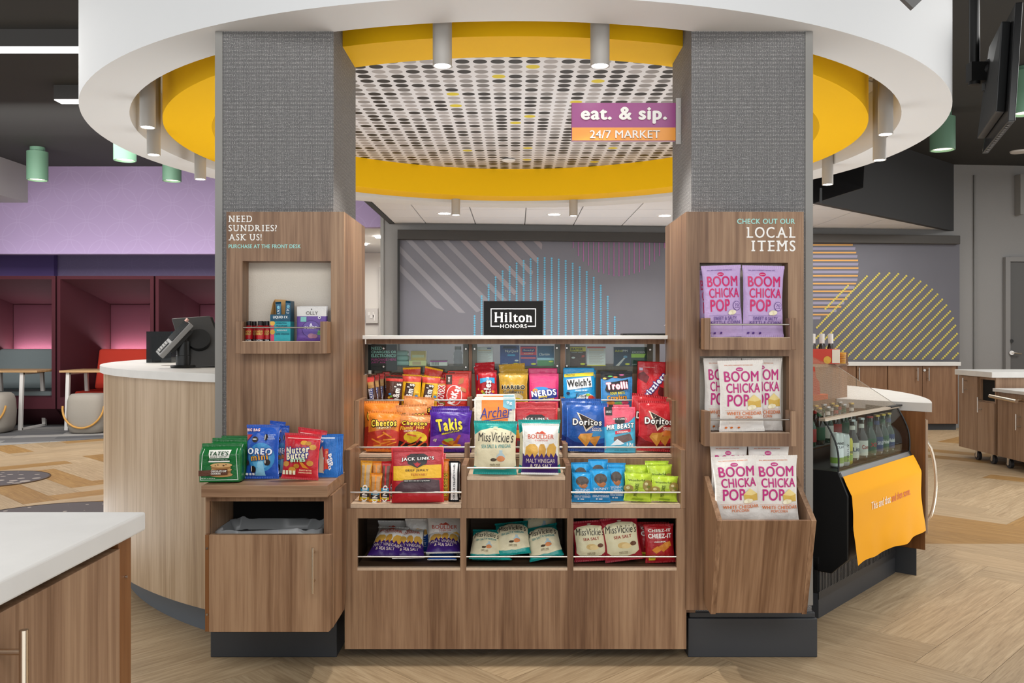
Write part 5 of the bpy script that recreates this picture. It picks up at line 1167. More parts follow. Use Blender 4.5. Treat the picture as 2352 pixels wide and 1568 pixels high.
dbox(.09, .106, -.012, .010, .014, .022, 'receipt_tab', mat('pink_tab', 'd9a898', .6))
t = thing('register_screen', (px(455, 4.1), 4.1, zt_), 'large black register screen seen from behind on the curved desk', 'screen')
Ym = 4.02
P4 = [(px(394, Ym), Ym, pz(731, Ym)), (px(473, Ym), Ym+.05, pz(724, Ym)), (px(513, Ym-.1), Ym-.02, pz(838, Ym)), (px(425, Ym-.1), Ym-.08, pz(842, Ym))]
V = [Vector(p) for p in P4]; nn = (V[1]-V[0]).cross(V[3]-V[0]).normalized(); 
if nn.y < 0: nn = -nn
m = MB(); m.hexa([V[3], V[2], V[1], V[0], V[3]+nn*.012, V[2]+nn*.012, V[1]+nn*.012, V[0]+nn*.012]); m.fix = True; m.build('shell', mat('register_shell', '4b4a49', .35), t, bevel=.003)
m = MB(); m.hexa([V[3]+nn*.0125, V[2]+nn*.0125+Vector((.012, 0, 0)), V[1]+nn*.0125+Vector((.012, 0, 0)), V[0]+nn*.0125, V[3]+nn*.022, V[2]+nn*.022+Vector((.012, 0, 0)), V[1]+nn*.022+Vector((.012, 0, 0)), V[0]+nn*.022]); m.fix = True; m.build('glass_front', BLACK, t, bevel=.002)
ce = sum(V, Vector())/4
m = MB(); m.cyl(ce-nn*.03, ce+nn*.001, .05, 24); m.build('swivel_hub', BLACKM, t, smooth=30)
m = MB(); m.lathe([(0, 0), (.075, 0), (.075, .008), (.03, .012), (.02, .09), (0, .09)], (px(470, 4.1), 4.1, zt_), 28); m.build('foot', BLACKM, t, smooth=30)
t = thing('clear_box', (px(363, 4.75), 4.75, zt_), 'low smoky clear box standing on the curved desk', 'box')
sm = glassmat('smoky_acrylic', 'a7aaab'); Yx = 4.7; a, b = px(336, Yx), px(393, Yx); z1 = pz(761, Yx)
for (q, nm) in (((a, b, Yx, Yx+.004), 'front'), ((a, b, Yx+.12, Yx+.124), 'back'), ((a, a+.004, Yx+.0045, Yx+.1195), 'side'), ((b-.004, b, Yx+.0045, Yx+.1195), 'side')):
    m = MB(); m.box(q[0], q[1], q[2], q[3], zt_, z1); m.build(nm+'_wall', sm, t)
m = MB(); m.box(px(345, Yx), px(353, Yx), Yx+.02, Yx+.1, zt_, z1-.03); m.build('divider', BLACKM, t)
# ================================================================ PACKAGED GOODS
DES = {}
def foil(col, rough=.3):
    n = 'foil_'+col
    if n in MATS: return MATS[n]
    m = mat(n, col, rough, spec=.5, bump=.42, bscale=42); return m
def ink(col, rough=.36): return mat('ink_'+col, col, rough, spec=.4, bump=.3, bscale=42)
def surf(kind, W, H, T, seed):
    def f(a, b):      # a in -1..1, b in 0..1 -> half thickness, x scale
        if kind == 'pillow':
            c = .05; t = min(1, max(0, (b-c)/(1-2*c))); e = math.sin(PI*t)**.55 if 0 < t < 1 else 0
            s_ = max(0, 1-abs(a)**2.6)**.75
            z = T/2*e*s_
            wr = noise.noise(Vector((a*2.2+seed, b*3.1, seed)))*.5+noise.noise(Vector((a*5+seed*3, b*6, 4)))*.3
            fold = math.sin(a*9+seed*2+3*noise.noise(Vector((a*2, b*2, seed))))*(1-e)*.35
            z += T*.2*(wr*min(1, e*1.6)+fold*min(1, 8*min(t, 1-t)))*(.25+.75*s_)
            k = 1-.075*e-.02*noise.noise(Vector((b*4, seed, a)))
            return max(z, .0006), k
        if kind == 'pouch':
            e = min(1, max(0, (1-b)*1.5-.12))**.7*(min(1, b*6+.35)); s_ = max(0, 1-abs(a)**4)**.6
            z = T/2*e*s_+T*.05*noise.noise(Vector((a*3+seed, b*4, seed)))*s_
            return max(z, .0008), 1-.015*e
        if kind == 'bar':
            c = .07; t = min(1, max(0, (b-c)/(1-2*c))); e = min(1, 4*min(t, 1-t)+.0)**.6 if 0 < t < 1 else 0
            s_ = max(0, 1-abs(a)**3)**.5; z = T/2*e*s_+T*.06*noise.noise(Vector((a*2+seed, b*14, seed)))*e*s_
            return max(z, .0006), 1-.12*e
        if kind == 'block':
            e = 1 if b < .72 else max(.03, 1-((b-.72)/.2)) ; s_ = 1 if abs(a) < .985 else .96
            z = T/2*e*s_+T*.04*noise.noise(Vector((a*2+seed, b*3, seed)))*e
            return max(z, .001), 1+.0*b
        return T/2, 1
    return f
def decal(bm_, W, H, T, fn, kind, tri_v, tri_f, mi, layer, lf=None, L=.010):
    """tri_v: (x,y) normalised 0..1 on the pack face"""
    bm = bmesh.new(); vs = [bm.verts.new((x*W-W/2, y*H, lf[i] if lf else 0)) for i, (x, y) in enumerate(tri_v)]
    for f in tri_f:
        try: bm.faces.new([vs[i] for i in f])
        except ValueError: pass
    if kind != 'box':
        for _ in range(4):
            ed = [e for e in bm.edges if e.calc_length() > L]
            if not ed: break
            bmesh.ops.subdivide_edges(bm, edges=ed, cuts=1)
            bmesh.ops.triangulate(bm, faces=bm.faces)
    bm.verts.index_update(); P = []
    for v in bm.verts:
        a = max(-1, min(1, v.co.x/(W/2))); b = max(0, min(1, v.co.y/H)); z, k = fn(a, b)
        P.append((v.co.x*k, -z-.0006-.00045*layer-v.co.z, v.co.y))
    F_ = []
    for f in bm.faces:
        ids = [v.index for v in f.verts]
        if f.normal.z < 0: ids = ids[::-1]
        F_.append(tuple(ids))
    bm_.add(P, F_, mi); bm.free()
def shape_tris(it):
    k = it[0]
    if k == 'r': x0, y0, x1, y1 = it[1:5]; return [(x0, y0), (x1, y0), (x1, y1), (x0, y1)], [(0, 1, 2, 3)]
    if k == 'e':
        cx_, cy_, rx, ry = it[1:5]; n = 18; return [(cx_+rx*math.cos(2*PI*i/n), cy_+ry*math.sin(2*PI*i/n)) for i in range(n)]+[(cx_, cy_)], [(i, (i+1) % n, n) for i in range(n)]
    if k == 'p': pts = it[1]; return pts, [t for t in tessellate_polygon([[Vector((x, y, 0)) for x, y in pts]])]
def make_design(name, W, H, T, kind, base, items, rough=.3, seed=None, back=None, seal=None, sidecol=None, zones=None):
    seed = seed if seed is not None else len(DES)*1.7; fn = surf(kind, W, H, T, seed)
    cols = []; m = MB()
    if kind == 'box':
        m.box(-W/2, W/2, -T/2, T/2, 0, H)
    else:
        nx, ny = 22, 30; vs, fs = [], []
        for sgn in (-1, 1):
            for j in range(ny+1):
                for i in range(nx+1):
                    a = -1+2*i/nx; a = math.copysign(abs(a)**.8, a); b = j/ny; z, k = fn(a, b)
                    if abs(a) > .999 and kind != 'block': z = 0
                    zz = sgn*(z if sgn < 0 else z*.8)
                    vs.append((a*W/2*k, zz, b*H))
        o_ = (nx+1)*(ny+1)
        for j in range(ny):
            for i in range(nx):
                q = (j*(nx+1)+i, j*(nx+1)+i+1, (j+1)*(nx+1)+i+1, (j+1)*(nx+1)+i)
                fs.append(q); fs.append(tuple(x+o_ for x in q[::-1]))
        for j in range(ny):      # close the sides, top and bottom
            a_, b_ = j*(nx+1), (j+1)*(nx+1); fs.append((a_, b_, b_+o_, a_+o_)); a_ += nx; b_ += nx; fs.append((b_, a_, a_+o_, b_+o_))
        for i in range(nx): fs.append((i+1, i, i+o_, i+1+o_)); q = ny*(nx+1)+i; fs.append((q, q+1, q+1+o_, q+o_))
        m.add(vs, fs)
    bm_me = D.meshes.new('pack'); bm_me.from_pydata(m.v, [], m.f); bm_me.materials.append(foil(base, rough) if kind != 'box' else ink(base))
    if kind != 'box': bm_me.shade_smooth()
    pr = MB(); tx = MB(); pc, tcs = [], []; lay = 0
    for it in items:
        lay += 1
        if it[0] == 't':
            s_, x0, y0, x1, y1, col = it[1:7]; op = it[7] if len(it) > 7 else {}
            spc = 1+2.6*(max(0, op.get('b', .02))+(op.get('ob', .07)*.8 if 'o' in op else 0)); g = text2(s_, bold=op.get('b', .02), shear=op.get('sh', 0), sp=spc*op.get('sp', 1)); rot = math.radians(op.get('rot', 0))
            cx_, cy_ = (x0+x1)/2, (y0+y1)/2; w_, h_ = (x1-x0), (y1-y0)
            def place(g, gx):
                out = []
                for u, v in g[0]:
                    dx, dy = (u-.5)*w_*W, (v-.5)*h_*H
                    if op.get('arc'): dy += op['arc']*H*(1-(2*u-1)**2)
                    if op.get('grow'): dy *= 1+op['grow']*(2*u-1)
                    X_ = dx*math.cos(rot)-dy*math.sin(rot); Y_ = dx*math.sin(rot)+dy*math.cos(rot); out.append((cx_+X_/W, cy_+Y_/H))
                return out
            if 'o' in op:
                ob = op.get('ob', .07); g2 = text2(s_, bold=op.get('b', .02)+ob, shear=op.get('sh', 0), sp=spc*op.get('sp', 1), ring=True)
                sw, sh_ = g2[2]/g[2], g2[3]/g[3]; w0, h0 = w_, h_; w_, h_ = w0*sw, h0*sh_
                if op['o'] not in tcs: tcs.append(op['o'])
                decal(tx, W, H, T, fn, kind, place(g2, 1), g2[1], tcs.index(op['o']), lay, g2[4]); w_, h_ = w0, h0; lay += 1
            if col not in tcs: tcs.append(col)
            decal(tx, W, H, T, fn, kind, place(g, 1), g[1], tcs.index(col), lay, g[4])
        else:
            v_, f_ = shape_tris(it); col = it[-1]
            if col not in pc: pc.append(col)
            decal(pr, W, H, T, fn, kind, v_, f_, pc.index(col), lay)
    meshes = [('', bm_me)]
    for nm, mb_, cs in (('printed_label', pr, pc), ('lettering', tx, tcs)):
        if not mb_.f: continue
        me = D.meshes.new(nm); me.from_pydata(mb_.v, [], mb_.f)
        for c_ in cs: me.materials.append(ink(c_))
        me.polygons.foreach_set('material_index', mb_.m); me.shade_smooth() if kind != 'box' else None; meshes.append((nm, me))
    if kind in ('pillow', 'bar') or seal:
        n = 40
        for top in (0, 1):
            vs, fs = [], []
            y0, y1 = (0, .045*H) if not top else (H-.045*H, H); o_ = len(vs)
            for i in range(n+1):
                a = -1+2*i/n
                for y in (y0, y1):
                    z, k = fn(a, y/H if kind != 'x' else 0); z = .0016 if y in (0, H) else max(.0016, z+.0004)
                    vs.append((a*W/2*k, -z+(.0009 if i % 2 else -.0004), y+(0.0008 if (i % 2 and y in (0, H)) else 0)))
            for i in range(n): fs.append((o_+2*i, o_+2*i+2, o_+2*i+3, o_+2*i+1))
            me = D.meshes.new('seal'); me.from_pydata(vs, [], fs); me.materials.append(foil(seal or base, rough)); meshes.append(('seal', me))
    DES[name] = (W, H, T, meshes)
def put(dn, x0, x1, yt, Y, zb, name, label, cat, group=None, lean=5, roll=0, yaw=0, tscale=1.0, H=None):
    W, H0, T, meshes = DES[dn]; w_ = (x1-x0)*Y/F; h_ = H if H else (pz(yt, Y)-zb)/math.cos(math.radians(lean))
    o = D.objects.new(name, meshes[0][1]); C.objects.link(o)
    lift = abs(math.sin(math.radians(roll)))*w_/2+abs(math.sin(math.radians(lean)))*.004
    o.location = (px((x0+x1)/2, Y), Y, zb+lift+.0005); o.scale = (w_/W, (w_/W+h_/H0)/2*tscale, h_/H0)
    o.rotation_euler = (-math.radians(lean), math.radians(roll), math.radians(yaw))
    for nm, me in meshes[1:]:
        c = D.objects.new(nm, me); C.objects.link(c); c.parent = o
    return tag(o, label, cat, group)

B = dict
# --- cookies and biscuits
make_design('tates', .12, .13, .05, 'block', '1b6a33', [
    ('p', [(.03, .05), (.97, .05), (.97, .066), (.03, .066)], 'd9e6da'), ('p', [(.03, .05), (.045, .05), (.10, .86), (.085, .86)], 'd9e6da'), ('p', [(.955, .05), (.97, .05), (.915, .86), (.90, .86)], 'd9e6da'),
    ('p', [(.26, .62), (.74, .62), (.78, .83), (.22, .83)], 'f3f2ea'), ('p', [(.2, .565), (.8, .565), (.76, .60), (.24, .60)], '0f4a22'), ('p', [(.24, .52), (.76, .52), (.76, .555), (.24, .555)], 'f3f2ea'),
    ('e', .56, .19, .28, .06, 'b98a55'), ('e', .55, .26, .25, .055, '946636'), ('e', .56, .32, .26, .055, 'c69a64'), ('e', .55, .38, .25, .055, '9c6f3f'), ('e', .56, .44, .27, .06, 'cfa56e'),
    ('e', .48, .45, .02, .015, '4a2b18'), ('e', .62, .43, .025, .018, '4a2b18'), ('e', .68, .455, .015, .012, '4a2b18'), ('e', .42, .43, .015, .012, '4a2b18'),
    ('p', [(-.0, .17), (.72, .19), (.72, .34), (-.0, .31)], '5b3524'),
    ('t', "TATE'S", .26, .695, .74, .80, '1d4a2a', B(b=.03)), ('t', 'BAKE SHOP', .30, .64, .70, .675, '1d4a2a'), ('t', 'SOUTHAMPTON, NY', .27, .572, .73, .594, 'd9e6da'),
    ('t', 'CHOCOLATE CHIP', .32, .265, .70, .315, 'f3f2ea', B(b=.035)), ('t', 'COOKIES', .32, .205, .56, .25, 'f3f2ea', B(b=.035)), ('t', 'NET WT. 3.5 OZ (99 G)', .08, .09, .42, .12, 'f3f2ea')], seed=2.2)
make_design('oreo', .11, .19, .05, 'pillow', '2456b8', [
    ('e', .5, .4, .42, .27, '3d8fcb'), ('e', .5, .38, .3, .19, '63b0de'), ('p', [(.3, .06), (.62, .06), (.56, .36), (.44, .36)], '8ac8e8'),
    ('p', [(.02, .70), (.2, .82), (.02, .82)], 'c03030'),
    ('e', .30, .73, .10, .055, '2a1f1c'), ('e', .285, .735, .075, .012, 'e8e4df'), ('e', .63, .77, .06, .06, '2a1f1c'), ('e', .605, .77, .016, .052, 'e8e4df'), ('e', .70, .31, .10, .06, '2a1f1c'), ('e', .645, .33, .02, .045, 'e8e4df'), ('e', .26, .18, .09, .065, '2a1f1c'), ('e', .21, .19, .018, .055, 'e8e4df'), ('e', .07, .30, .05, .05, '2a1f1c'),
    ('t', 'OREO', .08, .45, .86, .57, 'f4f6fa', B(b=.05, o='1b3f9a', ob=.07, rot=-2)), ('t', 'mini', .2, .35, .74, .46, 'f0a82c', B(b=.03, o='12307c', ob=.05, rot=5)),
    ('t', 'BIG BAG', .04, .88, .44, .93, 'f4f4f4', B(b=.02, o='c03a34', ob=.05)), ('t', 'ALWAYS', .70, .80, .92, .82, 'dbe6f5'), ('t', 'REAL', .72, .765, .9, .787, 'dbe6f5'), ('t', 'COCOA', .70, .73, .92, .752, 'dbe6f5'),
    ('r', .04, .07, .12, .11, 'e9edf2'), ('r', .15, .07, .22, .11, 'e9edf2'), ('r', .25, .07, .32, .11, 'e9edf2')])
make_design('nutter', .11, .15, .045, 'pillow', 'bf2330', [
    ('e', .58, .80, .10, .05, 'd39a3c'), ('e', .70, .79, .08, .045, 'b67f2c'), ('e', .83, .71, .10, .06, 'c9923a'), ('e', .12, .33, .09, .06, 'c48a34'), ('e', .30, .20, .1, .07, 'c9923a'), ('e', .42, .29, .08, .05, 'b67f2c'), ('e', .80, .36, .09, .06, 'c48a34'), ('p', [(.48, .40), (.58, .38), (.78, .24), (.6, .26)], 'd8892e'),
    ('p', [(.1, .885), (1, .885), (1, .90), (.1, .90)], 'eeb9b5'),
    ('r', .03, .10, .10, .19, 'ece6c8'), ('r', .13, .10, .2, .19, 'ece6c8'), ('r', .23, .10, .3, .19, 'ece6c8'), ('r', .33, .10, .4, .19, 'ece6c8'),
    ('t', 'Nutter', .10, .56, .76, .72, 'f6e9c0', B(b=.05, o='2b3c8c', ob=.08, rot=8)), ('t', 'Butter', .12, .44, .76, .60, 'f6e9c0', B(b=.05, o='2b3c8c', ob=.08, rot=8)),
    ('t', 'BITES', .26, .38, .68, .45, 'c9e4c4', B(b=.05, o='5a9a80', ob=.04, rot=5)), ('t', "PEANUT BUTTER", .52, .19, .86, .22, 'f6e9c0'), ('t', "SANDWICH COOKIES", .5, .14, .86, .17, 'f6e9c0')])
make_design('poptart', .115, .14, .022, 'pillow', '1f6fc4', [
    ('p', [(.06, .12), (.34, .10), (.30, .16), (.36, .22), (.32, .30), (.37, .38), (.32, .46), (.36, .54), (.28, .62), (.22, .74), (.06, .60)], 'd8c8ae'), ('p', [(.32, .14), (.38, .18), (.38, .42), (.32, .44)], 'b03040'), ('p', [(.30, .48), (.36, .48), (.38, .60), (.26, .76), (.24, .72)], 'b03040'),
    ('r', .36, .2, .56, .68, 'd2432f'), ('e', .48, .6, .06, .035, 'e88a68'), ('r', .06, .92, .85, .945, 'dfe9f5'),
    ('t', 'pop', .50, .34, .86, .50, 'f6f8fb', B(b=.06, rot=-72)), ('t', 'tarts', .44, .26, .78, .38, 'f6f8fb', B(b=.05, rot=-72)), ('t', '2', .2, .82, .3, .9, 'f6f8fb', B(rot=-80, b=.04)), ('t', 'STRAWBERRY', .30, .44, .6, .475, 'f3d6cf', B(rot=-88))])
ZL = .7045
put('tates', 508, 580, 1001, 3.08, ZL, 'cookie_bag', 'rearmost green cookie bag on the waste cabinet ledge', 'cookies', 'green cookie bags', lean=2)
put('tates', 487, 567, 1006, 3.02, ZL, 'cookie_bag', 'green cookie bag in the middle of its row, with white corner clips', 'cookies', 'green cookie bags', lean=2)
put('tates', 464, 556, 1019, 2.945, ZL, 'cookie_bag', 'foremost green cookie bag with cookie stack picture and brown stripe', 'cookies', 'green cookie bags', lean=3, roll=-1)
put('oreo', 606, 642, 970, 3.10, ZL, 'cookie_bag', 'blue cookie bag tip behind the big blue bag on the ledge', 'cookies', 'blue sandwich cookie bags', lean=4, roll=6)
put('oreo', 632, 664, 979, 3.06, ZL, 'cookie_bag', 'narrow blue cookie bag seen between the big blue bag and the red bag', 'cookies', 'blue sandwich cookie bags', lean=4, yaw=12)
put('oreo', 563, 641, 977, 3.0, ZL, 'cookie_bag', 'big blue mini sandwich cookie bag on the waste cabinet ledge', 'cookies', 'blue sandwich cookie bags', lean=6)
put('nutter', 668, 736, 990, 3.04, ZL, 'cookie_bag', 'red peanut cookie bag standing behind the front red one', 'cookies', 'red peanut cookie bags', lean=5, roll=8)
put('nutter', 645, 731, 1000, 2.965, ZL, 'cookie_bag', 'front red peanut butter cookie bag with round biscuits', 'cookies', 'red peanut cookie bags', lean=8, roll=3)
for i in range(4):
    put('poptart', 728+i*5, 776+i*4, 1000-i*.8, 3.03+i*.024, ZL, 'pastry_pack', ['front blue toaster pastry pack with bitten pastry picture', 'blue toaster pastry pack second from the front', 'blue toaster pastry pack third from the front', 'rearmost blue toaster pastry pack on the ledge'][i], 'pastry', 'blue toaster pastry packs', lean=3, tscale=.8)

# --- crisps and snacks of the third tier
make_design('cheetos', .13, .19, .05, 'pillow', 'e8862c', [
    ('p', [(.0, .05), (1, .05), (1, .50), (.75, .56), (.35, .53), (.0, .47)], 'c23a2c'), ('e', .52, .20, .34, .10, 'd4552c'), ('p', [(.3, .36), (.56, .47), (.58, .45), (.33, .33)], 'f08a2a'), ('p', [(.46, .47), (.74, .35), (.76, .38), (.5, .50)], 'e89030'), ('p', [(.5, .28), (.86, .31), (.86, .34), (.5, .31)], 'f09a34'), ('p', [(.12, .30), (.4, .2), (.42, .23), (.14, .33)], 'f09a34'),
    ('p', [(.4, .17), (.72, .25), (.72, .28), (.4, .21)], 'e8862c'), ('p', [(.62, .16), (.9, .24), (.9, .27), (.62, .19)], 'f09a34'), ('p', [(.2, .12), (.45, .15), (.44, .18), (.2, .15)], 'f0a040'),
    ('t', 'Cheetos', .10, .63, .88, .80, 'f6d548', B(b=.06, sh=.1, rot=4, o='1d1413', ob=.09)), ('t', 'CRUNCHY', .28, .575, .74, .62, 'f8e8b0', B(b=.04, rot=6, o='a84420', ob=.03))])
make_design('flamin', .13, .19, .05, 'pillow', 'd98c50', [
    ('p', [(.0, .05), (1, .05), (1, .80), (.7, .74), (.3, .80), (.0, .72)], 'b52c24'), ('e', .58, .38, .38, .17, 'e9c42c'), ('p', [(.05, .05), (.95, .05), (.95, .24), (.7, .32), (.4, .20), (.05, .28)], '2a1a18'), ('p', [(.3, .44), (.62, .40), (.62, .44), (.31, .48)], 'd4552c'), ('p', [(.6, .26), (.76, .42), (.8, .40), (.66, .24)], 'c8402a'), ('p', [(.62, .14), (.88, .3), (.9, .27), (.66, .11)], 'e0602c'), ('p', [(.36, .12), (.62, .2), (.62, .24), (.36, .16)], 'd4552c'), ('p', [(.12, .14), (.3, .3), (.33, .27), (.16, .11)], 'd9482c'),
    ('t', 'Cheetos', .12, .71, .92, .82, 'f2d040', B(b=.06, sh=.1, o='1d1413', ob=.08, rot=2)), ('t', "Flamin' Hot", .06, .59, .86, .70, 'f3c23c', B(b=.04, sh=.3, rot=7)), ('t', 'CRUNCHY', .2, .53, .62, .575, 'f3e6c8', B(b=.03, rot=6))])
make_design('takis', .13, .19, .05, 'pillow', '4b2191', [
    ('p', [(0, .05), (1, .05), (1, .42), (.5, .5), (0, .34)], '7b3fa8'), ('e', .50, .22, .19, .06, 'd08a30'), ('e', .42, .27, .08, .04, '9ec23c'), ('e', .52, .30, .08, .035, 'a8cc48'), ('p', [(.55, .12), (.72, .42), (.78, .40), (.64, .1)], 'c0562c'), ('p', [(.30, .24), (.58, .1), (.6, .14), (.34, .28)], 'b0481f'), ('e', .52, .12, .14, .035, 'c8742c'), ('e', .68, .16, .1, .04, 'ea9a34'), ('e', .30, .13, .06, .04, '8fbf3a'),
    ('p', [(.3, .40), (.74, .50), (.75, .54), (.3, .44)], 'f2dc3a'),
    ('t', 'Takis', .16, .50, .80, .80, 'f4de3c', B(b=.05, rot=9, sh=.1, o='3a1670', ob=.05)), ('t', 'FUEGO', .36, .45, .66, .488, '35195c', B(b=.03, rot=7)), ('t', '48', .08, .24, .18, .31, 'f3e9c0', B(sh=.2))])
make_design('archer', .105, .165, .03, 'pouch', 'e6ddcc', [
    ('r', .18, .10, .82, .97, 'f0862f'), ('p', [(.82, .8), (.99, .8), (.99, .98), (.7, .98), (.7, .84)], '7cbccf'), ('e', .46, .50, .10, .06, 'b9bdd6'), ('p', [(.28, .57), (.36, .52), (.58, .52), (.68, .58), (.58, .55), (.36, .55)], 'd6d6e6'),
    ('t', 'Archer', .12, .65, .92, .84, '34318a', B(b=.0, sh=.35, rot=6)), ('p', [(.14, .58), (.84, .67), (.84, .65), (.14, .565)], '34318a'), ('t', '9g', .78, .88, .92, .95, 'f4f4f4', B(b=.04))], rough=.6)
make_design('jerky', .125, .17, .03, 'pouch', 'b5202a', [
    ('p', [(.04, .66), (.96, .68), (.96, .44), (.62, .44), (.2, .40), (.04, .40)], 'ecb82a'), ('p', [(.06, .19), (.94, .19), (.92, .40), (.66, .43), (.2, .38), (.08, .28)], '4a3036'), ('p', [(.30, .84), (.38, .88), (.62, .88), (.70, .84), (.68, .70), (.5, .62), (.32, .70)], '2a2224'), ('p', [(.42, .72), (.46, .70), (.5, .73), (.54, .70), (.58, .72), (.53, .66), (.5, .64), (.47, .66)], 'b5202a'),
    ('r', .24, .365, .76, .415, '1d191a'), ('r', .03, .925, .97, .93, '8a141c'),
    ('t', "JACK LINK'S", .2, .745, .82, .82, 'f6f2ee', B(b=.035, o='1b1617', ob=.06, rot=2)), ('t', 'BEEF JERKY', .28, .55, .72, .60, '2a1c14', B(b=.015)), ('t', 'TERIYAKI', .38, .485, .68, .525, 'b0552a', B(sp=1.1)), ('t', 'MADE WITH 100% BEEF | 11g PROTEIN', .26, .38, .74, .402, 'efe9e4')])
make_design('jerkyred', .125, .17, .03, 'pouch', 'b5202a', [
    ('p', [(.28, .80), (.36, .85), (.64, .85), (.72, .80), (.70, .64), (.3, .64)], '2a2224'), ('p', [(.04, .5), (.96, .5), (.96, .28), (.04, .32)], 'c98a2a'), ('r', .06, .08, .94, .26, '5a4a4a'), ('p', [(.4, .68), (.46, .66), (.5, .69), (.54, .66), (.6, .68), (.5, .61)], 'b5202a'),
    ('t', "JACK LINK'S", .2, .71, .8, .78, 'f6f2ee', B(b=.035, o='1b1617', ob=.06))])
make_design('vickie', .135, .19, .05, 'pillow', '1a9a94', [
    ('p', [(.0, .16), (.12, .12), (.3, .10), (.7, .10), (.88, .12), (1, .17), (1, .74), (.86, .82), (.62, .87), (.38, .87), (.14, .82), (0, .74)], 'e9dfbd'),
    ('p', [(.62, .24), (.54, .30), (.54, .36), (.60, .41), (.60, .46), (.68, .46), (.68, .41), (.74, .36), (.74, .30), (.7, .24)], 'b8cfd6'), ('e', .64, .30, .10, .055, 'e0915e'), ('e', .46, .28, .07, .03, '4a3d30'), ('p', [(.40, .26), (.44, .31), (.54, .30), (.54, .27)], '544636'),
    ('t', 'MissVickie\'s', .08, .61, .94, .80, '2a2320', B(b=-.01, sh=.12, grow=.1)), ('t', 'SEA SALT & VINEGAR', .16, .50, .88, .565, '2f8f92', B(b=.01, rot=2)), ('t', 'made with', .38, .185, .62, .21, '7a6a4c'), ('t', 'CARE & LOVE', .38, .155, .62, .178, '7a6a4c'), ('e', .5, .885, .06, .012, 'd8cfae')])
make_design('boulder', .125, .19, .05, 'pillow', 'efede8', [
    ('p', [(0, .04), (1, .04), (1, .36), (.93, .44), (.88, .36), (.8, .46), (.75, .36), (.68, .43), (.6, .35), (.54, .45), (.47, .35), (.4, .42), (.33, .35), (.27, .46), (.2, .36), (.12, .42), (.06, .36), (0, .42)], '3d2170'),
    ('p', [(.06, .36), (.12, .40), (.2, .34), (.27, .42), (.33, .33), (.4, .40), (.44, .44), (.42, .54), (.34, .60), (.2, .60), (.08, .54)], 'd9a94c'), ('p', [(.46, .34), (.54, .42), (.6, .33), (.64, .40), (.66, .5), (.60, .60), (.5, .60), (.44, .52)], 'cf9c42'), ('p', [(.68, .40), (.75, .34), (.8, .43), (.88, .34), (.93, .42), (.96, .54), (.88, .62), (.76, .60), (.69, .52)], 'd9a94c'),
    ('p', [(.34, .80), (.42, .84), (.46, .82), (.54, .86), (.66, .80)], 'c94f38'),
    ('t', 'BOULDER', .14, .70, .88, .79, 'c94f38', B(b=.01)), ('t', 'CANYON', .34, .655, .70, .685, 'c94f38', B(sp=1.15)), ('t', 'MALT VINEGAR', .10, .235, .92, .315, 'e9d8d0', B(b=.0)), ('t', '& SEA SALT', .22, .14, .82, .21, 'e9d8d0')], seal='efede8')
make_design('boulderblue', .125, .19, .05, 'pillow', 'efede8', [
    ('p', [(0, .04), (1, .04), (1, .5), (.9, .58), (.8, .5), (.7, .58), (.6, .5), (.5, .58), (.4, .5), (.3, .58), (.2, .5), (.1, .58), (0, .5)], '1f4c9a'), ('p', [(.08, .54), (.3, .56), (.5, .56), (.9, .56), (.86, .7), (.5, .74), (.12, .7)], 'cf9c42'),
    ('t', 'CLASSIC', .2, .37, .82, .46, 'dfe6f2'), ('t', 'SEA SALT', .14, .26, .86, .34, 'dfe6f2'), ('t', 'KETTLE STYLE POTATO CHIPS', .14, .2, .86, .23, 'dfe6f2')])
def doritos(nm, base, dark, glow, fl):
    make_design(nm, .13, .195, .05, 'pillow', base, [
        ('p', [(0, .04), (1, .04), (1, .2), (.6, .14), (.2, .2), (0, .3)], dark), ('p', [(.55, .36), (1, .55), (1, .3), (.8, .26)], glow),
        ('p', [(.24, .80), (.80, .60), (.48, .40)], 'f0ddc6'), ('p', [(.29, .775), (.74, .61), (.485, .45)], '2a1d18'),
        ('p', [(.28, .28), (.34, .36), (.66, .38), (.60, .24), (.5, .10)], 'd8923c'), ('p', [(.60, .30), (.86, .33), (.72, .11), (.60, .2)], 'c9832f'), ('p', [(.33, .3), (.5, .34), (.48, .2)], 'e6a850'),
        ('t', 'Doritos', .14, .535, .88, .665, 'f7f4f0', B(b=.04, o='2a1d18', ob=.07)), ('t', fl[0], .64, .46, .88, .49, 'f3e2d2', B(b=.03)), ('t', fl[1], .64, .425, .9, .452, 'f3e2d2', B(b=.03))])
doritos('doritosb', '2a5aa8', '20357c', '3f8fc4', ('COOL', 'RANCH')); doritos('doritosr', 'b8242c', '7c151b', 'dc7a34', ('NACHO', 'CHEESE'))
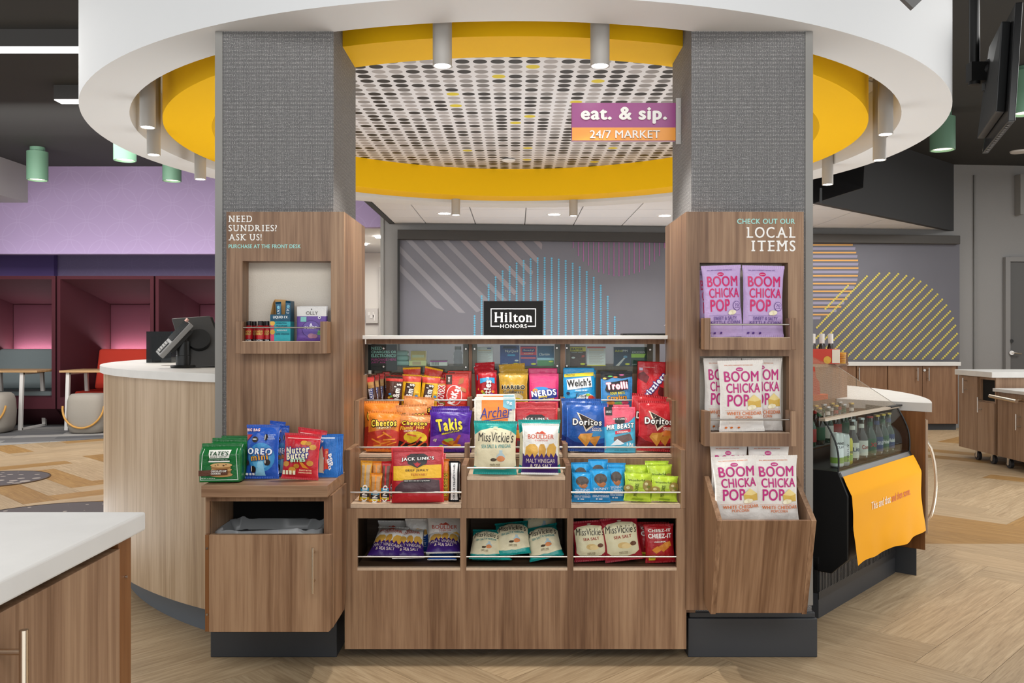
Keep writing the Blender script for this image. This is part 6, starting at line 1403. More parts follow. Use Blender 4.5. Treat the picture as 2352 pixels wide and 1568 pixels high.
make_design('beast', .11, .165, .03, 'pouch', 'e0566e', [
    ('p', [(0, .0), (1, 0), (1, .80), (.78, .66), (.3, .62), (0, .56)], '52b8dc'), ('r', .04, .82, .26, 1.0, '2b2b2e'), ('p', [(.34, .76), (.66, .78), (.66, .66), (.5, .60), (.34, .66)], '2a2224'), ('p', [(.3, .34), (.82, .42), (.9, .28), (.6, .22), (.28, .26)], '6a5450'), ('p', [(.34, .40), (.84, .46), (.84, .53), (.34, .47)], 'd8334a'), ('p', [(.18, .16), (.4, .30), (.62, .2), (.5, .17)], 'e8eef2'),
    ('t', "JACK LINK'S", .27, .71, .72, .76, 'f6f2ee', B(b=.03, o='1b1617', ob=.05)), ('t', 'MR BEAST', .06, .52, .96, .63, 'f7f7f7', B(b=.06, sh=.2, rot=5, o='15233a', ob=.05)), ('t', 'ORIGINAL', .40, .435, .78, .475, 'f7f2f0', B(b=.04, rot=4)), ('t', '13g', .70, .14, .92, .22, 'f7f7f7', B(b=.05)), ('t', '100% BEEF', .06, .87, .24, .92, 'e8e8e8', B(b=.02)), ('t', 'NET WT. 1.25 OZ (36g)', .3, .04, .72, .06, '245064')])
G3 = 'bags on the third tier'; z3 = .7415
def bag(dn, x0, x1, yt, Y, lb, cat='crisps', nm='chip_bag', g=None, z=z3, **k): return put(dn, x0, x1, yt, Y, z, nm, lb, cat, g, **k)
bag('cheetos', 834, 916, 922, 3.465, 'orange cheese puff bag with a bulging top, behind its front neighbour', g='orange puff bags', lean=4)
bag('cheetos', 841, 920, 948, 3.405, 'front orange and red cheese puff bag beside the sundries column', g='orange puff bags', lean=7, roll=2)
bag('flamin', 918, 990, 914, 3.505, 'rearmost hot orange puff bag, its crinkled top rising over the rail', g='hot puff bags', lean=3, roll=4)
bag('flamin', 912, 986, 932, 3.46, 'hot orange puff bag in the middle of its row', g='hot puff bags', lean=4, roll=-3)
bag('flamin', 909, 985, 955, 3.405, 'front red and yellow hot puff bag', g='hot puff bags', lean=7, roll=3)
bag('takis', 990, 1078, 934, 3.46, 'purple rolled chip bag standing behind the front purple one', g='purple rolled chip bags', lean=5)
bag('takis', 984, 1082, 944, 3.405, 'front purple rolled chip bag with yellow lettering', g='purple rolled chip bags', lean=7, roll=1)
bag('archer', 1094, 1182, 906, 3.475, 'rearmost cream and orange meat snack pouch', 'jerky', 'jerky_bag', 'cream and orange pouches', lean=4)
bag('archer', 1091, 1183, 912, 3.44, 'middle cream and orange meat snack pouch', 'jerky', 'jerky_bag', 'cream and orange pouches', lean=4)
bag('archer', 1089, 1184, 916, 3.40, 'front cream and orange meat snack pouch with blue script', 'jerky', 'jerky_bag', 'cream and orange pouches', lean=5)
bag('jerkyred', 1184, 1281, 924, 3.47, 'red jerky pouch behind another in the middle bay of the third tier', 'jerky', 'jerky_bag', 'red jerky pouches in the middle bay', lean=4)
bag('jerkyred', 1181, 1280, 938, 3.415, 'front red jerky pouch behind the white and teal chip bags', 'jerky', 'jerky_bag', 'red jerky pouches in the middle bay', lean=6)
bag('doritosb', 1287, 1380, 917, 3.465, 'blue corn chip bag standing behind the front blue one', g='blue corn chip bags', lean=4, roll=1)
bag('doritosb', 1297, 1393, 928, 3.405, 'front blue corn chip bag with triangle chips', g='blue corn chip bags', lean=7, roll=2)
bag('beast', 1396, 1446, 930, 3.45, 'pink and light blue jerky pouch behind the front one', 'jerky', 'jerky_bag', 'pink and blue jerky pouches', lean=4)
bag('beast', 1388, 1460, 936, 3.40, 'front pink and light blue jerky pouch', 'jerky', 'jerky_bag', 'pink and blue jerky pouches', lean=6)
bag('doritosr', 1438, 1520, 912, 3.475, 'red corn chip bag leaning behind the front red one', g='red corn chip bags', lean=4, roll=7)
bag('doritosr', 1462, 1552, 925, 3.405, 'front red corn chip bag beside the popcorn column', g='red corn chip bags', lean=7, roll=3)
# centre raised bin
zc_ = .6855
bag('vickie', 1196, 1218, 972, 3.255, 'teal crisp bag edge showing behind the cream and teal bag', g='teal crisp bags in the raised bin', z=zc_, lean=2)
bag('vickie', 1086, 1187, 969, 3.205, 'front cream and teal crisp bag in the raised middle bin', g='teal crisp bags in the raised bin', z=zc_, lean=5, roll=1)
bag('vickie', 1190, 1288, 965, 3.25, 'teal crisp bag standing behind the white and purple bag', g='teal crisp bags in the raised bin', z=zc_, lean=4)
bag('boulder', 1197, 1283, 975, 3.20, 'white and purple crisp bag with orange mountain lettering in the raised bin', z=zc_, lean=6, roll=1)

# --- sweets of the top tier
def bar(nm, base, items, W=.04, H=.16, T=.022, **k): make_design(nm, W, H, T, 'bar', base, items, **k)
bar('snickers', '4a2a1e', [('r', .08, .82, .92, .99, 'c43a34'), ('r', .15, .62, .85, .82, 'b98a4c'), ('r', .12, .08, .6, .60, 'e6e2ea'), ('t', 'SNICKERS', -.62, .30, 1.34, .41, '27357c', B(b=.05, rot=82))])
make_design('mmbrown', .08, .16, .03, 'pillow', '4f2d20', [('r', 0, .84, 1, .93, 'c4382f'), ('e', .28, .42, .08, .035, '3f8fd0'), ('e', .36, .34, .08, .035, '6fae3c'), ('e', .24, .30, .08, .035, 'd8a02c'), ('e', .40, .24, .12, .05, 'b8302c'), ('t', "m&m's", .02, .36, 1.3, .56, 'f0e8e0', B(b=.05, rot=84, o='2a1712', ob=.05))])
make_design('mmyellow', .08, .16, .03, 'pillow', 'e8b024', [('r', 0, .78, 1, .96, 'c8443a'), ('p', [(.1, .1), (.6, .12), (.66, .72), (.2, .74)], '4a2c20'), ('e', .80, .34, .09, .04, '3a8fcc'), ('e', .74, .26, .08, .035, '8ab83c'), ('e', .84, .46, .09, .04, 'f0d048'), ('t', "m&m's", -.18, .32, 1.02, .52, 'f4ece4', B(b=.05, rot=82, o='2a1712', ob=.05))])
make_design('twix', .055, .16, .03, 'pillow', 'a82024', [('r', .05, .62, .95, .85, 'b9803c'), ('r', 0, .08, 1, .2, '8a6a2c'), ('t', 'TWIX', -.62, .30, 1.6, .52, 'b8202a', B(b=.06, rot=86, o='f4ece6', ob=.09))])
make_design('kitkat', .085, .17, .03, 'pouch', 'd03a30', [('r', .04, .68, .3, .96, '4a2c20'), ('p', [(.55, .66), (.78, .72), (.82, .88), (.62, .84)], 'a8683c'), ('p', [(.6, .52), (.9, .44), (.9, .54), (.66, .62)], 'b8784a'), ('e', .40, .36, .34, .30, 'f6f0ec'), ('e', .40, .36, .31, .28, 'd03a30'),
    ('t', 'KitKat', -.18, .28, .96, .44, 'f8f4f0', B(b=.06, rot=74, sh=.2)), ('t', 'KING SIZE', .02, .80, .32, .84, 'f2ece6', B(b=.04, rot=88))])
make_design('skittles', .07, .16, .03, 'pillow', 'b5202c', [('p', [(.1, .66), (.5, .72), (.9, .64), (.9, .80), (.5, .82), (.1, .80)], '3fa4d8'), ('e', .2, .44, .08, .035, 'e8b82c'), ('e', .28, .38, .08, .035, '6fae3c'), ('e', .78, .42, .08, .035, 'e88a2c'), ('e', .7, .36, .08, .035, '8a3fa0'), ('t', 'Skittles', -.4, .28, 1.3, .46, 'f6f2ee', B(b=.06, rot=84, o='8a141c', ob=.03)), ('t', 'SHARE SIZE', .28, .70, .76, .75, 'e8f2f8', B(b=.03, rot=86))])
make_design('haribo', .105, .15, .04, 'pillow', 'c29a3a', [('e', .5, .30, .36, .12, 'e9ddb8'), ('e', .66, .2, .14, .09, 'e3c62c'), ('e', .3, .16, .1, .06, 'cf4030'), ('e', .45, .12, .09, .06, 'e08a30'),
    ('t', 'HARIBO', .08, .54, .92, .66, '2a211a', B(b=.07, o='f1e6c2', ob=.05)), ('t', 'Goldbears', .14, .42, .86, .51, '2a211a', B(b=.03, o='f1e6c2', ob=.03))], rough=.22)
make_design('nerds', .10, .16, .04, 'pouch', 'd93a74', [('p', [(.05, .28), (.2, .5), (.5, .58), (.94, .54), (.96, .32), (.6, .2), (.2, .18)], '2a3c94'), ('e', .4, .56, .24, .05, '2f8fd8'), ('e', .2, .5, .1, .06, 'e89a3c'), ('e', .5, .12, .3, .07, 'e88a94'),
    ('t', 'NERDS', .06, .34, .92, .52, 'f6f6fa', B(b=.05, rot=7, o='2a3c94', ob=.05)), ('t', 'gummy', .3, .28, .62, .34, 'f2d22c', B(b=.05, rot=7, sh=.2)), ('t', 'clusters', .42, .22, .84, .29, 'f2d22c', B(b=.05, rot=7, sh=.2))])
make_design('welchs', .11, .17, .035, 'pouch', '1f95cf', [('p', [(.03, .76), (.97, .80), (.97, .89), (.03, .84)], 'f0d42e'), ('p', [(.12, .44), (.92, .52), (.88, .78), (.1, .70)], 'f6f6f6'), ('p', [(.34, .38), (.8, .42), (.8, .48), (.34, .44)], '38a8dc'), ('p', [(.2, .1), (.5, .3), (.8, .36), (.95, .30), (.75, .1)], 'f0f2f4'), ('e', .14, .36, .06, .035, '1d2a4c'), ('e', .16, .16, .1, .06, 'c83c34'), ('e', .88, .24, .1, .07, 'd0402c'), ('e', .78, .32, .08, .03, '9cc83c'),
    ('t', "Welch's", .12, .53, .88, .72, '1d1a1c', B(b=.03, rot=5, sh=.1)), ('t', 'Fruit', .38, .26, .74, .35, '1d1a1c', B(sh=.25)), ('t', 'Snacks', .30, .16, .82, .25, '1d1a1c', B(sh=.25)), ('t', 'Whole Fruit', .08, .80, .36, .85, '1d4a3a', B(sh=.2)), ('t', 'MIXED FRUIT', .38, .41, .76, .45, 'f6f8fa', B(b=.03))])
make_design('trolli', .11, .17, .035, 'pouch', '3f88c4', [('p', [(0, .8), (.2, .76), (.4, .84), (.66, .80), (1, .86), (1, 1), (0, 1)], '17171a'), ('e', .3, .86, .08, .02, '6fc46a'), ('e', .46, .84, .07, .02, 'ea8a44'), ('e', .66, .9, .08, .02, 'e070a8'), ('e', .12, .8, .06, .025, 'e8c864'), ('p', [(.12, .48), (.2, .68), (.5, .72), (.86, .78), (.86, .52), (.5, .42), (.2, .42)], '1a1416'), ('e', .3, .13, .14, .05, 'd88a3c'), ('e', .55, .12, .14, .05, '6fae5c'), ('e', .75, .14, .12, .05, 'c84a6a'),
    ('t', 'Trolli', .16, .50, .84, .70, 'f6f2f4', B(b=.07, rot=5, o='d0708c', ob=.04)), ('t', 'SOUR BRITE', .28, .36, .74, .43, 'e8dc3a', B(b=.04, rot=4, o='1a1416', ob=.04)), ('t', 'Crawlers', .18, .22, .80, .34, 'f0a02c', B(b=.05, rot=4, o='1a1416', ob=.05))])
make_design('twizzlers', .11, .19, .04, 'pouch', 'c21f2a', [('p', [(.02, .62), (.3, .52), (.4, .66), (.2, .78), (.02, .72)], '6a1a20'), ('p', [(.7, .3), (.9, .2), (.92, .42), (.76, .46)], '5a171c'), ('r', .06, .80, .18, .86, 'c9c4e0'),
    ('t', 'Twizzlers', -.16, .36, 1.2, .49, 'f2f2f6', B(b=.06, rot=52, o='2a3a8c', ob=.08)), ('t', 'STRAWBERRY TWISTS', .2, .86, .6, .88, 'f6d8d0')])
z4 = .9035
def sw(dn, x0, x1, yt, Y, lb, cat='sweets', nm='candy_bag', g=None, **k): return put(dn, x0, x1, yt, Y, z4, nm, lb, cat, g, **k)
for i in range(4):
    sw('snickers', 849+i*10, 871+i*9, 866-i*4, 3.585+i*.018, ['front brown nougat bar with blue lettering, leaning by the column', 'second of the leaning brown nougat bars', 'third of the leaning brown nougat bars', 'rearmost of the leaning brown nougat bars'][i], 'chocolate bar', 'chocolate_bar', 'leaning brown nougat bars', roll=-9+i*2.5, lean=4, yaw=4)
sw('mmbrown', 893, 930, 858, 3.62, 'brown candy pack behind another with a red top edge', g='brown candy packs', lean=3, roll=3)
sw('mmbrown', 882, 924, 866, 3.585, 'front brown candy pack with white sideways lettering', g='brown candy packs', lean=5, roll=3)
sw('mmyellow', 928, 969, 845, 3.625, 'rearmost yellow peanut candy pack with a bright yellow top', g='yellow candy packs', lean=2, roll=-2)
sw('mmyellow', 958, 1000, 848, 3.615, 'yellow peanut candy pack tilted behind the two front ones', g='yellow candy packs', lean=2, roll=12)
sw('mmyellow', 920, 965, 862, 3.585, 'front yellow peanut candy pack nearest the brown packs', g='yellow candy packs', lean=5, roll=3)
sw('mmyellow', 964, 1007, 866, 3.583, 'front yellow peanut candy pack nearest the red wafer packs', g='yellow candy packs', lean=5, roll=4)
sw('twix', 1000, 1024, 856, 3.62, 'dark red caramel biscuit pack behind its front neighbour', g='caramel biscuit packs', lean=3)
sw('twix', 1000, 1023, 872, 3.585, 'front caramel biscuit pack with sideways red lettering', g='caramel biscuit packs', lean=4, roll=2)
sw('kitkat', 1028, 1083, 852, 3.62, 'red wafer pack edge behind the front red wafer pack', g='red wafer packs', lean=2)
sw('kitkat', 1022, 1076, 858, 3.585, 'front red wafer pack with large white script', g='red wafer packs', lean=4)
for i in range(3): sw('skittles', [1096, 1093, 1100][i], [1141, 1139, 1145][i], [834, 843, 853][i], [3.63, 3.61, 3.583][i], ['rearmost red fruit candy pack', 'middle red fruit candy pack', 'front red fruit candy pack with a sky-blue band'][i], g='red fruit candy packs', lean=3, roll=-3)
for i in range(3): sw('haribo', [1152, 1148, 1145][i], [1212, 1214, 1213][i], [838, 849, 858][i], [3.63, 3.61, 3.583][i], ['rearmost gold gummy bag with a raised corner', 'middle gold gummy bag', 'front gold gummy bag with black lettering'][i], g='gold gummy bags', lean=3, roll=[-4, -1, 0][i])
for i in range(2): sw('nerds', [1214, 1216][i], [1280, 1283][i], [846, 858][i], [3.62, 3.585][i], ['pink candy cluster bag behind the front one', 'front pink candy cluster bag with blue and white lettering'][i], g='pink candy bags', lean=3)
for i in range(2): sw('welchs', [1298, 1294][i], [1369, 1366][i], [850, 845][i], [3.62, 3.585][i], ['blue fruit snack bag edge behind the front one', 'front blue fruit snack bag with white label'][i], g='blue fruit snack bags', lean=[2, 4][i])
sw('trolli', 1380, 1453, 853, 3.585, 'blue and black sour gummy bag with colourful worms', lean=4)
sw('twizzlers', 1462, 1528, 832, 3.59, 'red liquorice twist bag with diagonal lettering', lean=4, roll=2)

# --- lower bins
def kind_bar(nm, base, c1):
    bar(nm, base, [('r', .12, .36, .9, .90, c1), ('r', .4, .34, .55, .92, base), ('r', .06, .04, .94, .34, '2a2220'), ('r', .1, .25, .9, .33, '3f9fc8'), ('r', .1, .04, .9, .10, 'd8c22c'), ('t', 'KIND', -.4, .12, 1.4, .24, 'f6f4f0', B(b=.05, rot=88))], T=.02)
kind_bar('kindy', 'd89a2c', 'b59a78'); kind_bar('kindo', 'e08a24', 'c0905c'); kind_bar('kindr', 'c0282c', '6a4638')
z2 = .5845
def lo_(dn, x0, x1, yt, Y, lb, cat='snack bar', nm='snack_bar', g=None, **k): return put(dn, x0, x1, yt, Y, z2, nm, lb, cat, g, **k)
lo_('kindy', 824, 851, 1060, 3.225, 'amber nut bar nearest the bin side', g='nut bars', lean=6, roll=2)
lo_('kindo', 853, 877, 1060, 3.26, 'orange nut bar standing behind the shorter orange one', g='nut bars', lean=4)
lo_('kindo', 848, 875, 1089, 3.205, 'short front orange nut bar', g='nut bars', lean=8, roll=2)
lo_('kindr', 872, 896, 1062, 3.22, 'red nut bar next to the orange ones', g='nut bars', lean=6, roll=2)
lo_('kindr', 890, 908, 1060, 3.26, 'red nut bar half hidden by the big jerky pouch', g='nut bars', lean=6, yaw=25)
lo_('jerky', 906, 1020, 1042, 3.245, 'red and yellow jerky pouch peeking from behind the big front one', 'jerky', 'jerky_bag', 'red and yellow jerky pouches', lean=4, roll=2)
lo_('jerky', 899, 1020, 1030, 3.19, 'big front red and yellow teriyaki jerky pouch in the lower bin', 'jerky', 'jerky_bag', 'red and yellow jerky pouches', lean=7, roll=-1)
bar('reese', 'e8842c', [('r', .1, .1, .9, .7, 'f0a23a'), ('t', "REESE'S", -.6, .3, 1.6, .46, 'f2d43a', B(b=.05, rot=88, o='5a2c18', ob=.05))])
bar('barebell', '17171a', [('r', .2, .04, .86, .96, 'f2f0ee'), ('t', 'Barebells', -.2, .72, 1.2, .77, '1d1a1c', B(rot=88, sh=.2)), ('t', 'COOKIES & CREAM', -.7, .26, 1.75, .31, '1d1a1c', B(rot=88, b=.03))])
lo_('reese', 1014, 1032, 1055, 3.24, 'orange peanut butter bar between the jerky and the white bar', lean=4)
lo_('barebell', 1046, 1058, 1062, 3.26, 'black edge of a white and black bar beside the divider', g='white and black bars', lean=3)
lo_('barebell', 1030, 1055, 1060, 3.215, 'white and black cookies and cream bar', g='white and black bars', lean=5)
make_design('skinny', .075, .17, .035, 'pillow', '2a9cd8', [
    ('e', .5, .70, .34, .17, '4c443f'), ('p', [(.2, .70), (.3, .6), (.5, .58), (.66, .62), (.8, .56), (.66, .46), (.5, .46), (.34, .52)], 'a8683a'), ('r', 0, .04, 1, .26, '1f78b0'),
    ('t', 'SKINNY', .14, .37, .92, .445, 'f2f6fa', B(b=.0, rot=3)), ('t', 'DIPPED', .16, .27, .92, .345, 'f2f6fa', B(b=.0)), ('t', 'DARK CHOCOLATE', .1, .195, .94, .225, 'f2f6fa', B(b=.03)), ('t', 'COCOA ALMONDS', .1, .155, .94, .185, 'f2f6fa', B(b=.03)), ('r', .28, .08, .36, .12, 'e8eef2'), ('r', .42, .08, .6, .12, 'cfe0ec')])
make_design('pistachio', .09, .16, .04, 'pillow', 'b4cf3c', [
    ('e', .86, .56, .2, .2, 'a08a48'), ('e', .8, .62, .07, .05, 'd8cf9c'), ('e', .9, .52, .07, .05, '7f8a3c'), ('e', .82, .44, .06, .04, 'cfc48c'), ('e', .12, .44, .18, .13, '9a8444'), ('e', .1, .46, .07, .05, 'd8cf9c'), ('e', .2, .38, .05, .04, '7f8a3c'), ('r', .3, .06, .7, .1, '8aa82c'),
    ('t', 'Wonderful', .10, .70, .74, .77, '3c4a1c', B(rot=4)), ('t', 'PISTACHIOS', .02, .36, .80, .44, '3c4a1c', B(rot=86))])
g = 'blue chocolate almond packs'
for a in ((1313, 1356, 1063, 3.27, 'rearmost pack of the blue almond packs beside the middle bin', -1), (1350, 1395, 1056, 3.27, 'tallest blue almond pack behind the middle front one', 1), (1394, 1436, 1064, 3.265, 'blue almond pack behind the rear pack of the row', 1)):
    lo_('skinny', *a[:4], a[4], 'nuts', 'nut_bag', g, lean=3, roll=a[5])
for a in ((1313, 1360, 1086, 3.205, 'front blue almond pack nearest the divider', 1), (1355, 1402, 1079, 3.20, 'middle of the three front blue almond packs', 1), (1395, 1434, 1074, 3.225, 'front blue almond pack touching the green packs', 1)):
    lo_('skinny', *a[:4], a[4], 'nuts', 'nut_bag', g, lean=6, roll=a[5])
g = 'green pistachio packs'
for a in ((1436, 1491, 1068, 3.265, 'green nut pack behind the front one beside the blue packs', 0), (1482, 1536, 1059, 3.27, 'rearmost dark green nut pack beside the bin side', 0), (1487, 1544, 1067, 3.245, 'green nut pack standing behind the outer front one', 0)):
    lo_('pistachio', *a[:4], a[4], 'nuts', 'nut_bag', g, lean=3, roll=a[5])
for a in ((1432, 1496, 1088, 3.205, 'front green nut pack beside the blue packs', 3), (1494, 1556, 1095, 3.205, 'outermost front green nut pack', 3)):
    lo_('pistachio', *a[:4], a[4], 'nuts', 'nut_bag', g, lean=7, roll=a[5])

# --- cubbies
make_design('vickiered', .135, .19, .05, 'pillow', '9c2030', [
    ('p', [(.06, .22), (.2, .14), (.5, .10), (.8, .14), (.94, .22), (.96, .78), (.84, .86), (.5, .90), (.16, .86), (.04, .78)], 'd9d3b0'), ('e', .52, .36, .16, .07, 'd2b478'), ('e', .60, .34, .14, .06, 'e0c890'), ('e', .80, .38, .09, .05, '6a4430'), ('e', .5, .92, .06, .014, 'e6d8c0'),
    ('t', "MissVickie's", .08, .64, .94, .82, '2a2320', B(b=-.01, sh=.12, rot=-3)), ('t', 'SEA SALT', .28, .52, .78, .59, 'a03028', B(b=.02, rot=2)), ('t', 'made with', .38, .20, .62, .225, '7a6a4c'), ('t', 'CARE & LOVE', .38, .165, .62, .188, '7a6a4c')])
make_design('cheezit', .11, .19, .045, 'pillow', 'a81c24', [
    ('p', [(.2, .34), (.4, .44), (.55, .34), (.36, .24)], 'd88a34'), ('p', [(.42, .42), (.66, .52), (.82, .40), (.6, .28)], 'cf8030'), ('p', [(.62, .52), (.86, .56), (.9, .44), (.74, .40)], 'd88a34'), ('r', .1, .07, .32, .2, 'e6c83a'),
    ('t', 'CHEEZ-IT', .1, .64, .92, .76, 'f4efe8', B(b=.05)), ('t', 'CHEEZ-IT', .12, .80, .9, .88, 'e6ddd4', B(b=.05)), ('t', 'ORIGINAL', .3, .53, .72, .57, 'f4efe8', B(b=.04, rot=3)), ('t', '100% REAL CHEESE', .12, .12, .3, .15, '3a2a1a')])
zq = .3525
def cb_(dn, x0, x1, yt, Y, lb, g=None, **k): return put(dn, x0, x1, yt, Y, zq, 'chip_bag', lb, 'crisps', g, **k)
g = 'purple and white crisp bags in the lower cubby'
cb_('boulder', 868, 935, 1196, 3.42, 'purple crisp bag standing far back in the first cubby', g, lean=2)
cb_('boulderblue', 930, 990, 1192, 3.38, 'blue and white crisp bag standing in the first cubby', lean=2)
cb_('boulder', 980, 1062, 1186, 3.34, 'purple crisp bag standing beside the cubby partition', g, lean=3)
def lay(dn, x, Yc, z, label, g, w_=.125, h_=.17, lean=68, roll=0, yaw=0):
    W, H0, T, ms = DES[dn]; o = put(dn, 0, w_*F/Yc, 0, Yc, z, 'chip_bag', label, 'crisps', g, H=h_, lean=lean, roll=roll, yaw=yaw)
    o.location = (px(x, Yc), Yc, z); return o
lay('boulder', 880, 3.215, .377, 'purple crisp bag lying in the front corner of the first cubby', g, yaw=-8, lean=62)
lay('boulder', 938, 3.215, .374, 'purple crisp bag lying in the middle of the first cubby', g, yaw=6, lean=64, w_=.12)
lay('boulder', 1018, 3.22, .392, 'purple crisp bag lying on a folded bag beside the partition', g, w_=.128, yaw=3, lean=72)
lay('boulderblue', 1015, 3.225, .365, 'folded silver-backed crisp bag underneath, beside the partition', None, w_=.11, lean=82, h_=.14)
g = 'cream and teal crisp bags in the middle cubby'
lay('vickie', 1112, 3.215, .372, 'cream and teal crisp bag at the near end of the middle cubby', g, lean=58, h_=.15, yaw=-4, w_=.115)
lay('vickie', 1180, 3.225, .385, 'cream and teal crisp bag resting high in the middle cubby', g, lean=58, h_=.17, w_=.13, roll=-6)
lay('vickie', 1256, 3.22, .372, 'cream and teal crisp bag at the far end of the middle cubby', g, lean=56, h_=.165, w_=.13, roll=-12)
lay('vickie', 1130, 3.23, .364, 'teal bag folded flat under the cream ones in the middle cubby', g, lean=80, h_=.12, w_=.15)
lay('vickie', 1240, 3.36, .385, 'teal bag slumped at the back of the middle cubby', g, lean=30, h_=.2, w_=.14)
g = 'cream and dark red crisp bags'
cb_('vickiered', 1319, 1399, 1202, 3.235, 'cream and dark red crisp bag beside the cubby partition', g, lean=10, roll=-4)
cb_('vickiered', 1390, 1478, 1196, 3.225, 'cream and dark red crisp bag in the middle of the last cubby', g, lean=10, roll=-7)
cb_('cheezit', 1462, 1538, 1200, 3.29, 'red cheese cracker bag standing behind the front one', 'red cheese cracker bags', lean=4)
cb_('cheezit', 1482, 1552, 1208, 3.225, 'front red cheese cracker bag with a yellow sticker', 'red cheese cracker bags', lean=9, roll=-2)

# --- popcorn
def popcorn(nm, base, tcol, fcol, l1, l2, s3):
    it_ = [('e', .47, .875, .085, .028, tcol), ('t', 'REAL, SIMPLE INGREDIENTS. NOTHING FAKE.', .14, .925, .78, .94, fcol), ('t', "ANGIE'S", .41, .868, .53, .882, 'f6eef4'),
           ('t', 'BOOM', .10, .70, .91, .85, tcol, B(b=.023)), ('t', 'CHICKA', .13, .545, .94, .68, tcol, B(b=.023)), ('t', 'POP', .15, .355, .66, .525, tcol, B(b=.023))]
    if s3: it_ += [('p', [(.62, .44), (.78, .52), (.96, .44), (.96, .34), (.64, .34)], 'd8b254'), ('p', [(.62, .44), (.78, .52), (.96, .44), (.8, .42)], 'ecd48c')]
    else: it_ += [('e', .86, .43, .11, .065, '6a4a90'), ('e', .86, .43, .098, .057, base), ('t', '70', .80, .42, .92, .46, '6a4a90', B(b=.02)), ('t', 'CALORIES', .79, .40, .93, .412, '6a4a90')]
    it_ += [('e', .72, .34, .09, .035, 'ebe0bc'), ('e', .66, .33, .05, .025, 'f6eed2'), ('e', .78, .345, .05, .025, 'f2e8c8'), ('r', .1, .30, .94, .303, fcol), ('t', l1, .14 if s3 else .22, .235, .96 if s3 else .84, .285, fcol, B(b=.02)), ('t', l2, .34 if s3 else .14, .185, .72 if s3 else .92, .225, fcol, B(b=.015)),
            ('e', .14, .06, .03, .014, fcol), ('e', .26, .06, .03, .014, fcol), ('e', .42, .06, .03, .014, fcol)]
    make_design(nm, .15, .26, .05, 'pillow', base, it_, rough=.4)
popcorn('popp', 'c4a8d8', 'cf1f68', '5c3f8c', 'SWEET & SALTY', 'KETTLE CORN', 0)
popcorn('popw', 'e9e4de', 'c02a7c', 'd9722c', 'WHITE CHEDDAR', 'POPCORN', 1)
def pop(dn, x0, x1, yt, Y, z, lb, g, **k): return put(dn, x0, x1, yt, Y, z, 'popcorn_bag', lb, 'popcorn', g, **k)
g = 'lilac popcorn bags'; zn1 = pz(775, 3.09)-.002; zn2 = pz(994, 3.09)-.002
pop('popp', 1608, 1662, 621, 3.185, zn1, 'lilac popcorn bag peeking out behind at the column edge', g, lean=1, tscale=.7, roll=-3)
pop('popp', 1617, 1708, 611, 3.145, zn1, 'front lilac popcorn bag nearer the snack rack', g, lean=2, tscale=.8, roll=-2)
pop('popp', 1703, 1800, 611, 3.145, zn1, 'front lilac popcorn bag beside the column corner', g, lean=2, tscale=.8, roll=1)
g = 'white popcorn bags in the niche'
pop('popw', 1616, 1703, 823, 3.185, zn2, 'white popcorn bag standing back in the niche, nearer the snack rack', g, lean=1, tscale=.7)
pop('popw', 1705, 1797, 823, 3.185, zn2, 'white popcorn bag standing back in the niche, nearer the column corner', g, lean=1, tscale=.7)
pop('popw', 1652, 1756, 829, 3.135, zn2, 'front white popcorn bag in the middle of the niche', g, lean=2, tscale=.7, roll=-1)
g = 'white popcorn bags in the tilted bin'
pop('popw', 1632, 1718, 1019, 3.125, .5385, 'white popcorn bag at the back of the tilted bin, nearer the snack rack', g, lean=2, tscale=.8)
pop('popw', 1719, 1814, 1019, 3.125, .5385, 'white popcorn bag at the back of the tilted bin, nearer the column corner', g, lean=2, tscale=.8)
pop('popw', 1643, 1750, 1051, 3.03, .5385, 'front white popcorn bag in the tilted bin, nearer the snack rack', g, lean=3, tscale=.9, roll=-3)
pop('popw', 1732, 1836, 1048, 3.03, .5385, 'front white popcorn bag in the tilted bin, nearer the column corner', g, lean=3, tscale=.9, roll=-1)

# --- sundries niche
zs = pz(784, 3.09)-.002
REDB = mat('shot_red', 'b81c24', .3); BLKC = mat('shot_cap', '1c1718', .35)
def shot(x, Y, lb):
    X_ = px(x, Y); t = thing('energy_shot', (X_, Y, zs), lb, 'bottle', 'small red energy shots'); h = .076; r = .0145
    m = MB(); m.lathe([(0, .0005), (r, .0005), (r, .012)], (X_, Y, zs), 20); m.lathe([(r, .012), (r, .052), (.0075, .060), (.0075, .061)], (X_, Y, zs), 20); m.build('bottle_body', REDB, t, smooth=30)
    m = MB(); m.lathe([(.009, .060), (.009, .076), (0, .076)], (X_, Y, zs), 16); m.build('cap', BLKC, t, smooth=30)
    m = MB(); m.lathe([(r+.0002, .001), (r+.0002, .010)], (X_, Y, zs), 20); m.build('base_band', BLKC, t)
    m = MB(); gg = text2('5 HOUR', bold=.04); hh = text2('ENERGY', bold=.04); ee = text2('EXTRA', bold=.04)
    for g_, z0, z1, mi in ((gg, .034, .042, 0), (hh, .025, .033, 0), (ee, .003, .0085, 1)):
        m.add([(X_+(r+.0006)*math.sin((u-.5)*1.7), Y-(r+.0006)*math.cos((u-.5)*1.7), zs+z0+(z1-z0)*v) for u, v in g_[0]], g_[1], mi)
    m.build('lettering', [ink('e8cf6a'), ink('f2f0ee')], t)
for a in ((584, 3.20, 'red energy shot at the back of its cluster, nearest the niche edge'), (609, 3.195, 'red energy shot at the back of its cluster, between the two front shots'), (572, 3.155, 'front red energy shot nearest the niche edge'),
          (613, 3.155, 'red energy shot tucked beside the teal carton'), (598, 3.13, 'foremost red energy shot with yellow lettering')): shot(*a)
Y = 3.14; t = thing('sachet_carton', (px(648, Y), Y, zs), 'open teal carton of drink sachets with a torn cardboard top', 'carton')
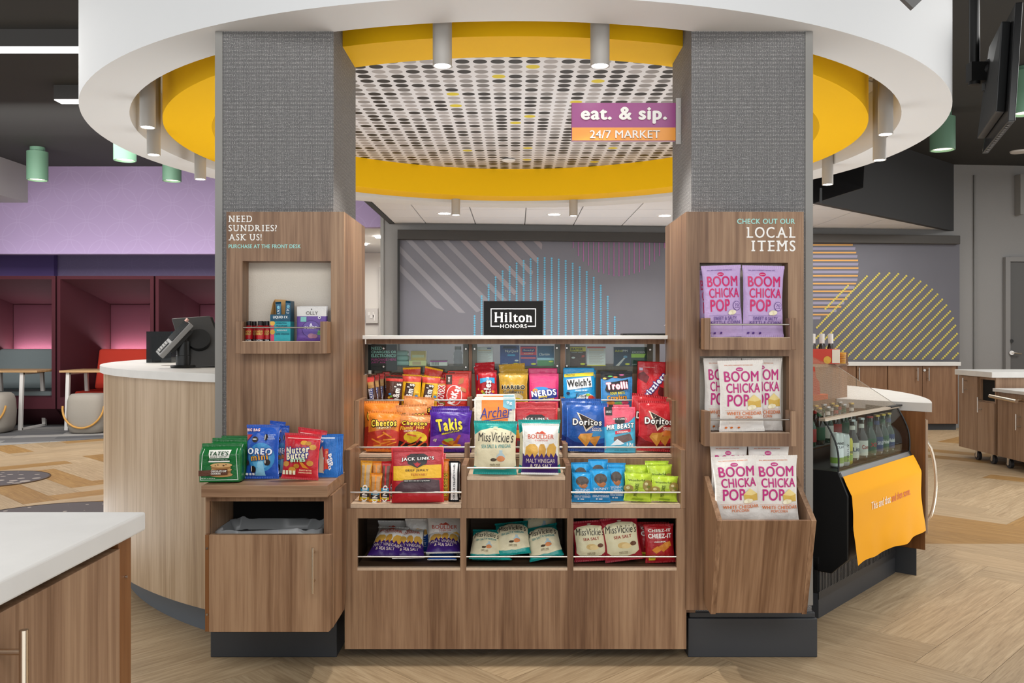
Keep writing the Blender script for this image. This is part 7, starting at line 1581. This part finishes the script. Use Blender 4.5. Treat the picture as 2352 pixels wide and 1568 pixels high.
a, b = px(621, Y), px(667, Y); zt1, zt2_, zt3 = pz(738, Y), pz(722, Y), pz(688, Y+.04)
m = MB(); m.box(a, b, Y, Y+.055, zs+.0005, zt1); m.build('carton_body', ink('2fa8b4'), t)
m = MB(); m.box(a, b, Y-.0015, Y+.002, zt1+.0005, zt2_); m.build('header_band', ink('174e68'), t)
m = MB(); m.plate([(0, zt1), (.056, zt1), (.056, zt3), (.03, zt3-.012), (.0, zt2_)], (a, Y, 0), (0, 1, 0), (0, 0, 1), (.0012, 0, 0)); m.build('carton_side', mat('kraft_card', 'c79b62', .8), t)
m = MB(); m.plate([(0, zt1), (.046*1.58, zt1), (.046*1.58, zt3-.01), (.04, zt3), (0, zt3+.002)], (a, Y+.056, 0), (1, 0, 0), (0, 0, 1), (0, .0012, 0)); m.build('carton_back', mat('kraft_card', 'c79b62', .8), t)
m = MB(); m.box(b-.0012+.0, b+.0, Y+.003, Y+.055, zt1+.0005, zt3-.006); m.build('carton_side', ink('174e68'), t)
m = MB(); m.add([(a+.001, Y-.0008, zs+.001), (a+.014, Y-.0008, zs+.001), (a+.014, Y-.0008, zt1-.001), (a+.001, Y-.0008, zt1-.001)], [(0, 1, 2, 3)]); m.build('pink_strip', ink('d8486a'), t)
m = MB()
for z_ in (.02, .062): m.lathe([(0, 0), (.009, 0)], (0, 0, 0), 16); 
m = MB()
for z_ in (.036, .068):
    n = 16; m.add([(a+.008+.009*math.cos(2*PI*k/n), Y-.0012, zs+z_+.009*math.sin(2*PI*k/n)) for k in range(n)], [tuple(range(n))])
m.build('fruit_picture', ink('e8b44c'), t)
m = MB(); pxletter(m, text2('LIQUID I.V.', bold=.04), 627, 725, 662, 732, Y-.0022, 0); pxletter(m, text2('HYDRATION', bold=.02), 634, 740, 658, 744, Y-.0012, 1); pxletter(m, text2('MULTIPLIER', bold=.02), 634, 746, 660, 750, Y-.0012, 1)
pxletter(m, text2('FASTER HYDRATION', bold=.01), 633, 765, 664, 769, Y-.0012, 1); pxletter(m, text2('PASSION FRUIT', bold=.01), 636, 757, 660, 760, Y-.0012, 0); m.build('lettering', [ink('f4f6f6'), ink('14506a')], t)
make_design('sachet', .028, .10, .006, 'bar', '1a5f80', [('t', 'LIQUID I.V.', -.5, .45, 1.5, .62, 'eef4f6', B(rot=88, b=.03)), ('e', .5, .85, .25, .05, '7ec4dc')])
for i, (x0_, x1_, yt_, rl) in enumerate(((637, 650, 694, -3), (649, 664, 692, 5))):
    put('sachet', x0_, x1_, yt_, 3.17+i*.008, zs+.012, 'drink_sachet', ['upright dark teal sachet in the open carton', 'tilted dark teal sachet in the open carton'][i], 'sachet', 'sachets in the carton', lean=0, roll=rl)
make_design('olly', .10, .14, .03, 'pouch', '6a4a9c', [('r', 0, .72, 1, 1, 'dedbd8'), ('e', .5, .36, .32, .25, '4a2c7c'), ('e', .5, .36, .29, .22, '6a50a4'), ('p', [(.44, .44), (.56, .44), (.5, .54)], 'e6e0f2'), ('e', .52, .16, .12, .07, 'a87890'), ('e', .64, .15, .1, .06, '96647e'), ('p', [(.72, .2), (.9, .16), (.86, .3), (.76, .32)], '5c9a5a'), ('p', [(.14, .56), (.34, .56), (.34, .70), (.14, .70)], '7cc0bc'),
    ('e', .78, .68, .05, .04, 'f2f0f6'), ('e', .78, .68, .03, .024, '4a2c7c'), ('t', 'OLLY', .32, .76, .72, .86, '5a5654', B(b=-.01)), ('t', 'SLEEP', .28, .36, .72, .43, 'f2eef8', B(b=.03)), ('e', .5, .92, .02, .014, '3a3634')], rough=.5)
put('olly', 688, 752, 703, 3.19, zs, 'supplement_pouch', 'purple and white supplement pouch behind its front neighbour', 'pouch', 'purple supplement pouches', lean=3, tscale=.6)
put('olly', 681, 749, 704, 3.15, zs, 'supplement_pouch', 'front purple and white supplement pouch', 'pouch', 'purple supplement pouches', lean=4, tscale=.7)

# --- medicine boxes behind the glass
def med(nm, x0, x1, y0, y1, base, items, lb, Y=3.72, T=.025, g=None, yaw=0):
    W = (x1-x0)*Y/F; H = pz(y0, Y)-1.072
    lt = lambda h: ''.join('%02x' % min(255, int(int(h[i:i+2], 16)*1.22+14)) for i in (0, 2, 4)); base = lt(base)  # colours lifted to stand in for light missing behind the glass
    items = [tuple(lt(v) if isinstance(v, str) and len(v) == 6 and all(c in '0123456789abcdef' for c in v) else v for v in it) for it in items]
    make_design(nm, W, H, T, 'box', base, items, rough=.4)
    return put(nm, x0, x1, y0, Y+T/2, 1.072, 'medicine_box', lb, 'medicine', g, lean=0, yaw=yaw, H=H)
med('nyquil', 1149, 1193, 793, 839, '2b3f78', [('p', [(.1, .84), (.9, .84), (.8, .96), (.2, .96)], '1d2440'), ('t', 'NyQuil', .26, .62, .92, .78, 'f2f4f8', B(b=.02)), ('r', .38, .48, .78, .56, '3f8fb8'), ('t', '6 LIQUICAPS', .08, .08, .4, .13, 'e8ecf2'), ('e', .82, .1, .14, .05, 'd8c22c'), ('e', .85, .26, .1, .04, 'cfd4e0')], 'dark blue night cold medicine box with white lettering')
med('benadryl', 1195, 1232, 794, 839, '3a3a7c', [('r', 0, .54, 1, .95, 'd23f50'), ('r', .12, .68, .9, .86, '2c3070'), ('r', .04, .36, .96, .44, 'e05a60'), ('e', .82, .1, .16, .05, 'd8c22c'), ('t', 'Benadryl', .2, .72, .84, .82, 'f4f4f8', B(b=.02)), ('t', 'ALLERGY', .22, .58, .8, .64, 'f6d8a8', B(b=.02))], 'pink and violet allergy medicine box')
med('claritin', 1234, 1272, 794, 839, '2f5a80', [('r', 0, 0, 1, .28, '4a7c50'), ('r', 0, .28, 1, .4, '8fb4cc'), ('t', 'Claritin', .1, .52, .74, .64, 'e8eef2', B(sh=.2)), ('e', .82, .22, .14, .04, 'd8c83c')], 'blue and green allergy box with a landscape picture')
def back_panel_print(): return [('r', .1, .78, .9, .86, 'd8b8a4')]+[('r', .1, .70-.055*i, .9-(i % 3)*.1, .715-.055*i, 'a89a92') for i in range(11)]
med('backa', 1095, 1132, 797, 838, 'e4d8cc', back_panel_print()+[('r', .66, .9, .9, .96, '4a4a7c')], 'cream information-side box beside the first post')
med('bayer', 1309, 1345, 795, 839, '4a3430', [('r', 0, .74, 1, .96, 'd4b83c'), ('t', 'BAYER', .06, .78, .8, .91, '1d1a18', B(b=.04, sh=.1)), ('t', 'GENUINE ASPIRIN', .08, .66, .8, .70, 'e6dcd4', B(b=.02)), ('e', .2, .42, .12, .05, 'e6e0da'), ('p', [(.72, .42), (.92, .46), (.9, .56), (.74, .54)], 'a8483c'), ('e', .8, .1, .16, .05, 'd8c22c')], 'brown and gold aspirin box')
med('backb', 1348, 1390, 796, 840, 'e6cfc6', back_panel_print()+[('r', 0, 0, 1, .05, 'd8b83c'), ('r', 0, .92, 1, 1, 'b8443c')], 'pale pink information-side box beside the aspirin')
med('advil', 1409, 1448, 797, 840, '223044', [('p', [(.1, .0), (.3, .0), (.72, .46), (.66, .5)], 'b9b4b0'), ('e', .68, .48, .12, .07, '5a88a8'), ('e', .8, .1, .14, .05, 'd8c22c'), ('t', 'Advil', .06, .74, .5, .86, 'd8c83c', B(b=.01)), ('t', 'PM', .52, .74, .8, .86, 'e8eaee')], 'dark navy night pain relief box')
med('excedrin', 1449, 1485, 797, 840, '1f3a30', [('p', [(.0, .44), (.82, .44), (.92, .64), (.0, .64)], '9cc43c'), ('t', 'EXCEDRIN', .06, .68, .86, .78, 'eef2ee', B(b=.02, sh=.15)), ('t', '6 CAPLETS', .06, .06, .34, .1, 'eef2ee')], 'dark green headache relief box with lime band')
med('flata', 942, 981, 828, 839, 'dcc48c', [('r', .2, .2, .7, .8, 'b09c78')], 'flat cream and yellow remedy box lying beside the notice', T=.08, Y=3.74)
med('flatb', 990, 1029, 828, 839, 'dccfc0', [('r', 0, .7, 1, 1, '8a3f7c'), ('t', '|||||||', .1, .1, .5, .7, '2a2a2a')], 'flat white and magenta remedy box lying by the clear bottle', T=.08, Y=3.74)
for nm, x0_, x1_, cols_ in (('flata', 943, 979, ('d0b070', 'dcc890')), ('flatb', 993, 1028, ('8a3f7c', 'b8b03c'))):
    pass
med('flatc', 945, 979, 818, 827, 'cfae6c', [('r', .1, .3, .9, .6, 'e6d8a8')], 'yellow remedy box stacked on the flat cream one', T=.05, Y=3.775).location.z = 1.072+pz(828, 3.74)-1.0715
t = thing('tissue_pack', (px(906, 3.76), 3.76, 1.072), 'soft mint tissue packs lying under the notice', 'tissue pack')
for i, (z_, c_) in enumerate(((.0, 'a9cfc6'), (.022, '9cc6bc'), (.044, 'b4d6ce'))):
    m = MB(); m.box(px(885+i*3, 3.74), px(940-i*2, 3.74), 3.73, 3.8, 1.0722+z_, 1.0722+z_+.0215); m.build('pack', mat('tissue_'+c_, c_, .4), t, bevel=.008, seg=3)
t = thing('clear_bottle', (px(1052, 3.76), 3.76, 1.072), 'clear bottle on the medicine shelf next to the first post', 'bottle')
m = MB(); m.lathe([(.001, .001), (.019, .001), (.02, .004), (.02, .03), (.019, .032), (.02, .034), (.02, .055), (.013, .066), (.013, .078)], (px(1052, 3.76), 3.76, 1.072), 24); m.build('bottle_body', PLASTIC, t, smooth=30)
m = MB(); m.lathe([(.0145, .070), (.0145, .084), (0, .084)], (px(1052, 3.76), 3.76, 1.072), 20); m.build('cap', mat('clear_cap', 'c9cfcf', .3, alpha=.6), t, smooth=30)

# --- drinks in the cooler
def bottle(u, n, z, h, r, gl, lab, cap, txt, lb, g, tc_='1d1a1c', name='beer_bottle', cat='bottle'):
    p = L3(u, n, z); t = thing(name, p, lb, cat, g)
    m = MB(); m.lathe([(0, .0), (r*.95, .0), (r, .004), (r, h*.52), (r*.42, h*.72), (r*.40, h*.95), (r*.46, h*.96), (r*.46, h*.99)], p, 24); m.build('glass_body', gl, t, smooth=50)
    m = MB(); m.lathe([(r*1.01, h*.12), (r*1.015, h*.14), (r*1.015, h*.46), (r*1.01, h*.47)], p, 24); m.build('label', lab, t, smooth=1)
    m = MB(); m.lathe([(r*.43, h*.76), (r*.41, h*.86)], p, 20); m.build('neck_label', lab, t, smooth=1)
    m = MB(); m.lathe([(r*.52, h*.955), (r*.5, h), (0, h*1.003)], p, 16); m.build('cap', cap, t, smooth=30)
    if txt:
        g_ = text2(txt, bold=.03); a0 = math.atan2(Nn.y, Nn.x)-.35; m = MB()
        m.add([(p[0]+(r*1.02+.0004)*math.cos(a0+(x_-.5)*1.5), p[1]+(r*1.02+.0004)*math.sin(a0+(x_-.5)*1.5), p[2]+h*(.27+.1*y_)) for x_, y_ in g_[0]], g_[1]); m.build('lettering', ink(tc_), t)
BRN = mat('brown_glass', '2c1a0e', .08, coat=.5); GRN = mat('green_glass', '14321c', .08, coat=.5); 
LW, LR, LG, LB = mat('label_white', 'dedad2', .5), mat('label_red', 'a8322c', .5), mat('label_green', '2f5a3c', .5), mat('label_navy', '26386a', .5)
CG, CS, CRd = mat('cap_gold', 'c2a24a', .3, .8), mat('cap_silver', 'b9b9b9', .3, .9), mat('cap_red', 'a8302c', .4)
g = 'bottles in the cooler front row'
for i, (u, gl, lab, cap, txt, lb, tc_) in enumerate(((.34, BRN, LW, CS, 'Lite', 'brown beer bottle with white and navy label in the cooler', '1d2a5c'), (.45, BRN, LW, CS, 'Coors', 'brown beer bottle with red script label in the cooler', 'a8322c'),
        (.56, GRN, LG, CRd, 'XX', 'green beer bottle with red crossed label', 'c03030'), (.65, BRN, LB, CG, 'SAM ADAMS', 'brown beer bottle with a blue label in the cooler', 'e8e8f0'), (.73, GRN, LG, CG, 'Heineken', 'green beer bottle with a green oval label', 'f2f2ee'), (.81, GRN, LB, CG, 'Heineken', 'green beer bottle with a blue oval label at the far end', 'f2f2ee'))):
    bottle(u, .015, .6285, .195, .029, gl, lab, cap, txt, lb, g, tc_)
def can_(u, n, z, h, r, col, txts, lb, cols_=('3a3a3c',), name='drink_can'):
    p = L3(u, n, z); t = thing(name, p, lb, 'can', 'cans in the cooler')
    m = MB(); m.lathe([(0, .002), (r*.8, .002), (r, .008), (r, h-.012), (r*.86, h-.002), (r*.84, h), (r*.8, h-.004), (0, h-.004)], p, 28); m.build('can_body', mat('can_'+col, col, .3, .2), t, smooth=40)
    m = MB(); a0 = math.atan2(Nn.y, Nn.x)-.45
    for s_, z0, z1, mi, ro in txts:
        g_ = text2(s_, bold=.03)
        if ro: P = [(a0+(.5-y_)*(z1-z0)*14, z0+(z1-z0)*3.2*x_-.03) for x_, y_ in g_[0]]
        else: P = [(a0+(x_-.5)*1.6, z0+(z1-z0)*y_) for x_, y_ in g_[0]]
        m.add([(p[0]+(r+.0008)*math.cos(a), p[1]+(r+.0008)*math.sin(a), p[2]+zz_) for a, zz_ in P], g_[1], mi)
    m.build('lettering', [ink(c) for c in cols_], t)
    m = MB(); m.lathe([(r+.0004, .02), (r+.0004, .045)], p, 28); m.build('flavour_band', mat('band_green', '8fb04a', .4), t)
can_(.15, .02, .6285, .150, .028, 'dcdddc', [('WHITE', .10, .112, 0, 0), ('CLAW', .085, .097, 0, 0)], 'tall white and grey can nearest the cooler end')
can_(.215, .026, .6285, .140, .024, 'd4d5d6', [('TRULY', .05, .075, 0, 1)], 'slim white can with vertical black lettering')
can_(.265, .022, .6285, .118, .022, 'd8c83a', [('LEMON', .05, .062, 0, 0)], 'short yellow patterned can in the cooler')
g = 'bottles on the upper cooler shelf'
for i in range(14):
    u = .10+(i % 7)*.098+(.03 if i > 6 else 0); n_ = -.12 if i < 7 else -.19
    bottle(u, n_, .7045, .168, .026, (BRN, GRN)[i % 2], (LW, LR, LG)[i % 3], (CG, CS)[i % 2], None, '%s bottle in the %s row of the upper cooler shelf, %s from the camera end' % (('brown', 'green')[i % 2], ('front', 'back')[i > 6], ('first', 'second', 'third', 'fourth', 'fifth', 'sixth', 'seventh')[i % 7]), g)
# wine carrier and jar on the inner counter
t = thing('wine_carrier', L3(.80, -.43, 1.0555), 'red and cream cardboard wine carrier on the inner counter', 'carrier')
q = L3(.80, -.43, 1.0555); m = MB(); Yw = q[1]; xa_, xb_ = px(1850, Yw), px(1921, Yw)
m.box(xa_, xb_, Yw-.045, Yw+.045, 1.0555, pz(801, Yw)); m.build('carrier_body', mat('carrier_red', 'c8402f', .6), t)
m = MB(); m.box(px(1904, Yw), xb_+.001, Yw-.0465, Yw-.0452, 1.06, pz(802, Yw)); m.build('cream_panel', mat('carrier_cream', 'e6dccb', .6), t)
m = MB(); n = 20; m.add([(px(1893, Yw)+.02*math.cos(2*PI*k/n), Yw-.0465, pz(826, Yw)+.02*math.sin(2*PI*k/n)) for k in range(n)], [tuple(range(n))[::-1]]); m.build('gold_seal', ink('d8a83c'), t)
for i, x_ in enumerate((1867, 1888, 1908)):
    X_ = px(x_, Yw); b = (X_, Yw, 1.0575); tt = thing('wine_bottle', b, ['wine bottle in the red carrier, partly hidden by the column', 'middle wine bottle with a white capsule', 'wine bottle with a white capsule at the outer end of the carrier'][i], 'bottle', 'wine bottles in the carrier')
    m = MB(); m.lathe([(0, 0), (.016, 0), (.018, .004), (.018, .082), (.012, .108), (.011, .12)], b, 20); m.build('glass_body', BRN, tt, smooth=50)
    m = MB(); m.lathe([(.0132, .105), (.0132, .155), (0, .156)], b, 18); m.build('capsule', mat('capsule_white', 'e2e0dc', .4), tt, smooth=30)
q = L3(.86, -.43, 1.0555); X_ = px(1927, q[1]-.02); b = (X_+.012, q[1]-.02, 1.0557)
t = thing('straw_jar', b, 'small amber ribbed cup beside the wine carrier', 'cup'); m = MB(); m.lathe([(0, 0), (.022, 0), (.025, .058), (.023, .058), (.02, .004)], b, 24); m.build('cup_body', mat('amber_cup', 'd8a02c', .3), t, smooth=30)
m = MB()
for k in range(5): m.lathe([(.0228+.0005*k, .009*k+.008), (.0245+.0005*k, .009*k+.010), (.0232+.0005*k, .009*k+.012)], b, 24)
m.build('ribs', mat('amber_rib', 'a86a28', .4), t)
q = L3(.93, -.43, 1.0555); m = MB(); m.box(px(1935, q[1]), px(1946, q[1])+.004, q[1], q[1]+.06, 1.0555, pz(809, q[1])); tag(m.build('wood_block', W_V), 'short walnut block at the end of the inner counter', 'block')
q = L3(.62, -.22, .86); t = thing('menu_stand', (px(1880, 4.2), 4.2, .87), 'orange folded card seen through the perforated cooler cover', 'card')
m = MB(); Yo = 4.26; m.hexa([(px(1868, Yo), Yo, pz(921, Yo)), (px(1902, Yo), Yo, pz(916, Yo)), (px(1902, Yo), Yo+.05, pz(912, Yo)), (px(1868, Yo), Yo+.05, pz(912, Yo)), (px(1868, Yo), Yo, pz(908, Yo)), (px(1902, Yo), Yo, pz(905, Yo)), (px(1902, Yo), Yo+.05, pz(905, Yo)), (px(1868, Yo), Yo+.05, pz(906, Yo))]); m.build('card_foot', mat('card_orange', 'e0622c', .6), t)
m = MB(); m.plate([(px(1868, Yo), pz(906, Yo)), (px(1886, Yo), pz(906, Yo)), (px(1884, Yo), pz(878, Yo)), (px(1876, Yo), pz(866, Yo)), (px(1873, Yo), pz(842, Yo)), (px(1868, Yo), pz(842, Yo))], (0, Yo+.01, 0), (1, 0, 0), (0, 0, 1), (0, .01, 0)); m.build('card_panel', mat('card_red', 'c8442c', .6), t)
